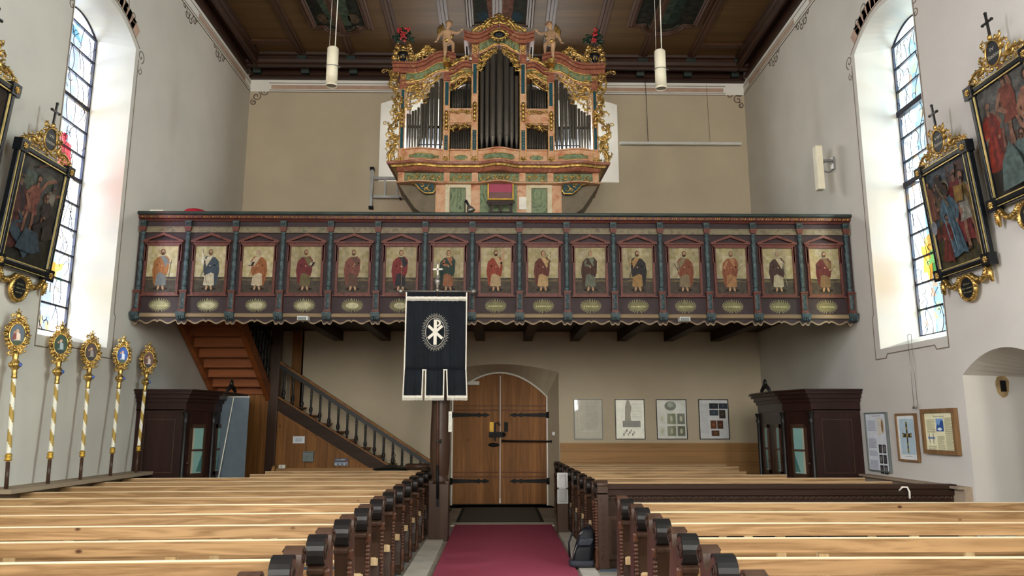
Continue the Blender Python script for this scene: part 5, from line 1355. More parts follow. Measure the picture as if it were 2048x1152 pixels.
# cherubs
for sg in (-1, 1):
    q = X2(sg, OU(425, 296)); x0_, z0_ = q; fl = -sg      # fl: direction towards the organ axis
    t = thing('cherub', 'carved cherub with golden wings balancing on the %s inner cornice of the organ' % ('left' if sg < 0 else 'right'), 'statue', (x0_, OY-.2, z0_), 'cherubs on the organ')
    V = [(0, 0, .36), (0, -.02, .46), (0, -.01, .55), (.0, -.01, .62), (.03, -.02, .70),   # pelvis, belly, chest, neck, head
         (-.09, 0, .56), (-.15, -.04, .47), (-.19, -.06, .36), (.09, 0, .57), (.19, -.05, .52), (.27, -.08, .54),
         (-.045, -.01, .31), (-.03, -.03, .18), (-.04, 0, .06), (-.04, -.05, .03), (.06, -.06, .33), (.13, -.12, .26), (.12, -.02, .16), (.13, -.07, .12)]
    E_ = [(0,1),(1,2),(2,3),(3,4),(2,5),(5,6),(6,7),(2,8),(8,9),(9,10),(0,11),(11,12),(12,13),(13,14),(0,15),(15,16),(16,17),(17,18)]
    R_ = [.075,.075,.075,.035,.05,.035,.028,.02,.035,.028,.02,.055,.042,.026,.022,.055,.04,.026,.022]
    pts = [(x0_+fl*a, OY-.2+b, z0_+c) for a, b, c in V]
    o = skin(E_, pts, R_, 'body', M['flesh'], t, 2)
    hx_, hz_ = x0_+fl*.035, z0_+.725
    m = MB(); m.ball((hx_, OY-.225, hz_), (.058, .06, .068), 14, 10); m.ball((hx_+fl*.01, OY-.285, hz_-.008), (.012, .012, .012), 6, 4)
    for s in (-1, 1): m.ball((hx_+s*.058, OY-.22, hz_-.005), (.01, .014, .018), 6, 4); m.ball((hx_+s*.03, OY-.27, hz_-.02), (.02, .014, .018), 6, 4)
    for j in (7, 10):
        p = pts[j]; d = -1 if j == 7 else 1
        for f in range(5): m.tube([p, (p[0]+fl*d*.02+fl*(f-2)*.008, p[1]-.012, p[2]+(-.03 if j == 7 else .03)), (p[0]+fl*d*.03+fl*(f-2)*.014, p[1]-.02, p[2]+(-.05 if j == 7 else .05)+(.01 if f == 2 else 0))], [.012, .008, .006], 5)
    off = wloc(t); me = o.data; m.add([(v.co.x+off.x, v.co.y+off.y, v.co.z+off.z) for v in me.vertices], [tuple(p.vertices) for p in me.polygons], None, True)
    bpy.data.objects.remove(o); o = m.build('body', M['flesh'], t)
    m = MB()
    for s in (-1, 1): m.ball((hx_+s*.02+fl*.004, OY-.282, hz_+.008), (.007, .004, .005), 6, 4, '#2a1c14')
    m.ball((hx_+fl*.004, OY-.283, hz_-.03), (.013, .004, .004), 6, 4, '#8f4034'); m.build('eyes_and_mouth', M['painted'], o)
    m = MB(); r = random.Random(6)
    for i in range(30):
        a, b = r.uniform(0, 2*PI), r.uniform(-.1, 1.5); m.ball((hx_+.06*math.cos(a)*math.cos(b), OY-.215+.055*max(-.35, math.sin(a))*math.cos(b), hz_+.015+.062*math.sin(b)), .02, 6, 4)
    m.build('hair', mat('cherubhair', '#7a5430', .5) if sg < 0 else bpy.data.materials['cherubhair'], o)
    m = MB()
    for k_ in range(7):
        a = math.radians(100+k_*11) if fl > 0 else math.radians(80-k_*11)
        L_ = .26-.02*k_; c = (x0_-fl*.06+L_*.5*math.cos(a), OY-.12, z0_+.55+L_*.5*math.sin(a)); m.ball(c, (L_*.55, .012, .028), 8, 5, rot=Matrix.Rotation(-a, 3, 'Y'))
    m.ball((x0_-fl*.06, OY-.13, z0_+.56), (.05, .03, .06), 8, 5)
    m.build('wings', M['gold'], t)
    m = MB(); m.tube([(x0_-.08, OY-.2, z0_+.37), (x0_, OY-.29, z0_+.35), (x0_+.09, OY-.22, z0_+.40)], [.03, .04, .03], 8); m.tube([(x0_+fl*.07, OY-.24, z0_+.42), (x0_+fl*.13, OY-.2, z0_+.52)], [.03, .012], 6); m.build('sash', M['gold'], t)
    m = MB(); m.box(x0_-.07, x0_+.07, OY-.28, OY-.05, z0_-.10, z0_+.0); m.build('plinth', M['gold'], t)
# small things around the console
p = aty(1048, 402, 13.8)
m = MB(); m.box(p[0]-.09, p[0]+.085, 13.925, 13.932, p[2]-.13, p[2]+.12); tag(m.build('paper_sheet', M['white']), 'white sheet of paper pinned on the orange marbled pilaster of the organ', 'paper')
p = aty(930, 404, 13.2); t = thing('desk_lamp', 'black and chrome articulated lamp in front of the left organ panel', 'lamp', (p[0], 13.2, 3.98))
m = MB(); m.tube([(p[0], 13.2, 3.98), (p[0], 13.2, p[2]+.0)], .012, 8); m.build('pole', M['silver'], t)
m = MB(); m.tube([(p[0], 13.2, p[2]), (p[0]+.02, 13.18, p[2]+.02), (p[0]+.09, 13.16, p[2]-.12)], [.02, .025, .02], 8); m.build('arm', M['blackframe'], t)
m = MB(); m.lathe([(.0, .07), (.03, .07), (.07, .0), (.08, -.05), (.07, -.05), (0, -.03)], 16, at=(p[0]+.1, 13.16, p[2]-.15), axis=Matrix.Rotation(-.5, 3, 'Y')); m.build('lamp_shade', M['silver'], t)
# ---------------------------------------------------------------- stations of the cross
def station(X, yc, zc, fl, label, numeral, cap, comp, group=None):
    # fl=+1: hangs on the left wall and faces +x, fl=-1: right wall.  Built facing -y around the origin, then turned.
    t = thing('station_painting', label, 'painting', (0, 0, 0), group)
    w, h = .54, .75
    f = MB(); f.frame(-w, w, -h, h, .105, -.045, .02); f.frame(-w+.03, w-.03, -h+.03, h-.03, .05, -.07, -.04); f.build('frame', M['blackframe'], t, bevel=.006)
    f = MB(); f.frame(-w+.012, w-.012, -h+.012, h-.012, .009, -.055, -.04); f.frame(-w+.09, w-.09, -h+.088, h-.088, .013, -.06, -.02); f.build('gilt_fillets', mat('palegold', '#d9c27a', .35, .5) if 'palegold' not in bpy.data.materials else bpy.data.materials['palegold'], t)
    for sx in (-1, 1):
        for sz in (-1, 1):
            b = MB(); b.box(sx*(w-.045)-.075, sx*(w-.045)+.075, -.085, .02, sz*(h-.045)-.075, sz*(h-.045)+.075); o = b.build('corner_block', M['blackframe'], t)
            b = MB(); rosette(b, sx*(w-.045), sz*(h-.045), -.09, .048, 8); 
            for i in range(4): b.ball((sx*(w-.045)+.04*math.cos(PI/4+i*PI/2), -.088, sz*(h-.045)+.04*math.sin(PI/4+i*PI/2)), .009, 6, 4)
            b.build('rosette', M['gold'], o)
    c = MB(); comp(c, w-.1, h-.1); c.c = [tuple(q*.62 for q in (hx(k) if isinstance(k, str) else k)[:3])+(1,) for k in c.c]; c.build('canvas', M['oil'], t)
    g = MB(); r = random.Random(len(numeral)+7)
    for s in (-1, 1):
        frond(g, (s*.12, h+.04), (s*.5, h+.06), .09*s, -.03, .018); frond(g, (s*.16, h+.12), (s*.33, h+.06), .05*s, -.03, .014)
        curl(g, s*.27, h+.13, -.03, .085, PI/2, 1.1, s, .017); curl(g, s*.42, h+.07, -.03, .06, PI, 1, -s, .014); curl(g, s*.19, h+.24, -.04, .06, 0, 1, s, .014)
        curl(g, s*.13, h+.37, -.04, .045, 1, 1, -s, .012); curl(g, s*.52, h+.05, -.03, .035, 1, 1, s, .014)
        for i in range(5): g.ball((s*(.1+.07*i), -.035, h+.03+.012*r.random()), (.022, .016, .014), 6, 4)
    for i in range(12):
        a = 2*PI*i/12; g.ball((.155*math.cos(a), -.03, h+.22+.185*math.sin(a)), (.035, .02, .02), 6, 4, rot=Matrix.Rotation(-a-.6, 3, 'Y'))
    g.tube([(.125*math.cos(2*PI*i/24), -.04, h+.22+.15*math.sin(2*PI*i/24)) for i in range(25)], .014, 6); g.ball((0, -.04, h+.41), (.03, .025, .035), 8, 5)
    cr = g.build('carved_crest', M['gold'], t)
    b = MB(); b.M = None; b.ell(0, h+.22, .12, .145, -.04, '#1d2023', 28); b.text(numeral, 0, h+.27, -.0415, .055, '#b9b2a0', width=.035*len(numeral)); b.text('Station', 0, h+.19, -.0415, .065, '#b9b2a0', width=.19); b.build('numeral_plate', M['painted'], cr)
    b = MB(); z = h+.43
    b.bar((0, -.03, z), (0, -.03, z+.27), .022, .022, up=(0, 1, 0)); b.bar((-.075, -.03, z+.17), (.075, -.03, z+.17), .022, .022, up=(0, 1, 0))
    for q in ((-.08, z+.17), (.08, z+.17), (0, z+.28)): b.ball((q[0], -.03, q[1]), .02, 8, 5)
    b.build('cross', M['ebony'], cr)
    g = MB(); zc_ = -h-.21
    g.tube([(.15*math.cos(2*PI*i/28), -.03, zc_+.15*math.sin(2*PI*i/28)) for i in range(29)], .03, 8)
    for i in range(28): a = 2*PI*i/28; g.ball((.15*math.cos(a), -.045, zc_+.15*math.sin(a)), (.03, .022, .014), 6, 4, rot=Matrix.Rotation(-a-1.1, 3, 'Y'))
    for s in (-1, 1):
        pts = [(s*.10, -.03, -h-.06), (s*.19, -.03, -h-.13), (s*.28, -.03, -h-.16), (s*.36, -.03, -h-.13), (s*.43, -.03, -h-.03)]
        g.tube(pts, [.03, .034, .036, .034, .025], 8)
        for i in range(14):
            k = i/13*3.99; j = int(k); u = k-j; p = [pts[j][q]+(pts[j+1][q]-pts[j][q])*u for q in range(3)]; g.ball((p[0], -.055, p[2]), (.03, .016, .014), 6, 4, rot=Matrix.Rotation(i, 3, 'Y'))
        g.tube([(s*.47, -.03, -h-.02), (s*.475, -.04, -h-.12), (s*.48, -.03, -h-.22)], [.018, .035, .015], 8)
        for i in range(6): g.ball((s*.475, -.07, -h-.06-.025*i), (.02, .012, .012), 6, 4)
    ga = g.build('garland', M['gold'], t)
    b = MB(); b.ell(0, zc_, .125, .125, -.04, '#15191c', 28)
    for i, ln in enumerate(cap): b.text(ln, 0, zc_+.05-.05*i, -.0415, .03, '#9a9162', width=.026*len(ln))
    b.build('caption_plate', M['painted'], ga)
    tilt = math.radians(5)
    t.location = (X, yc, zc); t.rotation_euler = (tilt, 0, PI/2 if fl > 0 else -PI/2)
    return t
def oilfig(c, x, z, h, robe, e, lean=0, arm=None, skin_='#8d6650', hair='#2c211a', legs=False, cloak=None, halo=False, helm=None):
    y = lambda: -.021-.0003*next(e); L = lambda p: [(x+(q[0]*math.cos(lean)-q[1]*math.sin(lean))*h, z+(q[0]*math.sin(lean)+q[1]*math.cos(lean))*h) for q in p]
    dk = tuple(v*.5 for v in hx(robe)[:3])+(1,); lt = tuple(min(1, v*1.7) for v in hx(robe)[:3])+(1,)
    if legs:
        for s in (-1, 1): c.line(L([(s*.05, .45), (s*.09, .24), (s*.08, .02)]), .055*h, y(), skin_); c.ell(*L([(s*.10, .01)])[0], .05*h, .018*h, y(), '#5a4636', 8)
        c.pxz(L([(-.1, .8), (-.13, .6), (-.10, .5), (-.16, .36), (.16, .36), (.10, .5), (.13, .62), (.1, .8)]), y(), robe)
    else: c.pxz(L([(-.09, .8), (-.12, .6), (-.11, .4), (-.2, .03), (-.05, 0), (.1, .03), (.2, .0), (.12, .4), (.12, .62), (.09, .8)]), y(), robe)
    if cloak: c.pxz(L([(.06, .82), (.14, .7), (.2, .3), (.16, .12), (.08, .3), (.05, .6), (-.08, .8)]), y(), cloak)
    for k in range(4): c.line(L([(-.06+.045*k, .5), (-.1+.07*k, .4 if legs else .08)]), .012*h, y(), dk if k % 2 else lt)
    for a in (arm or [((.1, .75), (.18, .58), (.12, .45)), ((-.1, .75), (-.18, .58), (-.1, .48))]):
        c.line(L(a), .06*h, y(), robe if not legs else skin_); c.ell(*L([a[-1]])[0], .03*h, .03*h, y(), skin_, 8)
    c.line(L([(0, .78), (0, .87)]), .05*h, y(), skin_)
    if halo: c.ring(*L([(0, .92)])[0], .1*h, .1*h, .01*h, y(), '#a89860')
    c.ell(*L([(0, .93)])[0], .062*h, .07*h, y(), hair, 12); c.ell(*L([(.012, .915)])[0], .045*h, .055*h, y(), skin_, 12)
    c.ell(*L([(.015, .88)])[0], .03*h, .02*h, y(), hair, 10)
    if helm: c.ell(*L([(0, .96)])[0], .07*h, .05*h, y(), helm, 12); c.line(L([(0, .97), (-.02, 1.06)]), .02*h, y(), helm)
def bg(c, w, h, sky, mid, ground, seed):
    r = random.Random(seed); n1, n2 = 10, 14
    for i in range(n1):
        for j in range(n2):
            t = j/n2; col = ground if t < .22 else (mid if t < .5 else sky); v = Vector(hx(col)[:3])*(.75+.5*r.random())
            x0 = -w+2*w*i/n1; z0 = -h+2*h*j/n2; c.add([(x0, -.02, z0), (x0+2*w/n1, -.02, z0), (x0+2*w/n1, -.02, z0+2*h/n2), (x0, -.02, z0+2*h/n2)], [(0,1,2,3)], tuple(v)+(1,))
    for i in range(7): c.ell(r.uniform(-w*.6, w*.6), h*r.uniform(.35, .8), r.uniform(.08, .2), r.uniform(.03, .08), -.0205-.0001*i, tuple(v_*r.uniform(1.1, 1.8) for v_ in hx(sky)[:3])+(1,))
def comp_fall(c, w, h):
    bg(c, w, h, '#4a4640', '#352e2a', '#2c2820', 1); e = iter(range(400))
    oilfig(c, -.3, -.52, 1.0, '#5a3430', e, .05, skin_='#7a5a48', helm='#3a3c40', cloak='#3a2a2a'); oilfig(c, -.1, -.3, .8, '#7a4638', e, -.1, [((.1, .75), (.2, .95), (.4, 1.05)), ((-.1, .75), (-.2, .6), (-.05, .4))], legs=True, skin_='#8d5f4a')
    oilfig(c, .2, -.15, .62, '#8a8070', e, -.15, [((.1, .75), (.25, .85), (.4, .95)), ((-.1, .75), (-.2, .6), (-.1, .45))], legs=True, skin_='#7f5643', helm='#44464a'); oilfig(c, .34, -.28, .62, '#3a302a', e, .3)
    c.line([(-.12, .56), (.12, .68)], .03, -.16-0+.11, '#5a3a28'); c.line([(.0, -.2), (.38, .02)], .07, -.05, '#2c2018')
    oilfig(c, .02, -.5, .62, '#3c4a54', e, 1.05, [((.1, .75), (.3, .6), (.35, .8))], halo=True); c.pxz([(-.28, -.5), (-.15, -.22), (.1, -.25), (.2, -.45), (.05, -.52)], -.06, '#39464f')
def comp_carry(c, w, h):
    bg(c, w, h, '#4a5054', '#4a3630', '#4a432c', 2); e = iter(range(400))
    c.pxz([(-.05, .2), (.3, .2), (.35, .62), (.0, .62)], -.0207, '#5a4640')
    for i, (x, z, s, col) in enumerate(((-.36, -.25, .7, '#6a3a30'), (-.28, -.1, .62, '#3a4450'), (-.2, -.2, .7, '#5a4a34'), (-.38, .0, .55, '#704636'), (-.12, -.02, .6, '#4a3c34'))): oilfig(c, x, z, s, col, e, .02*i, helm='#3f454e' if i == 1 else None)
    oilfig(c, .17, -.42, 1.02, '#7a3430', e, .02, helm='#5c5f62', cloak='#6a2c2a'); oilfig(c, .32, -.5, 1.0, '#8f8a7c', e, .04, legs=True, cloak='#6e5a30'); c.line([(.23, .1), (.25, .3)], .16, -.075, '#8a6a30')
    c.pxz([(-.2, .52), (-.12, .56), (.06, .28), (.0, .22)], -.08, '#33261e'); c.line([(-.16, .4), (.02, .1)], .03, -.079, '#6b5a40')
    oilfig(c, .0, -.55, .98, '#4a6470', e, .06, halo=True)
    for q in ((-.05, .3), (.04, .1)): c.line([(q[0], .1), (q[0]+.1, -.5)], .02, -.14, '#6a8490')
    oilfig(c, -.22, -.58, .62, '#6f2f26', e, -.2); c.ell(-.25, -.12, .06, .09, -.15, '#8d9296')
def comp_scourge(c, w, h):
    bg(c, w, h, '#5c5a54', '#54443a', '#2c2620', 3); e = iter(range(400))
    c.pxz([(-.44, .1), (-.25, .1), (-.25, .35), (-.3, .3), (-.36, .38), (-.44, .3)], -.0207, '#4c4038')
    oilfig(c, -.3, -.35, .85, '#8a3226', e, .0, cloak='#6a2a22', hair='#5a5048'); oilfig(c, -.08, -.15, .7, '#54564e', e, -.1, helm='#6a6d68', legs=True, skin_='#7c5644')
    oilfig(c, .12, -.2, .95, '#7c4434', e, .1, [((.1, .75), (.05, 1.0), (.0, 1.15)), ((-.1, .75), (-.2, .6), (-.1, .5))], legs=True); oilfig(c, .32, -.4, 1.0, '#9a6a54', e, -.08, legs=True, skin_='#a5775c')
    oilfig(c, .0, -.58, .6, '#5d6e68', e, -.3); c.pxz([(-.22, -.62), (-.15, -.3), (.02, -.1), (.14, -.3), (.2, -.6)], -.09, '#5b6c66')
def comp_dark(c, w, h):
    bg(c, w, h, '#3a302a', '#30261f', '#241d18', 4); e = iter(range(400))
    for x, col in ((-.25, '#4a2c26'), (.05, '#3c444a'), (.3, '#5a4030')): oilfig(c, x, -.5, .95, col, e)
station(-5.865+.02, 9.16, 4.375, 1, 'dark station of the cross with falling Christ, its frame overlapping the left window', 'VII', ('Jesus', 'fällt das zwey', 'temal'), comp_fall)
station(-5.865+.02, 7.9, 4.96, 1, 'station of the cross cropped by the left edge of the photo', 'IX', ('Jesus',), comp_dark)
station(5.78, 9.08, 4.40, -1, 'station of the cross with blue robed Christ carrying the cross, beside the right window', 'VIII', ('Jesus', 'wird der weinenden', 'Frauen'), comp_carry)
station(5.78, 7.88, 5.0, -1, 'upper right station of the cross with scourging scene, cropped by the right edge', 'IV', ('Jesus',), comp_scourge)

# ---------------------------------------------------------------- processional staffs on the left wall
medal = [('leftmost gilded processional staff, red robed figures in its oval', ['#7a3a34', '#d9c4b0', '#3c4a34']), ('second gilded processional staff from the left, dark green oval picture', ['#2c4434', '#9aa4a8', '#22302a']),
  ('middle one of the five gilded processional staffs, brown oval picture', ['#4a3a34', '#8f8a84', '#2c2622']), ('fourth gilded processional staff from the left, blue figure in its oval', ['#3a5a9c', '#d5d9e0', '#4a5a50']), ('rightmost gilded processional staff, standing before the left confessional', ['#6a4a40', '#cfc4b8', '#3a3430'])]
def staff(i):
    px = (12, 95, 160, 220, 272)[i]; py = (980, 970, 962, 952, 945)[i]; qx = (38, 125, 185, 248, 300)[i]; qy = (618, 643, 662, 671, 684)[i]
    xb, xt = -5.72, -5.83
    b = atx(px, py, xb); u = atx(qx, qy, xt)
    t = thing('processional_staff', medal[i][0], 'staff', (0, 0, 0), 'processional staffs along the left wall')
    H = 2.2
    m = MB(); m.lathe([(.023, 0), (.023, .33)], 10); m.build('foot', M['walnut'], t)
    n = 56; vs = []
    m = MB(); m.lathe([(.0, .33), (.036, .34), (.044, .36), (.026, .375), (.042, .39), (.036, .41), (.026, .43)], 12); m.build('knob', M['goldpaint'], t)
    # spirally painted shaft
    m = MB(); ns = 12; z0, z1 = .43, 1.33; rows = 60
    for k in range(rows):
        for j in range(ns):
            a0, a1 = 2*PI*j/ns, 2*PI*(j+1)/ns; za, zb_ = z0+(z1-z0)*k/rows, z0+(z1-z0)*(k+1)/rows; r_ = .027
            ph = ((za-z0)/.3+j/ns) % 1; col = '#a8893c' if ph < .5 else '#e3dfcf'
            m.add([(r_*math.cos(a0), r_*math.sin(a0), za), (r_*math.cos(a1), r_*math.sin(a1), za), (r_*math.cos(a1), r_*math.sin(a1), zb_), (r_*math.cos(a0), r_*math.sin(a0), zb_)], [(0,1,2,3)], col, True)
    m.build('striped_shaft', M['painted'], t)
    m = MB(); m.lathe([(.027, 1.33), (.034, 1.35), (.026, 1.38), (.032, 1.4), (.028, 1.43), (.03, 1.44), (.055, 1.47), (.06, 1.5), (.055, 1.53), (.03, 1.56), (.035, 1.6), (.04, 1.64), (.03, 1.66)], 14)
    for j in range(10): a = 2*PI*j/10; m.ball((.055*math.cos(a), .055*math.sin(a), 1.5), (.016, .016, .03), 6, 4)
    # carved head, facing -y
    zc, RX, RZ = 1.87, .095, .14
    r = random.Random(9+i)
    for k_, (rx, rz, n_, sz) in enumerate(((.098, .155, 18, .026), (.122, .195, 22, .024))):
        for j in range(n_):
            a = 2*PI*j/n_; m.ball((rx*math.cos(a), -.02+r.uniform(-.015, .015), zc+rz*math.sin(a)), (sz*1.3, sz*.8, sz*.7), 6, 4, rot=Matrix.Rotation(-a-1+r.uniform(-.5, .5), 3, 'Y'))
    for j in range(12):
        a = 2*PI*j/12; curl(m, (.12)*math.cos(a), zc+.19*math.sin(a), -.03, .03, a, 1, 1 if j % 2 else -1, .009, False)
    for s in (-1, 1):
        curl(m, s*.06, zc-.22, -.02, .035, 0, 1, s, .012); curl(m, s*.05, zc+.23, -.02, .032, 0, 1, -s, .011)
        m.ball((s*.02, -.02, 1.68), (.02, .02, .05), 6, 4, rot=Matrix.Rotation(-s*.5, 3, 'Y'))
    m.ball((0, -.02, zc+.24), (.03, .02, .05), 8, 5); m.ball((0, -.02, zc+.3), (.012, .012, .04), 6, 4)
    for s in (-1, 1): m.ball((s*.022, -.02, zc+.285), (.008, .01, .025), 6, 4, rot=Matrix.Rotation(s*.6, 3, 'Y'))
    m.tube([(.085*math.cos(2*PI*j/24), -.045, zc+.14*math.sin(2*PI*j/24)) for j in range(25)], .009, 6)
    hd = m.build('carved_head', M['gold'], t)
    c = MB(); cc = medal[i][1]; c.ell(0, zc, .082, .137, -.04, cc[0] if i != 0 else '#54606a', 24); c.pxz([(-.03, zc-.07), (.035, zc-.07), (.03, zc+.01), (.0, zc+.04), (-.03, zc)], -.0415, cc[1]); c.pxz([(-.055, zc-.06), (-.01, zc-.06), (-.01, zc+.02), (-.04, zc+.01)], -.0418, cc[0]); c.ell(0, zc+.05, .017, .02, -.042, '#c49a7c', 12); c.ell(-.03, zc+.03, .014, .016, -.042, '#a87c60', 12); c.ell(0, zc-.1, .05, .03, -.0422, cc[2], 14)
    c.build('oval_picture', M['painted'], hd)
    c = MB(); c.ball((.05, -.03, 1.5), (.026, .026, .026), 10, 6); c.build('blue_boss', mat('blueboss', '#4a63a8', .4) if 'blueboss' not in bpy.data.materials else bpy.data.materials['blueboss'], hd)
    p0, p1 = Vector(b), Vector(u); d = p1-p0; k_ = d.length/H
    t.location = p0; t.scale = (k_, k_, k_)
    ax = math.atan2(-d.y, d.z); ay = math.atan2(d.x, math.hypot(d.y, d.z))
    t.rotation_euler = (ax, ay, math.radians(38))
    R = Matrix.Rotation(math.radians(38), 3, 'Z'); q_ = Vector((0, 0, 1)).rotation_difference(d.normalized()); t.rotation_mode = 'QUATERNION'; t.rotation_quaternion = q_ @ R.to_quaternion()
for i in range(5): staff(i)
m = MB(); m.box(XL, -5.6, 9.0, 12.6, .98, 1.03); m.build('baseboard_left.001', M['dado'], kind='structure')

# ---------------------------------------------------------------- framed things on the right wall
def on_right(y0, y1, z0, z1, name, label, cat, fmat, fw, content, depth=.04, group=None):
    # y0 far edge, y1 near edge; local x runs along the wall towards the camera
    t = thing(name, label, cat, (0, 0, 0), group); w = (y0-y1)/2; h = (z1-z0)/2
    m = MB(); m.frame(-w, w, -h, h, fw, -depth, 0); m.build('frame', fmat, t)
    m = MB(); m.box(-w+fw*.5, w-fw*.5, -depth*.45, -.002, -h+fw*.5, h-fw*.5, '#e6e6e0'); content(m, w-fw, h-fw, -depth*.5); m.build('sheet', M['painted'], t)
    t.location = (XR-.005, (y0+y1)/2, (z0+z1)/2); t.rotation_euler = (0, 0, -PI/2); return t
def lines(m, x0, x1, z0, z1, y, n, col='#9fa2ad', seed=1):
    r = random.Random(seed)
    for i in range(n):
        z = z1-(z1-z0)*(i+.5)/n; m.pxz([(x0, z-.003), (x0+(x1-x0)*(1 if r.random() < .8 else r.uniform(.5, 1)), z-.003), (x0+(x1-x0)*.98, z+.003), (x0, z+.003)], y, col)
def c1(m, w, h, y):
    m.box(-w, w, y, y+.004, -h, h, '#dfe3e6'); y -= .001
    lines(m, -.12, .15, h-.045, h-.03, y, 1, '#666a78'); r = random.Random(2)
    for i, (za, zb_) in enumerate(((.36, .08), (.0, -.02), (-.06, -.12))): pass
    for za, zb_, n in ((.33, .16, 12), (.05, -.1, 12), (-.14, -.22, 6), (-.28, -.42, 11)): lines(m, -w+.03, -.03, zb_, za, y, n, '#8f93a6')
    m.pxz([(.03, .1), (.13, .1), (.13, .37), (.03, .37)], y, '#d9d4c4'); m.ell(.18, .24, .045, .12, y, '#cbb48f'); m.ell(.18, .24, .025, .09, y-.001, '#8f6f4c')
    for j in range(3):
        for i in range(2):
            x = .02+i*.12; z = -.04-.155*j
            m.pxz([(x, z-.13), (x+.1, z-.13), (x+.1, z), (x, z)], y, '#2b2c30'); m.ell(x+.05, z-.065, .03, .05, y-.001, '#7d7a72' if (i+j) % 2 else '#54504a')
on_right(12.12, 11.45, 1.06, 1.96, 'notice_board', 'white information sheet with black and white photos in a grey frame, beside the confessional', 'notice', M['greymetal'], .018, c1)
def c2(m, w, h, y):
    m.box(-w, w, y, y+.004, -h, h, '#e9ebe6'); y -= .001; m.pxz([(-w+.05, -h+.07), (w-.05, -h+.07), (w-.05, h-.05), (-w+.05, h-.05)], y, '#b4cad2'); y -= .001
    dk = '#3a362a'; m.pxz([(-.02, -.22), (.02, -.22), (.015, .0), (-.015, .0)], y, dk); m.pxz([(-.12, .0), (.12, .0), (.12, .07), (.08, .055), (-.08, .055), (-.12, .07)], y, dk); m.pxz([(-.02, .05), (.02, .05), (.025, .22), (-.025, .22)], y, dk)
    for q in ((0, .03, .03), (0, .2, .02), (-.1, .03, .02), (.1, .03, .02), (0, -.1, .022), (0, -.18, .025), (0, .13, .025)): m.ell(q[0], q[1], q[2], q[2], y-.001, '#a08c4c', 12)
    lines(m, -.1, .1, -h+.035, -h+.05, y, 1, '#888888')
on_right(11.18, 10.64, 1.25, 1.93, 'framed_cross_photo', 'narrow framed photograph of an ornate cross on pale blue ground', 'picture', wood('frameoak', '#8c6b47', '#5f452b', 'z', .4, knots=False), .028, c2)
def c3(m, w, h, y):
    m.box(-w, w, y, y+.004, -h, h, '#ebe6bd'); y -= .001; m.text('Restaurierung', 0, h-.05, y, .035, '#55503c', width=.24)
    for x0, x1, za, zb_ in ((-w+.04, -.10, .16, -.02), (-.07, .10, -.06, -.25), (.12, w-.04, .18, -.25), (-w+.04, -.10, -.19, -.25)): lines(m, x0, x1, zb_, za, y, int((za-zb_)/.013), '#8f8a68', 5)
    m.pxz([(-.07, .0), (.1, .0), (.1, .17), (-.07, .17)], y-.001, '#7fa3cf'); m.pxz([(-.07, .0), (.1, .0), (.1, .13), (.05, .15), (.0, .07), (-.03, .1), (-.07, .05)], y-.002, '#33558f'); m.ell(.01, .03, .05, .02, y-.003, '#dfe8ef')
    for x in (-.25, -.16): m.pxz([(x-.005, -.16), (x+.005, -.16), (x+.005, -.02), (x-.005, -.02)], y-.001, '#44506a')
    m.pxz([(-.29, -.1), (-.12, -.1), (-.12, -.075), (-.29, -.075)], y-.001, '#7d94b8')
on_right(10.46, 9.68, 1.38, 1.98, 'framed_text_sheet', 'yellowish printed sheet with blue picture in a wide brown frame near the side arch', 'picture', bpy.data.materials['frameoak'], .055, c3, .06)
m = MB()
for y in (11.0-.02, 11.0+.1): pass
a, b = atx(1815, 670, XR-.03), atx(1828, 812, XR-.03); a2, b2 = atx(1822, 668, XR-.03), atx(1835, 811, XR-.03)
m.tube([a, b], .004, 5); m.tube([a2, b2], .004, 5); m.tube([b, (b[0]-.02, b[1], b[2]-.03), (b2[0]-.02, b2[1], b2[2]-.03), b2], .01, 6); m.tube([a, a2], .004, 5)
tag(m.build('window_pull', M['silver']), 'thin double window cord hanging down the wall below the right window', 'cord')
# wall light
p = atx(1660, 338, XR-.2)
t = thing('wall_light', 'long pale box shaped wall light on a ring bracket left of the right window', 'lamp', (XR-.25, 12.5, 5.8))
m = MB(); m.box(XR-.34, XR-.22, 12.46, 12.6, 5.82, 6.62); m.build('lamp_housing', M['lamp'], t, bevel=.008)
m = MB(); m.tube([(XR-.12+.1*math.cos(2*PI*i/20), 12.53, 6.25+.1*math.sin(2*PI*i/20)) for i in range(21)], .016, 6); m.box(XR-.22, XR, 12.5, 12.56, 6.34, 6.38); m.box(XR-.04, XR-.005, 12.48, 12.58, 6.2, 6.42); m.build('ring_bracket', M['alu'], t)
m = MB(); p = atx(2006, 772, XR+.0); yq = 9.495
q = aty(2006, 772, 9.49); m.box(q[0]-.03, q[0]+.03, 9.47, 9.5, q[2]-.07, q[2]+.07); o = m.build('iron_wall_hook', M['iron']); tag(o, 'small rusty iron plate on the jamb of the side arch', 'hook')
m = MB(); r = random.Random(1); m.pxz([(q[0]+(.1+.03*r.random())*math.cos(a)*.8, q[2]+(.13+.04*r.random())*math.sin(a)) for a in [2*PI*i/14 for i in range(14)]], 9.497, None); m.build('trim_%d' % tn, mat('ruststain', '#b79a6c', .9, var=.3), kind='structure'); tn += 1
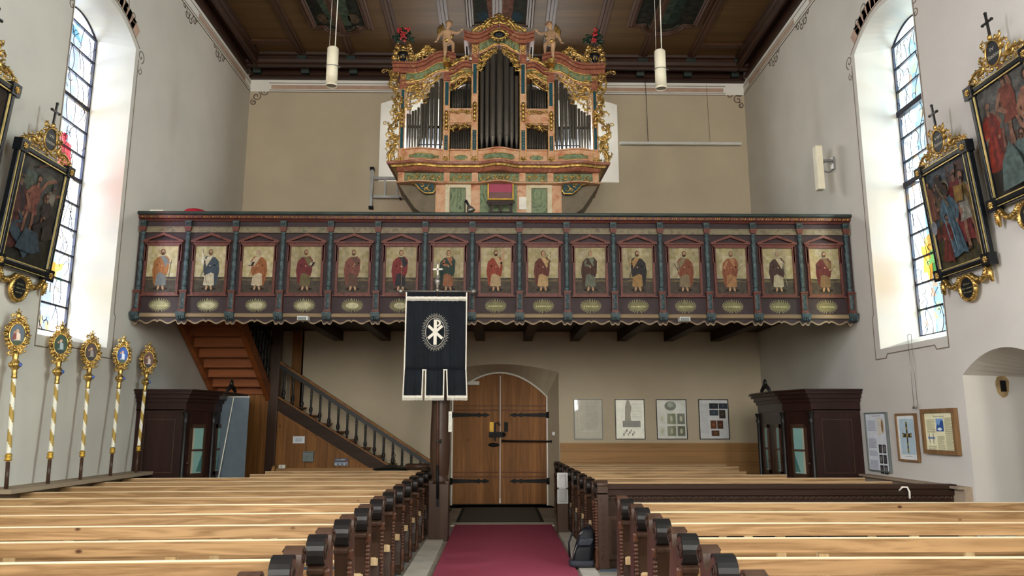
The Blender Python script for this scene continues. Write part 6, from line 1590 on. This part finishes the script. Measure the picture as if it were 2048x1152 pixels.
# ---------------------------------------------------------------- under the gallery
def confessional(X, sg, Y0, label):
    # sg: +1 stands on the right wall, -1 on the left
    def pt(d, y): return (X-sg*d, Y0+y)
    D = [(0.01, 0), (.80, 0), (1.03, .62), (1.03, 1.85), (.80, 2.45), (0.01, 2.45)]
    t = thing('confessional', label, 'confessional', (X-sg*.4, Y0+1.2, 0))
    def ext(off): 
        return [pt(d+(off if 0 < i < 5 else 0), y+(-off if i < 2 else (off if i > 3 else 0))) for i, (d, y) in enumerate(D)]
    m = MB(); P = ext(0); m.prism(P if sg < 0 else P[::-1], 0.01, 2.2, 'xy'); m.build('body', M['confess'], t)
    m = MB(); P = ext(.03); m.prism(P if sg < 0 else P[::-1], 0, .12, 'xy'); m.build('plinth', M['confess'], t)
    m = MB()
    for off, z0, z1 in ((.02, 2.0, 2.14), (.05, 2.14, 2.2), (.09, 2.2, 2.27), (.13, 2.27, 2.32), (.16, 2.32, 2.345)): P = ext(off); m.prism(P if sg < 0 else P[::-1], z0, z1, 'xy')
    m.build('cornice', M['confess'], t)
    # crest over the middle
    m = MB(); x = X-sg*1.1
    for k in range(9): m.ball((x, Y0+1.24+.05*(k-4), 2.36+.10*math.cos((k-4)*.35)), (.03, .05, .05), 6, 4)
    m.ball((x, Y0+1.24, 2.5), (.035, .05, .09), 8, 5); m.build('carved_crest', M['ebony'], t)
    # side facing the camera: raised field
    m = MB(); xa, xb = sorted((X-sg*.16, X-sg*.66)); m.frame(xa, xb, 1.0, 1.86, .012, Y0-.012, Y0); m.frame(xa, xb, .2, .9, .012, Y0-.012, Y0); m.box(min(X-sg*.02, X-sg*.8), max(X-sg*.02, X-sg*.8), Y0-.02, Y0, 1.99, 2.02); m.build('side_panel_moulding', M['walnut'], t)
    # pilasters at the angles
    for d, y in ((.80, 0), (1.03, .62), (1.03, 1.85)):
        m = MB(); q = pt(d+.02, y); m.lathe([(.05, .12), (.05, .2), (.03, .22), (.035, 1.8), (.05, 1.86), (.03, 1.88), (.06, 1.98)], 12, at=(q[0], q[1], 0)); m.build('engaged_column', M['ebony'], t)
    # doors with glass
    for (A, B_, zt) in ((D[1], D[2], 1.72), ((1.03, .72), (1.03, 1.12), 1.72), ((1.03, 1.3), (1.03, 1.7), 1.72)):
        a, b = Vector(pt(*A)), Vector(pt(*B_)); d = (b-a); L = d.length; d.normalize(); n = Vector((-d.y, d.x)); n = n if n.x*(-sg) > 0 else -n
        def Q(s, off, z): p = a+d*s*L+n*off; return (p.x, p.y, z)
        m = MB(); m.add([Q(.28, .012, .98), Q(.68, .012, .98), Q(.68, .012, zt), Q(.28, .012, zt)], [(0,1,2,3)], '#7fa8a0'); m.add([Q(.28, .014, .98), Q(.38, .014, .98), Q(.36, .014, zt), Q(.28, .014, zt)], [(0,1,2,3)], '#b3ad96'); m.add([Q(.5, .014, 1.0), Q(.68, .014, 1.0), Q(.68, .014, 1.3)], [(0,1,2)], '#3f6f6a')
        m.build('curtained_pane', M['gloss'], t)
        m = MB(); 
        for s0, s1, z0, z1 in ((.22, .28, .92, zt+.06), (.68, .74, .92, zt+.06), (.22, .74, zt, zt+.06), (.22, .74, .92, .98), (.28, .68, 1.34, 1.37)):
            m.add([Q(s0, 0, z0), Q(s1, 0, z0), Q(s1, 0, z1), Q(s0, 0, z1), Q(s0, .03, z0), Q(s1, .03, z0), Q(s1, .03, z1), Q(s0, .03, z1)], [(4,5,6,7),(0,1,5,4),(1,2,6,5),(2,3,7,6),(3,0,4,7)])
        m.ball(Q(.16, .03, 1.15), .025, 8, 5); m.build('pane_frame', M['walnut'], t)
    return t
confessional(XR, 1, 12.32, 'dark brown carved confessional against the right wall under the gallery')
confessional(XL, -1, 12.62, 'dark brown carved confessional against the left wall, grey roll-up banner beside it')
# grey roll-up banner seen from behind
t = thing('rollup_banner', 'grey roll-up banner seen from behind with diagonal white support pole', 'banner', (-4.78, 13.6, 0))
m = MB(); m.box(-4.98, -4.45, 13.6, 13.606, .08, 2.25); m.build('fabric', M['grey'], t)
m = MB(); m.box(-4.99, -4.44, 13.585, 13.62, 2.25, 2.275); m.build('top_rail', M['alu'], t)
m = MB(); m.box(-5.0, -4.43, 13.54, 13.66, 0, .08); m.build('base', M['alu'], t)
m = MB(); m.tube([(-4.72, 13.58, 2.26), (-4.86, 13.5, .9), (-4.95, 13.45, .05)], .009, 6); m.build('support_pole', M['white'], t)

# staircase
SY = 15.9
st = thing('staircase', 'brown wooden staircase with turned balusters rising to the gallery on the left', 'staircase', (-4.0, 16.3, 0))
sl = -.594; z_at = lambda x: 2.34+sl*(x+4.62)          # top edge of the lower string
m = MB(); m.prism([(-4.62, z_at(-4.62)), (-1.1, z_at(-1.1)), (-.95, .05), (-1.12, .0), (-4.62, z_at(-4.62)-.3)], SY, SY+.06, 'xz'); m.build('string', M['walnut_y'], st)
m = MB(); m.prism([(-4.62, z_at(-4.62)+.03), (-1.05, z_at(-1.05)+.03), (-1.05, z_at(-1.05)-.0), (-4.62, z_at(-4.62)-.0)], SY-.02, SY+.08, 'xz'); m.prism([(-4.62, z_at(-4.62)-.27), (-1.2, z_at(-1.2)-.27), (-1.2, z_at(-1.2)-.31), (-4.62, z_at(-4.62)-.31)], SY-.015, SY+.06, 'xz'); m.build('string_moulding', M['stairpine'], st)
nst = 12
for i in range(nst):
    x = -4.55+i*.29; z = z_at(x)-.06-.08
    if z < .1: break
    m = MB(); m.box(x-.02, x+.3, SY+.06, YB, z-.03, z); m.build('tread', M['stairsoffit'], st)
m = MB(); m.prism([(-4.7, 0), (-4.7, z_at(-4.7)-.3), (-1.45, z_at(-1.45)-.3), (-1.2, .02), (-1.2, 0)], SY+.02, SY+.05, 'xz'); m.build('under_panelling', M['stairpine'], st)
m = MB(); m.box(XL, -4.75, SY+.0, SY+.04, 0, 2.44); m.build('closet_panelling', M['stairpine'], st)
hz = lambda x: 3.10-.637*(x+4.61)
m = MB(); m.prism([(-4.62, hz(-4.62)), (-1.25, hz(-1.25)), (-1.25, hz(-1.25)-.05), (-4.62, hz(-4.62)-.05)], SY-.03, SY+.09, 'xz'); m.build('handrail_cap', M['stairpine'], st, bevel=.01)
m = MB(); m.prism([(-4.62, hz(-4.62)-.05), (-1.25, hz(-1.25)-.05), (-1.25, hz(-1.25)-.15), (-4.62, hz(-4.62)-.15)], SY-.01, SY+.07, 'xz'); m.build('handrail', M['ebony'], st)
def baluster(x, y, z0, z1, parent):
    h = z1-z0; pr = [(.022, 0), (.022, .05), (.032, .07), (.02, .09), (.034, .16), (.04, .22), (.034, .30), (.018, .34), (.03, .36), (.02, .39), (.026, .42), (.02, .45), (.028, .48), (.02, .52), (.028, .55), (.02, .60), (.028, .63), (.02, .67), (.028, .72), (.018, .78), (.03, .84), (.02, .88), (.024, .95), (.024, 1)]
    m = MB(); m.lathe([(r, z0+h*t_) for r, t_ in pr], 12, at=(x, y, 0)); return m.build('baluster', M['ebony'], parent)
for i in range(17):
    x = -4.50+.1925*i; z0 = z_at(x)+.03; z1 = hz(x)-.13
    if z1-z0 > .12: baluster(x, SY+.03, z0, z1, st)
# posts
m = MB(); m.box(-4.8, -4.60, SY-.05, SY+.13, 0, 3.86); m.build('newel_post', M['walnut'], st, bevel=.01)
m = MB(); m.box(-4.6, -4.38, YB-.14, YB-.02, 0, 3.86); m.box(-4.42, -4.38, YB-.16, YB-.02, 0, 3.86); m.build('wall_post', M['stairpine'], st)
# upper flight, seen from below, rising towards the camera to the gallery floor
yz = lambda y: 2.43+(15.8-y)*.647
x0u, x1u = XL+.02, -4.76
for i in range(9):
    y = 15.84-i*.272; z = 2.40+i*.176
    if z > 3.8: break
    m = MB(); m.box(x0u+.1, x1u-.1, y-.272-.03, y, z+.176-.035, z+.176); m.build('tread', M['stairsoffit'], st)
    m = MB(); m.box(x0u+.1, x1u-.1, y-.02, y, z-.0, z+.141); m.build('riser', M['stairsoffit'], st)
for xa in (x0u, x1u-.1):
    m = MB(); m.prism([(15.9, yz(15.9)-.1), (13.6, yz(13.6)-.1), (13.6, yz(13.6)+.18), (15.9, yz(15.9)+.18)], xa, xa+.1, 'yz'); m.build('upper_string', M['stairsoffit'], st)
for i in range(9):
    y = 15.7-i*.2; z0 = yz(y)+.24; z1 = min(3.85, z0+.8)
    if z1-z0 > .1: baluster(x1u-.04, y, z0, z1, st)
m = MB(); m.prism([(15.85, yz(15.85)+1.04), (15.1, yz(15.1)+.98), (15.1, yz(15.1)+1.06), (15.85, yz(15.85)+1.12)], x1u-.08, x1u+.0, 'yz'); m.build('upper_handrail', M['ebony'], st)
# notices on the panelling
t = MB(); t.box(-4.255, -4.015, SY-.0, SY+.02, 1.40, 1.54, '#d5d9de'); lines(t, -4.2, -4.06, 1.43, 1.51, SY-.001, 6, '#8a90a0', 3); tag(t.build('paper_note', M['painted']), 'small white note pinned on the panelling above the grey metal box', 'notice')
t = thing('offertory_box', 'small grey metal offertory box on the pine panelling under the stairs', 'box', (-3.91, SY, 1.02))
m = MB(); m.box(-4.02, -3.80, SY-.07, SY+.02, 1.03, 1.24); m.build('box_body', M['greymetal'], t, bevel=.006)
m = MB(); m.box(-3.98, -3.84, SY-.075, SY-.068, 1.215, 1.222); m.ball((-3.93, SY-.072, 1.13), .008, 6, 4); m.build('coin_slot', M['dark'], t)
t = MB(); t.box(-3.375, -3.10, SY-.02, SY-.0, .95, 1.10, '#4d4f5c'); t.box(-3.375, -3.10, SY-.021, SY-.02, .95, 1.02, '#8d97a3'); t.text('monaZEIT', -3.25, 1.07, SY-.0225, .035, '#e6e6ea', width=.2)
for i in range(6): t.ell(-3.34+i*.042, .975, .016, .02, SY-.022, '#55606e' if i % 2 else '#a9b4c0', 10)
t.ell(-3.14, 1.045, .014, .014, SY-.023, '#b5303c', 12); tag(t.build('leaflet', M['painted']), 'dark leaflet with white lettering on the stair panelling below the sloping string', 'leaflet')
t = MB(); t.box(-4.32, -4.19, 15.2, 15.22, .93, 1.0, '#d6d2c4'); t.ell(-4.27, .965, .008, .02, 15.199, '#4a4a4c', 8); tag(t.build('price_card', M['painted']), 'small white card at the left end of the stair bench', 'card')
# bench below the stairs
t = thing('wall_bench', 'pine bench with curved end in front of the stair panelling', 'bench', (-3.0, 15.3, 0))
m = MB(); m.box(-4.4, -1.3, 15.3, 15.34, .6, .93); m.build('back_board', M['pine_back'], t)
m = MB(); m.box(-4.4, -1.3, 14.95, 15.3, .43, .47); m.build('seat', M['pine'], t)
m = MB(); m.prism([(14.95, 0), (15.36, 0), (15.36, .99), (15.25, .97), (15.15, .8), (15.1, .6), (14.95, .55)], -4.46, -4.4, 'yz'); m.build('bench_end', M['pine_back'], t)
m = MB(); m.prism([(14.95, 0), (15.36, 0), (15.36, .95), (14.95, .6)], -1.3, -1.24, 'yz'); m.build('bench_end', M['pine_back'], t)
# dark table with wrought iron holder near the foot of the stairs
t = thing('side_table', 'dark low table with domed top at the foot of the stairs', 'table', (-2.0, 14.9, 0))
m = MB(); m.lathe([(0, 1.03), (.08, 1.02), (.3, .97), (.36, .945), (.36, .93), (0, .93)], 28, at=(-2.05, 14.8, 0)); m.build('domed_lid', M['ebony'], t)
m = MB(); m.lathe([(.3, 0), (.3, .1), (.12, .2), (.1, .6), (.2, .8), (.34, .93)], 24, at=(-2.05, 14.8, 0)); m.build('pedestal', M['walnut'], t)
m = MB(); 
for s in (-1, 1): m.tube([(-2.02+s*.0, 14.8, 1.02), (-2.02+s*.04, 14.8, 1.08), (-2.02+s*.02, 14.8, 1.14), (-2.02+s*.035, 14.8, 1.2), (-2.02, 14.8, 1.26)], .007, 6)
m.build('wrought_handle', M['iron'], t)
m = MB(); m.tube([(-1.72, 14.5, 1.0), (-1.3, 14.5, 1.0)], [.06, .06], 14); m.tube([(-1.72, 14.5, 1.0), (-1.76, 14.5, 1.0)], [.06, .03], 14); m.box(-1.65, -1.6, 14.46, 14.54, 0, .95); m.box(-1.38, -1.33, 14.46, 14.54, 0, .95); tag(m.build('roller_rail', M['walnut']), 'thick dark horizontal rail on posts left of the turned column', 'rail')
# wainscot bench on the back wall, right of the door
t = thing('wainscot_bench', 'low pine wainscot board along the back wall below the four framed sheets', 'panelling', (3.5, YB-.05, 0))
m = MB(); m.box(1.36, XR-.15, YB-.06, YB-.005, .45, 1.36); m.build('back_board', M['pine_back'], t)
m = MB(); m.box(1.36, XR-.15, YB-.08, YB-.0, 1.355, 1.385); m.box(1.36, XR-.15, YB-.065, YB, .86, .88); m.build('cap', M['pine_back'], t)
m = MB(); m.box(1.4, XR-.2, YB-.45, YB-.06, .42, .46); m.box(1.4, XR-.2, YB-.12, YB-.06, 0, .42); m.build('seat', M['pine_back'], t)
# four framed sheets on the back wall
def sheet(x0, x1, label, kind):
    t = thing('framed_poster', label, 'poster', ((x0+x1)/2, YB, 1.46), 'framed sheets on the back wall')
    m = MB(); m.frame(x0, x1, 1.46, 2.34, .016, YB-.03, YB-.002); m.build('frame', M['blackframe'] if kind > 0 else M['greymetal'], t)
    m = MB(); y = YB-.018; m.box(x0+.01, x1-.01, y, y+.01, 1.47, 2.33, {0: '#b9b3a2', 1: '#efeedf', 2: '#d6d6cc', 3: '#d6d6d6'}[kind]); y -= .001  # second sheet's paler colour stands in for window reflections
    W = x1-x0; X_ = lambda u: x0+W*u; Z_ = lambda v: 1.46+.88*v
    if kind == 0: lines(m, X_(.4), X_(.88), Z_(.25), Z_(.92), y, 26, '#9c9686', 4); m.frame(X_(.18), X_(.86), Z_(.2), Z_(.88), .008, y, y+.001, '#cfcabb')
    if kind == 1:
        lines(m, X_(.55), X_(.9), Z_(.5), Z_(.9), y, 14, '#a8a698', 4); m.pxz([(X_(.32), Z_(.3)), (X_(.55), Z_(.3)), (X_(.52), Z_(.62)), (X_(.56), Z_(.8)), (X_(.48), Z_(.97)), (X_(.4), Z_(.97)), (X_(.34), Z_(.8))], y, '#8d8773')
        m.pxz([(X_(.25), Z_(.3)), (X_(.85), Z_(.3)), (X_(.85), Z_(.46)), (X_(.25), Z_(.46))], y-.001, '#7d7c72')
        for i in range(8): m.ell(X_(.28+.05*i), Z_(.12+.05*(i % 3)), .018, .03, y-.002, '#a09c8c' if i % 2 else '#6c695e', 10)
    if kind == 2:
        m.ell(X_(.47), Z_(.83), .13, .1, y, '#667060'); m.ell(X_(.47), Z_(.86), .07, .06, y-.001, '#9da58e')
        for i, (a, b) in enumerate(((.08, .28), (.35, .63), (.68, .93))):
            for z0, z1 in ((.38, .64), (.08, .33)): m.pxz([(X_(a), Z_(z0)), (X_(b), Z_(z0)), (X_(b), Z_(z1)), (X_(a), Z_(z1))], y, ('#c9cabd', '#83886c', '#6c7060')[i]); m.ell(X_((a+b)/2), Z_((z0+z1)/2), .03, .06, y-.001, '#b5b598')
    if kind == 3:
        lines(m, X_(.06), X_(.32), Z_(.15), Z_(.88), y, 26, '#b0b0b4', 4)
        for (a, b, z0, z1, c_) in ((.36, .66, .76, .9, '#23272e'), (.68, .97, .76, .9, '#2c3440'), (.36, .66, .59, .73, '#33414c'), (.68, .89, .52, .73, '#3a2f24'), (.38, .58, .26, .47, '#6b3f20'), (.6, .8, .26, .47, '#54321c'), (.4, .66, .08, .22, '#5a3a24')):
            m.pxz([(X_(a), Z_(z0)), (X_(b), Z_(z0)), (X_(b), Z_(z1)), (X_(a), Z_(z1))], y, c_); m.ell(X_((a+b)/2), Z_((z0+z1)/2), .03, .025, y-.001, tuple(v*2.2 for v in hx(c_)[:3])+(1,), 10)
    o = m.build('sheet', M['painted'], t)
    m = MB(); m.box(x0+.012, x1-.012, YB-.026, YB-.0235, 1.472, 2.328); m.build('glass_pane', M['glasspane'], t)
def gp():
    m, nt, b = _new('glasspane'); out = nt.nodes['Material Output']; nt.nodes.remove(b); t = nt.nodes.new('ShaderNodeBsdfTransparent'); g = nt.nodes.new('ShaderNodeBsdfGlossy'); g.inputs['Roughness'].default_value = .03
    mx = nt.nodes.new('ShaderNodeMixShader'); fr = nt.nodes.new('ShaderNodeFresnel'); fr.inputs[0].default_value = 1.5; nt.links.new(fr.outputs[0], mx.inputs[0]); nt.links.new(t.outputs[0], mx.inputs[1]); nt.links.new(g.outputs[0], mx.inputs[2]); nt.links.new(mx.outputs[0], out.inputs[0]); return m
M['glasspane'] = gp()
sheet(1.67, 2.31, 'framed beige text sheet, nearest to the door recess', 0); sheet(2.59, 3.25, 'framed sheet with painted bright window reflections, second from the door', 1)
sheet(3.51, 4.19, 'framed sheet with round picture over six small greenish pictures', 2); sheet(4.46, 5.13, 'framed sheet with seven dark photos in a column, farthest from the door', 3)
# holy water stand beside the aisle
t = thing('candle_dispenser', 'narrow grey metal and dark wood stand beside the rear right pew ends', 'stand', (1.07, 12.95, 0))
m = MB(); m.box(.98, 1.16, 12.9, 13.08, 0, .48); m.build('base', M['walnut'], t, bevel=.006)
m = MB(); m.frame(.98, 1.16, .48, .98, .03, 12.9, 12.98); m.box(.98, 1.16, 12.9, 12.98, .71, .74); m.box(1.0, 1.14, 12.97, 13.0, .5, .96); m.build('metal_frame', M['alu'], t)
m = MB(); m.box(1.01, 1.13, 12.93, 12.935, .51, .95); m.build('glass_pane', M['glasspane'], t)
# ---------------------------------------------------------------- hanging lamps, tube light, ladder
for px, lb, cr in ((665, 'left white cylindrical pendant lamp hanging on a long cable', -2.63), (1320, 'right white cylindrical pendant lamp hanging on a long cable', 2.54)):
    x, y = cr, 11.0; t = thing('pendant_lamp', lb, 'lamp', (x, y, 6.97), 'pendant lamps in the nave')
    m = MB(); m.lathe([(.075, 7.01), (.088, 7.0), (.088, 7.29), (.084, 7.30), (.084, 7.31), (.088, 7.32), (.088, 7.6), (.07, 7.62), (0, 7.62)], 28, at=(x, y, 0)); m.lathe([(.088, 7.0), (.088, 6.97), (.08, 6.97), (.075, 7.01)], 28, at=(x, y, 0)); m.build('lamp_body', M['lamp'], t)
    m = MB(); m.lathe([(.0, 7.1), (.05, 7.07), (.078, 6.985)], 20, at=(x, y, 0)); m.build('reflector', M['silver'], t)
    m = MB(); m.tube([(x+.03, y, 7.6), (x+.055, y, ZC)], .008, 6); m.tube([(x-.06, y, 7.6), (x-.03, y, ZC)], .0025, 4); m.build('cable', M['white'], t)
    m = MB(); m.tube([(x+.095*math.cos(2*PI*i/20), y+.095*math.sin(2*PI*i/20), 7.3+.01*math.sin(2*PI*i/20)) for i in range(21)], .006, 5); m.tube([(x+.09, y, 7.3), (x+.13, y, 7.29)], .006, 5); m.build('ring', M['alu'], t)
t = thing('tube_light', 'long thin white tube light on the back wall right of the organ window', 'lamp', (4.3, YB-.1, 8.3))
m = MB(); m.box(2.85, 5.74, YB-.13, YB-.06, 8.31, 8.37); m.build('housing', M['plastic'], t)
for x in (3.2, 4.3, 5.4): m = MB(); m.box(x-.02, x+.02, YB-.07, YB, 8.33, 8.36); m.build('bracket', M['plastic'], t)
m = MB(); m.tube([(3.52, YB-.12, 8.37), (3.50, YB-.12, 9.9)], .006, 5); m.build('cord', M['ebony'], t)
m = MB(); m.tube([(5.0, YB-.1, 8.36), (5.0, YB-.02, 9.9)], .003, 4); m.build('cord', M['ebony'], t)
t = thing('ladder', 'aluminium ladder hung sideways on the back wall left of the organ', 'ladder', (-1.9, YB-.12, 6.9))
yl = YB-.12
for z in (7.43, 6.98):
    m = MB(); m.box(-2.92, -.8, yl-.03, yl+.03, z-.03, z+.03); m.build('rail', M['alu'], t)
for x in (-2.66, -2.38, -2.1, -1.82, -1.54, -1.26, -.98):
    m = MB(); m.box(x-.02, x+.02, yl-.02, yl+.02, 6.99, 7.42); m.build('rung', M['alu'], t)
m = MB(); m.box(-3.0, -2.94, yl-.035, yl+.035, 6.74, 7.68); m.build('foot_bar', M['alu'], t)
for z in (6.72, 7.66): m = MB(); m.box(-3.02, -2.92, yl-.05, yl+.05, z-.03, z+.03); m.build('rubber_foot', M['dark'], t)
for x in (-2.3, -1.6): m = MB(); m.box(x-.02, x+.02, yl-.05, YB, 6.93, 6.96); m.build('wall_hook', M['iron'], t)
# ---------------------------------------------------------------- light: daylight through the windows, plus added fill from the choir
w = bpy.data.worlds.new('sky'); bpy.context.scene.world = w; w.use_nodes = True
bg = w.node_tree.nodes['Background']; bg.inputs[0].default_value = (.80, .90, 1, 1); bg.inputs[1].default_value = .95
def area(name, loc, rot, sx, sy, power, col):
    l = bpy.data.lights.new(name, 'AREA'); l.shape = 'RECTANGLE'; l.size = sx; l.size_y = sy; l.energy = power; l.color = col
    o = bpy.data.objects.new(name, l); C.objects.link(o); o.location = loc; o.rotation_euler = rot; return o
def aim(o, p): o.rotation_euler = (Vector(p)-o.location).to_track_quat('-Z', 'Y').to_euler()
for d in WSH:
    k = 1800 if d == 0 else 4600
    for X, sg, nm, c in ((XL, -1, 'daylight_north', (.84, .92, 1)), (XR, 1, 'daylight_south', (.98, .98, 1))):
        o = area(nm, (X+sg*3.0, 10.62+d+(2.3 if d == 0 else 0), 6.8), (0, 0, 0), 3.0 if d == 0 else 3.6, 7., k, c); aim(o, (X, 10.62+d, 5.4))
for x in (-3.4, 0, 3.4): area('choir_fill', (x, YF-.8, 5.4), (PI/2, 0, 0), 1.8, 5.6, 620, (1, .97, .93))  # unseen fill lamps added to brighten gallery, back wall and pew fronts
area('daylight_west', (0, YB+1.6, 8.9), (-PI/2-.25, 0, 0), 4.4, 1.6, 330, (1, .98, .94))
sc = bpy.context.scene
cam = bpy.data.cameras.new('camera'); co = bpy.data.objects.new('camera', cam); C.objects.link(co)
co.location = (0, 0, EYE); co.rotation_euler = (PI/2+PITCH, 0, YAW); cam.sensor_width = 36; cam.lens = F/2048*36; cam.clip_start = .05; cam.clip_end = 200
sc.camera = co
sc.view_settings.view_transform = 'Standard'; sc.view_settings.look = 'None'; sc.view_settings.gamma = 1; sc.view_settings.use_curve_mapping = False
sc.view_settings.exposure = EXPO
sc.cycles.use_denoising = True; sc.cycles.max_bounces = 10; sc.cycles.diffuse_bounces = 6; sc.cycles.sample_clamp_indirect = 8
sc.cycles.transparent_max_bounces = 12
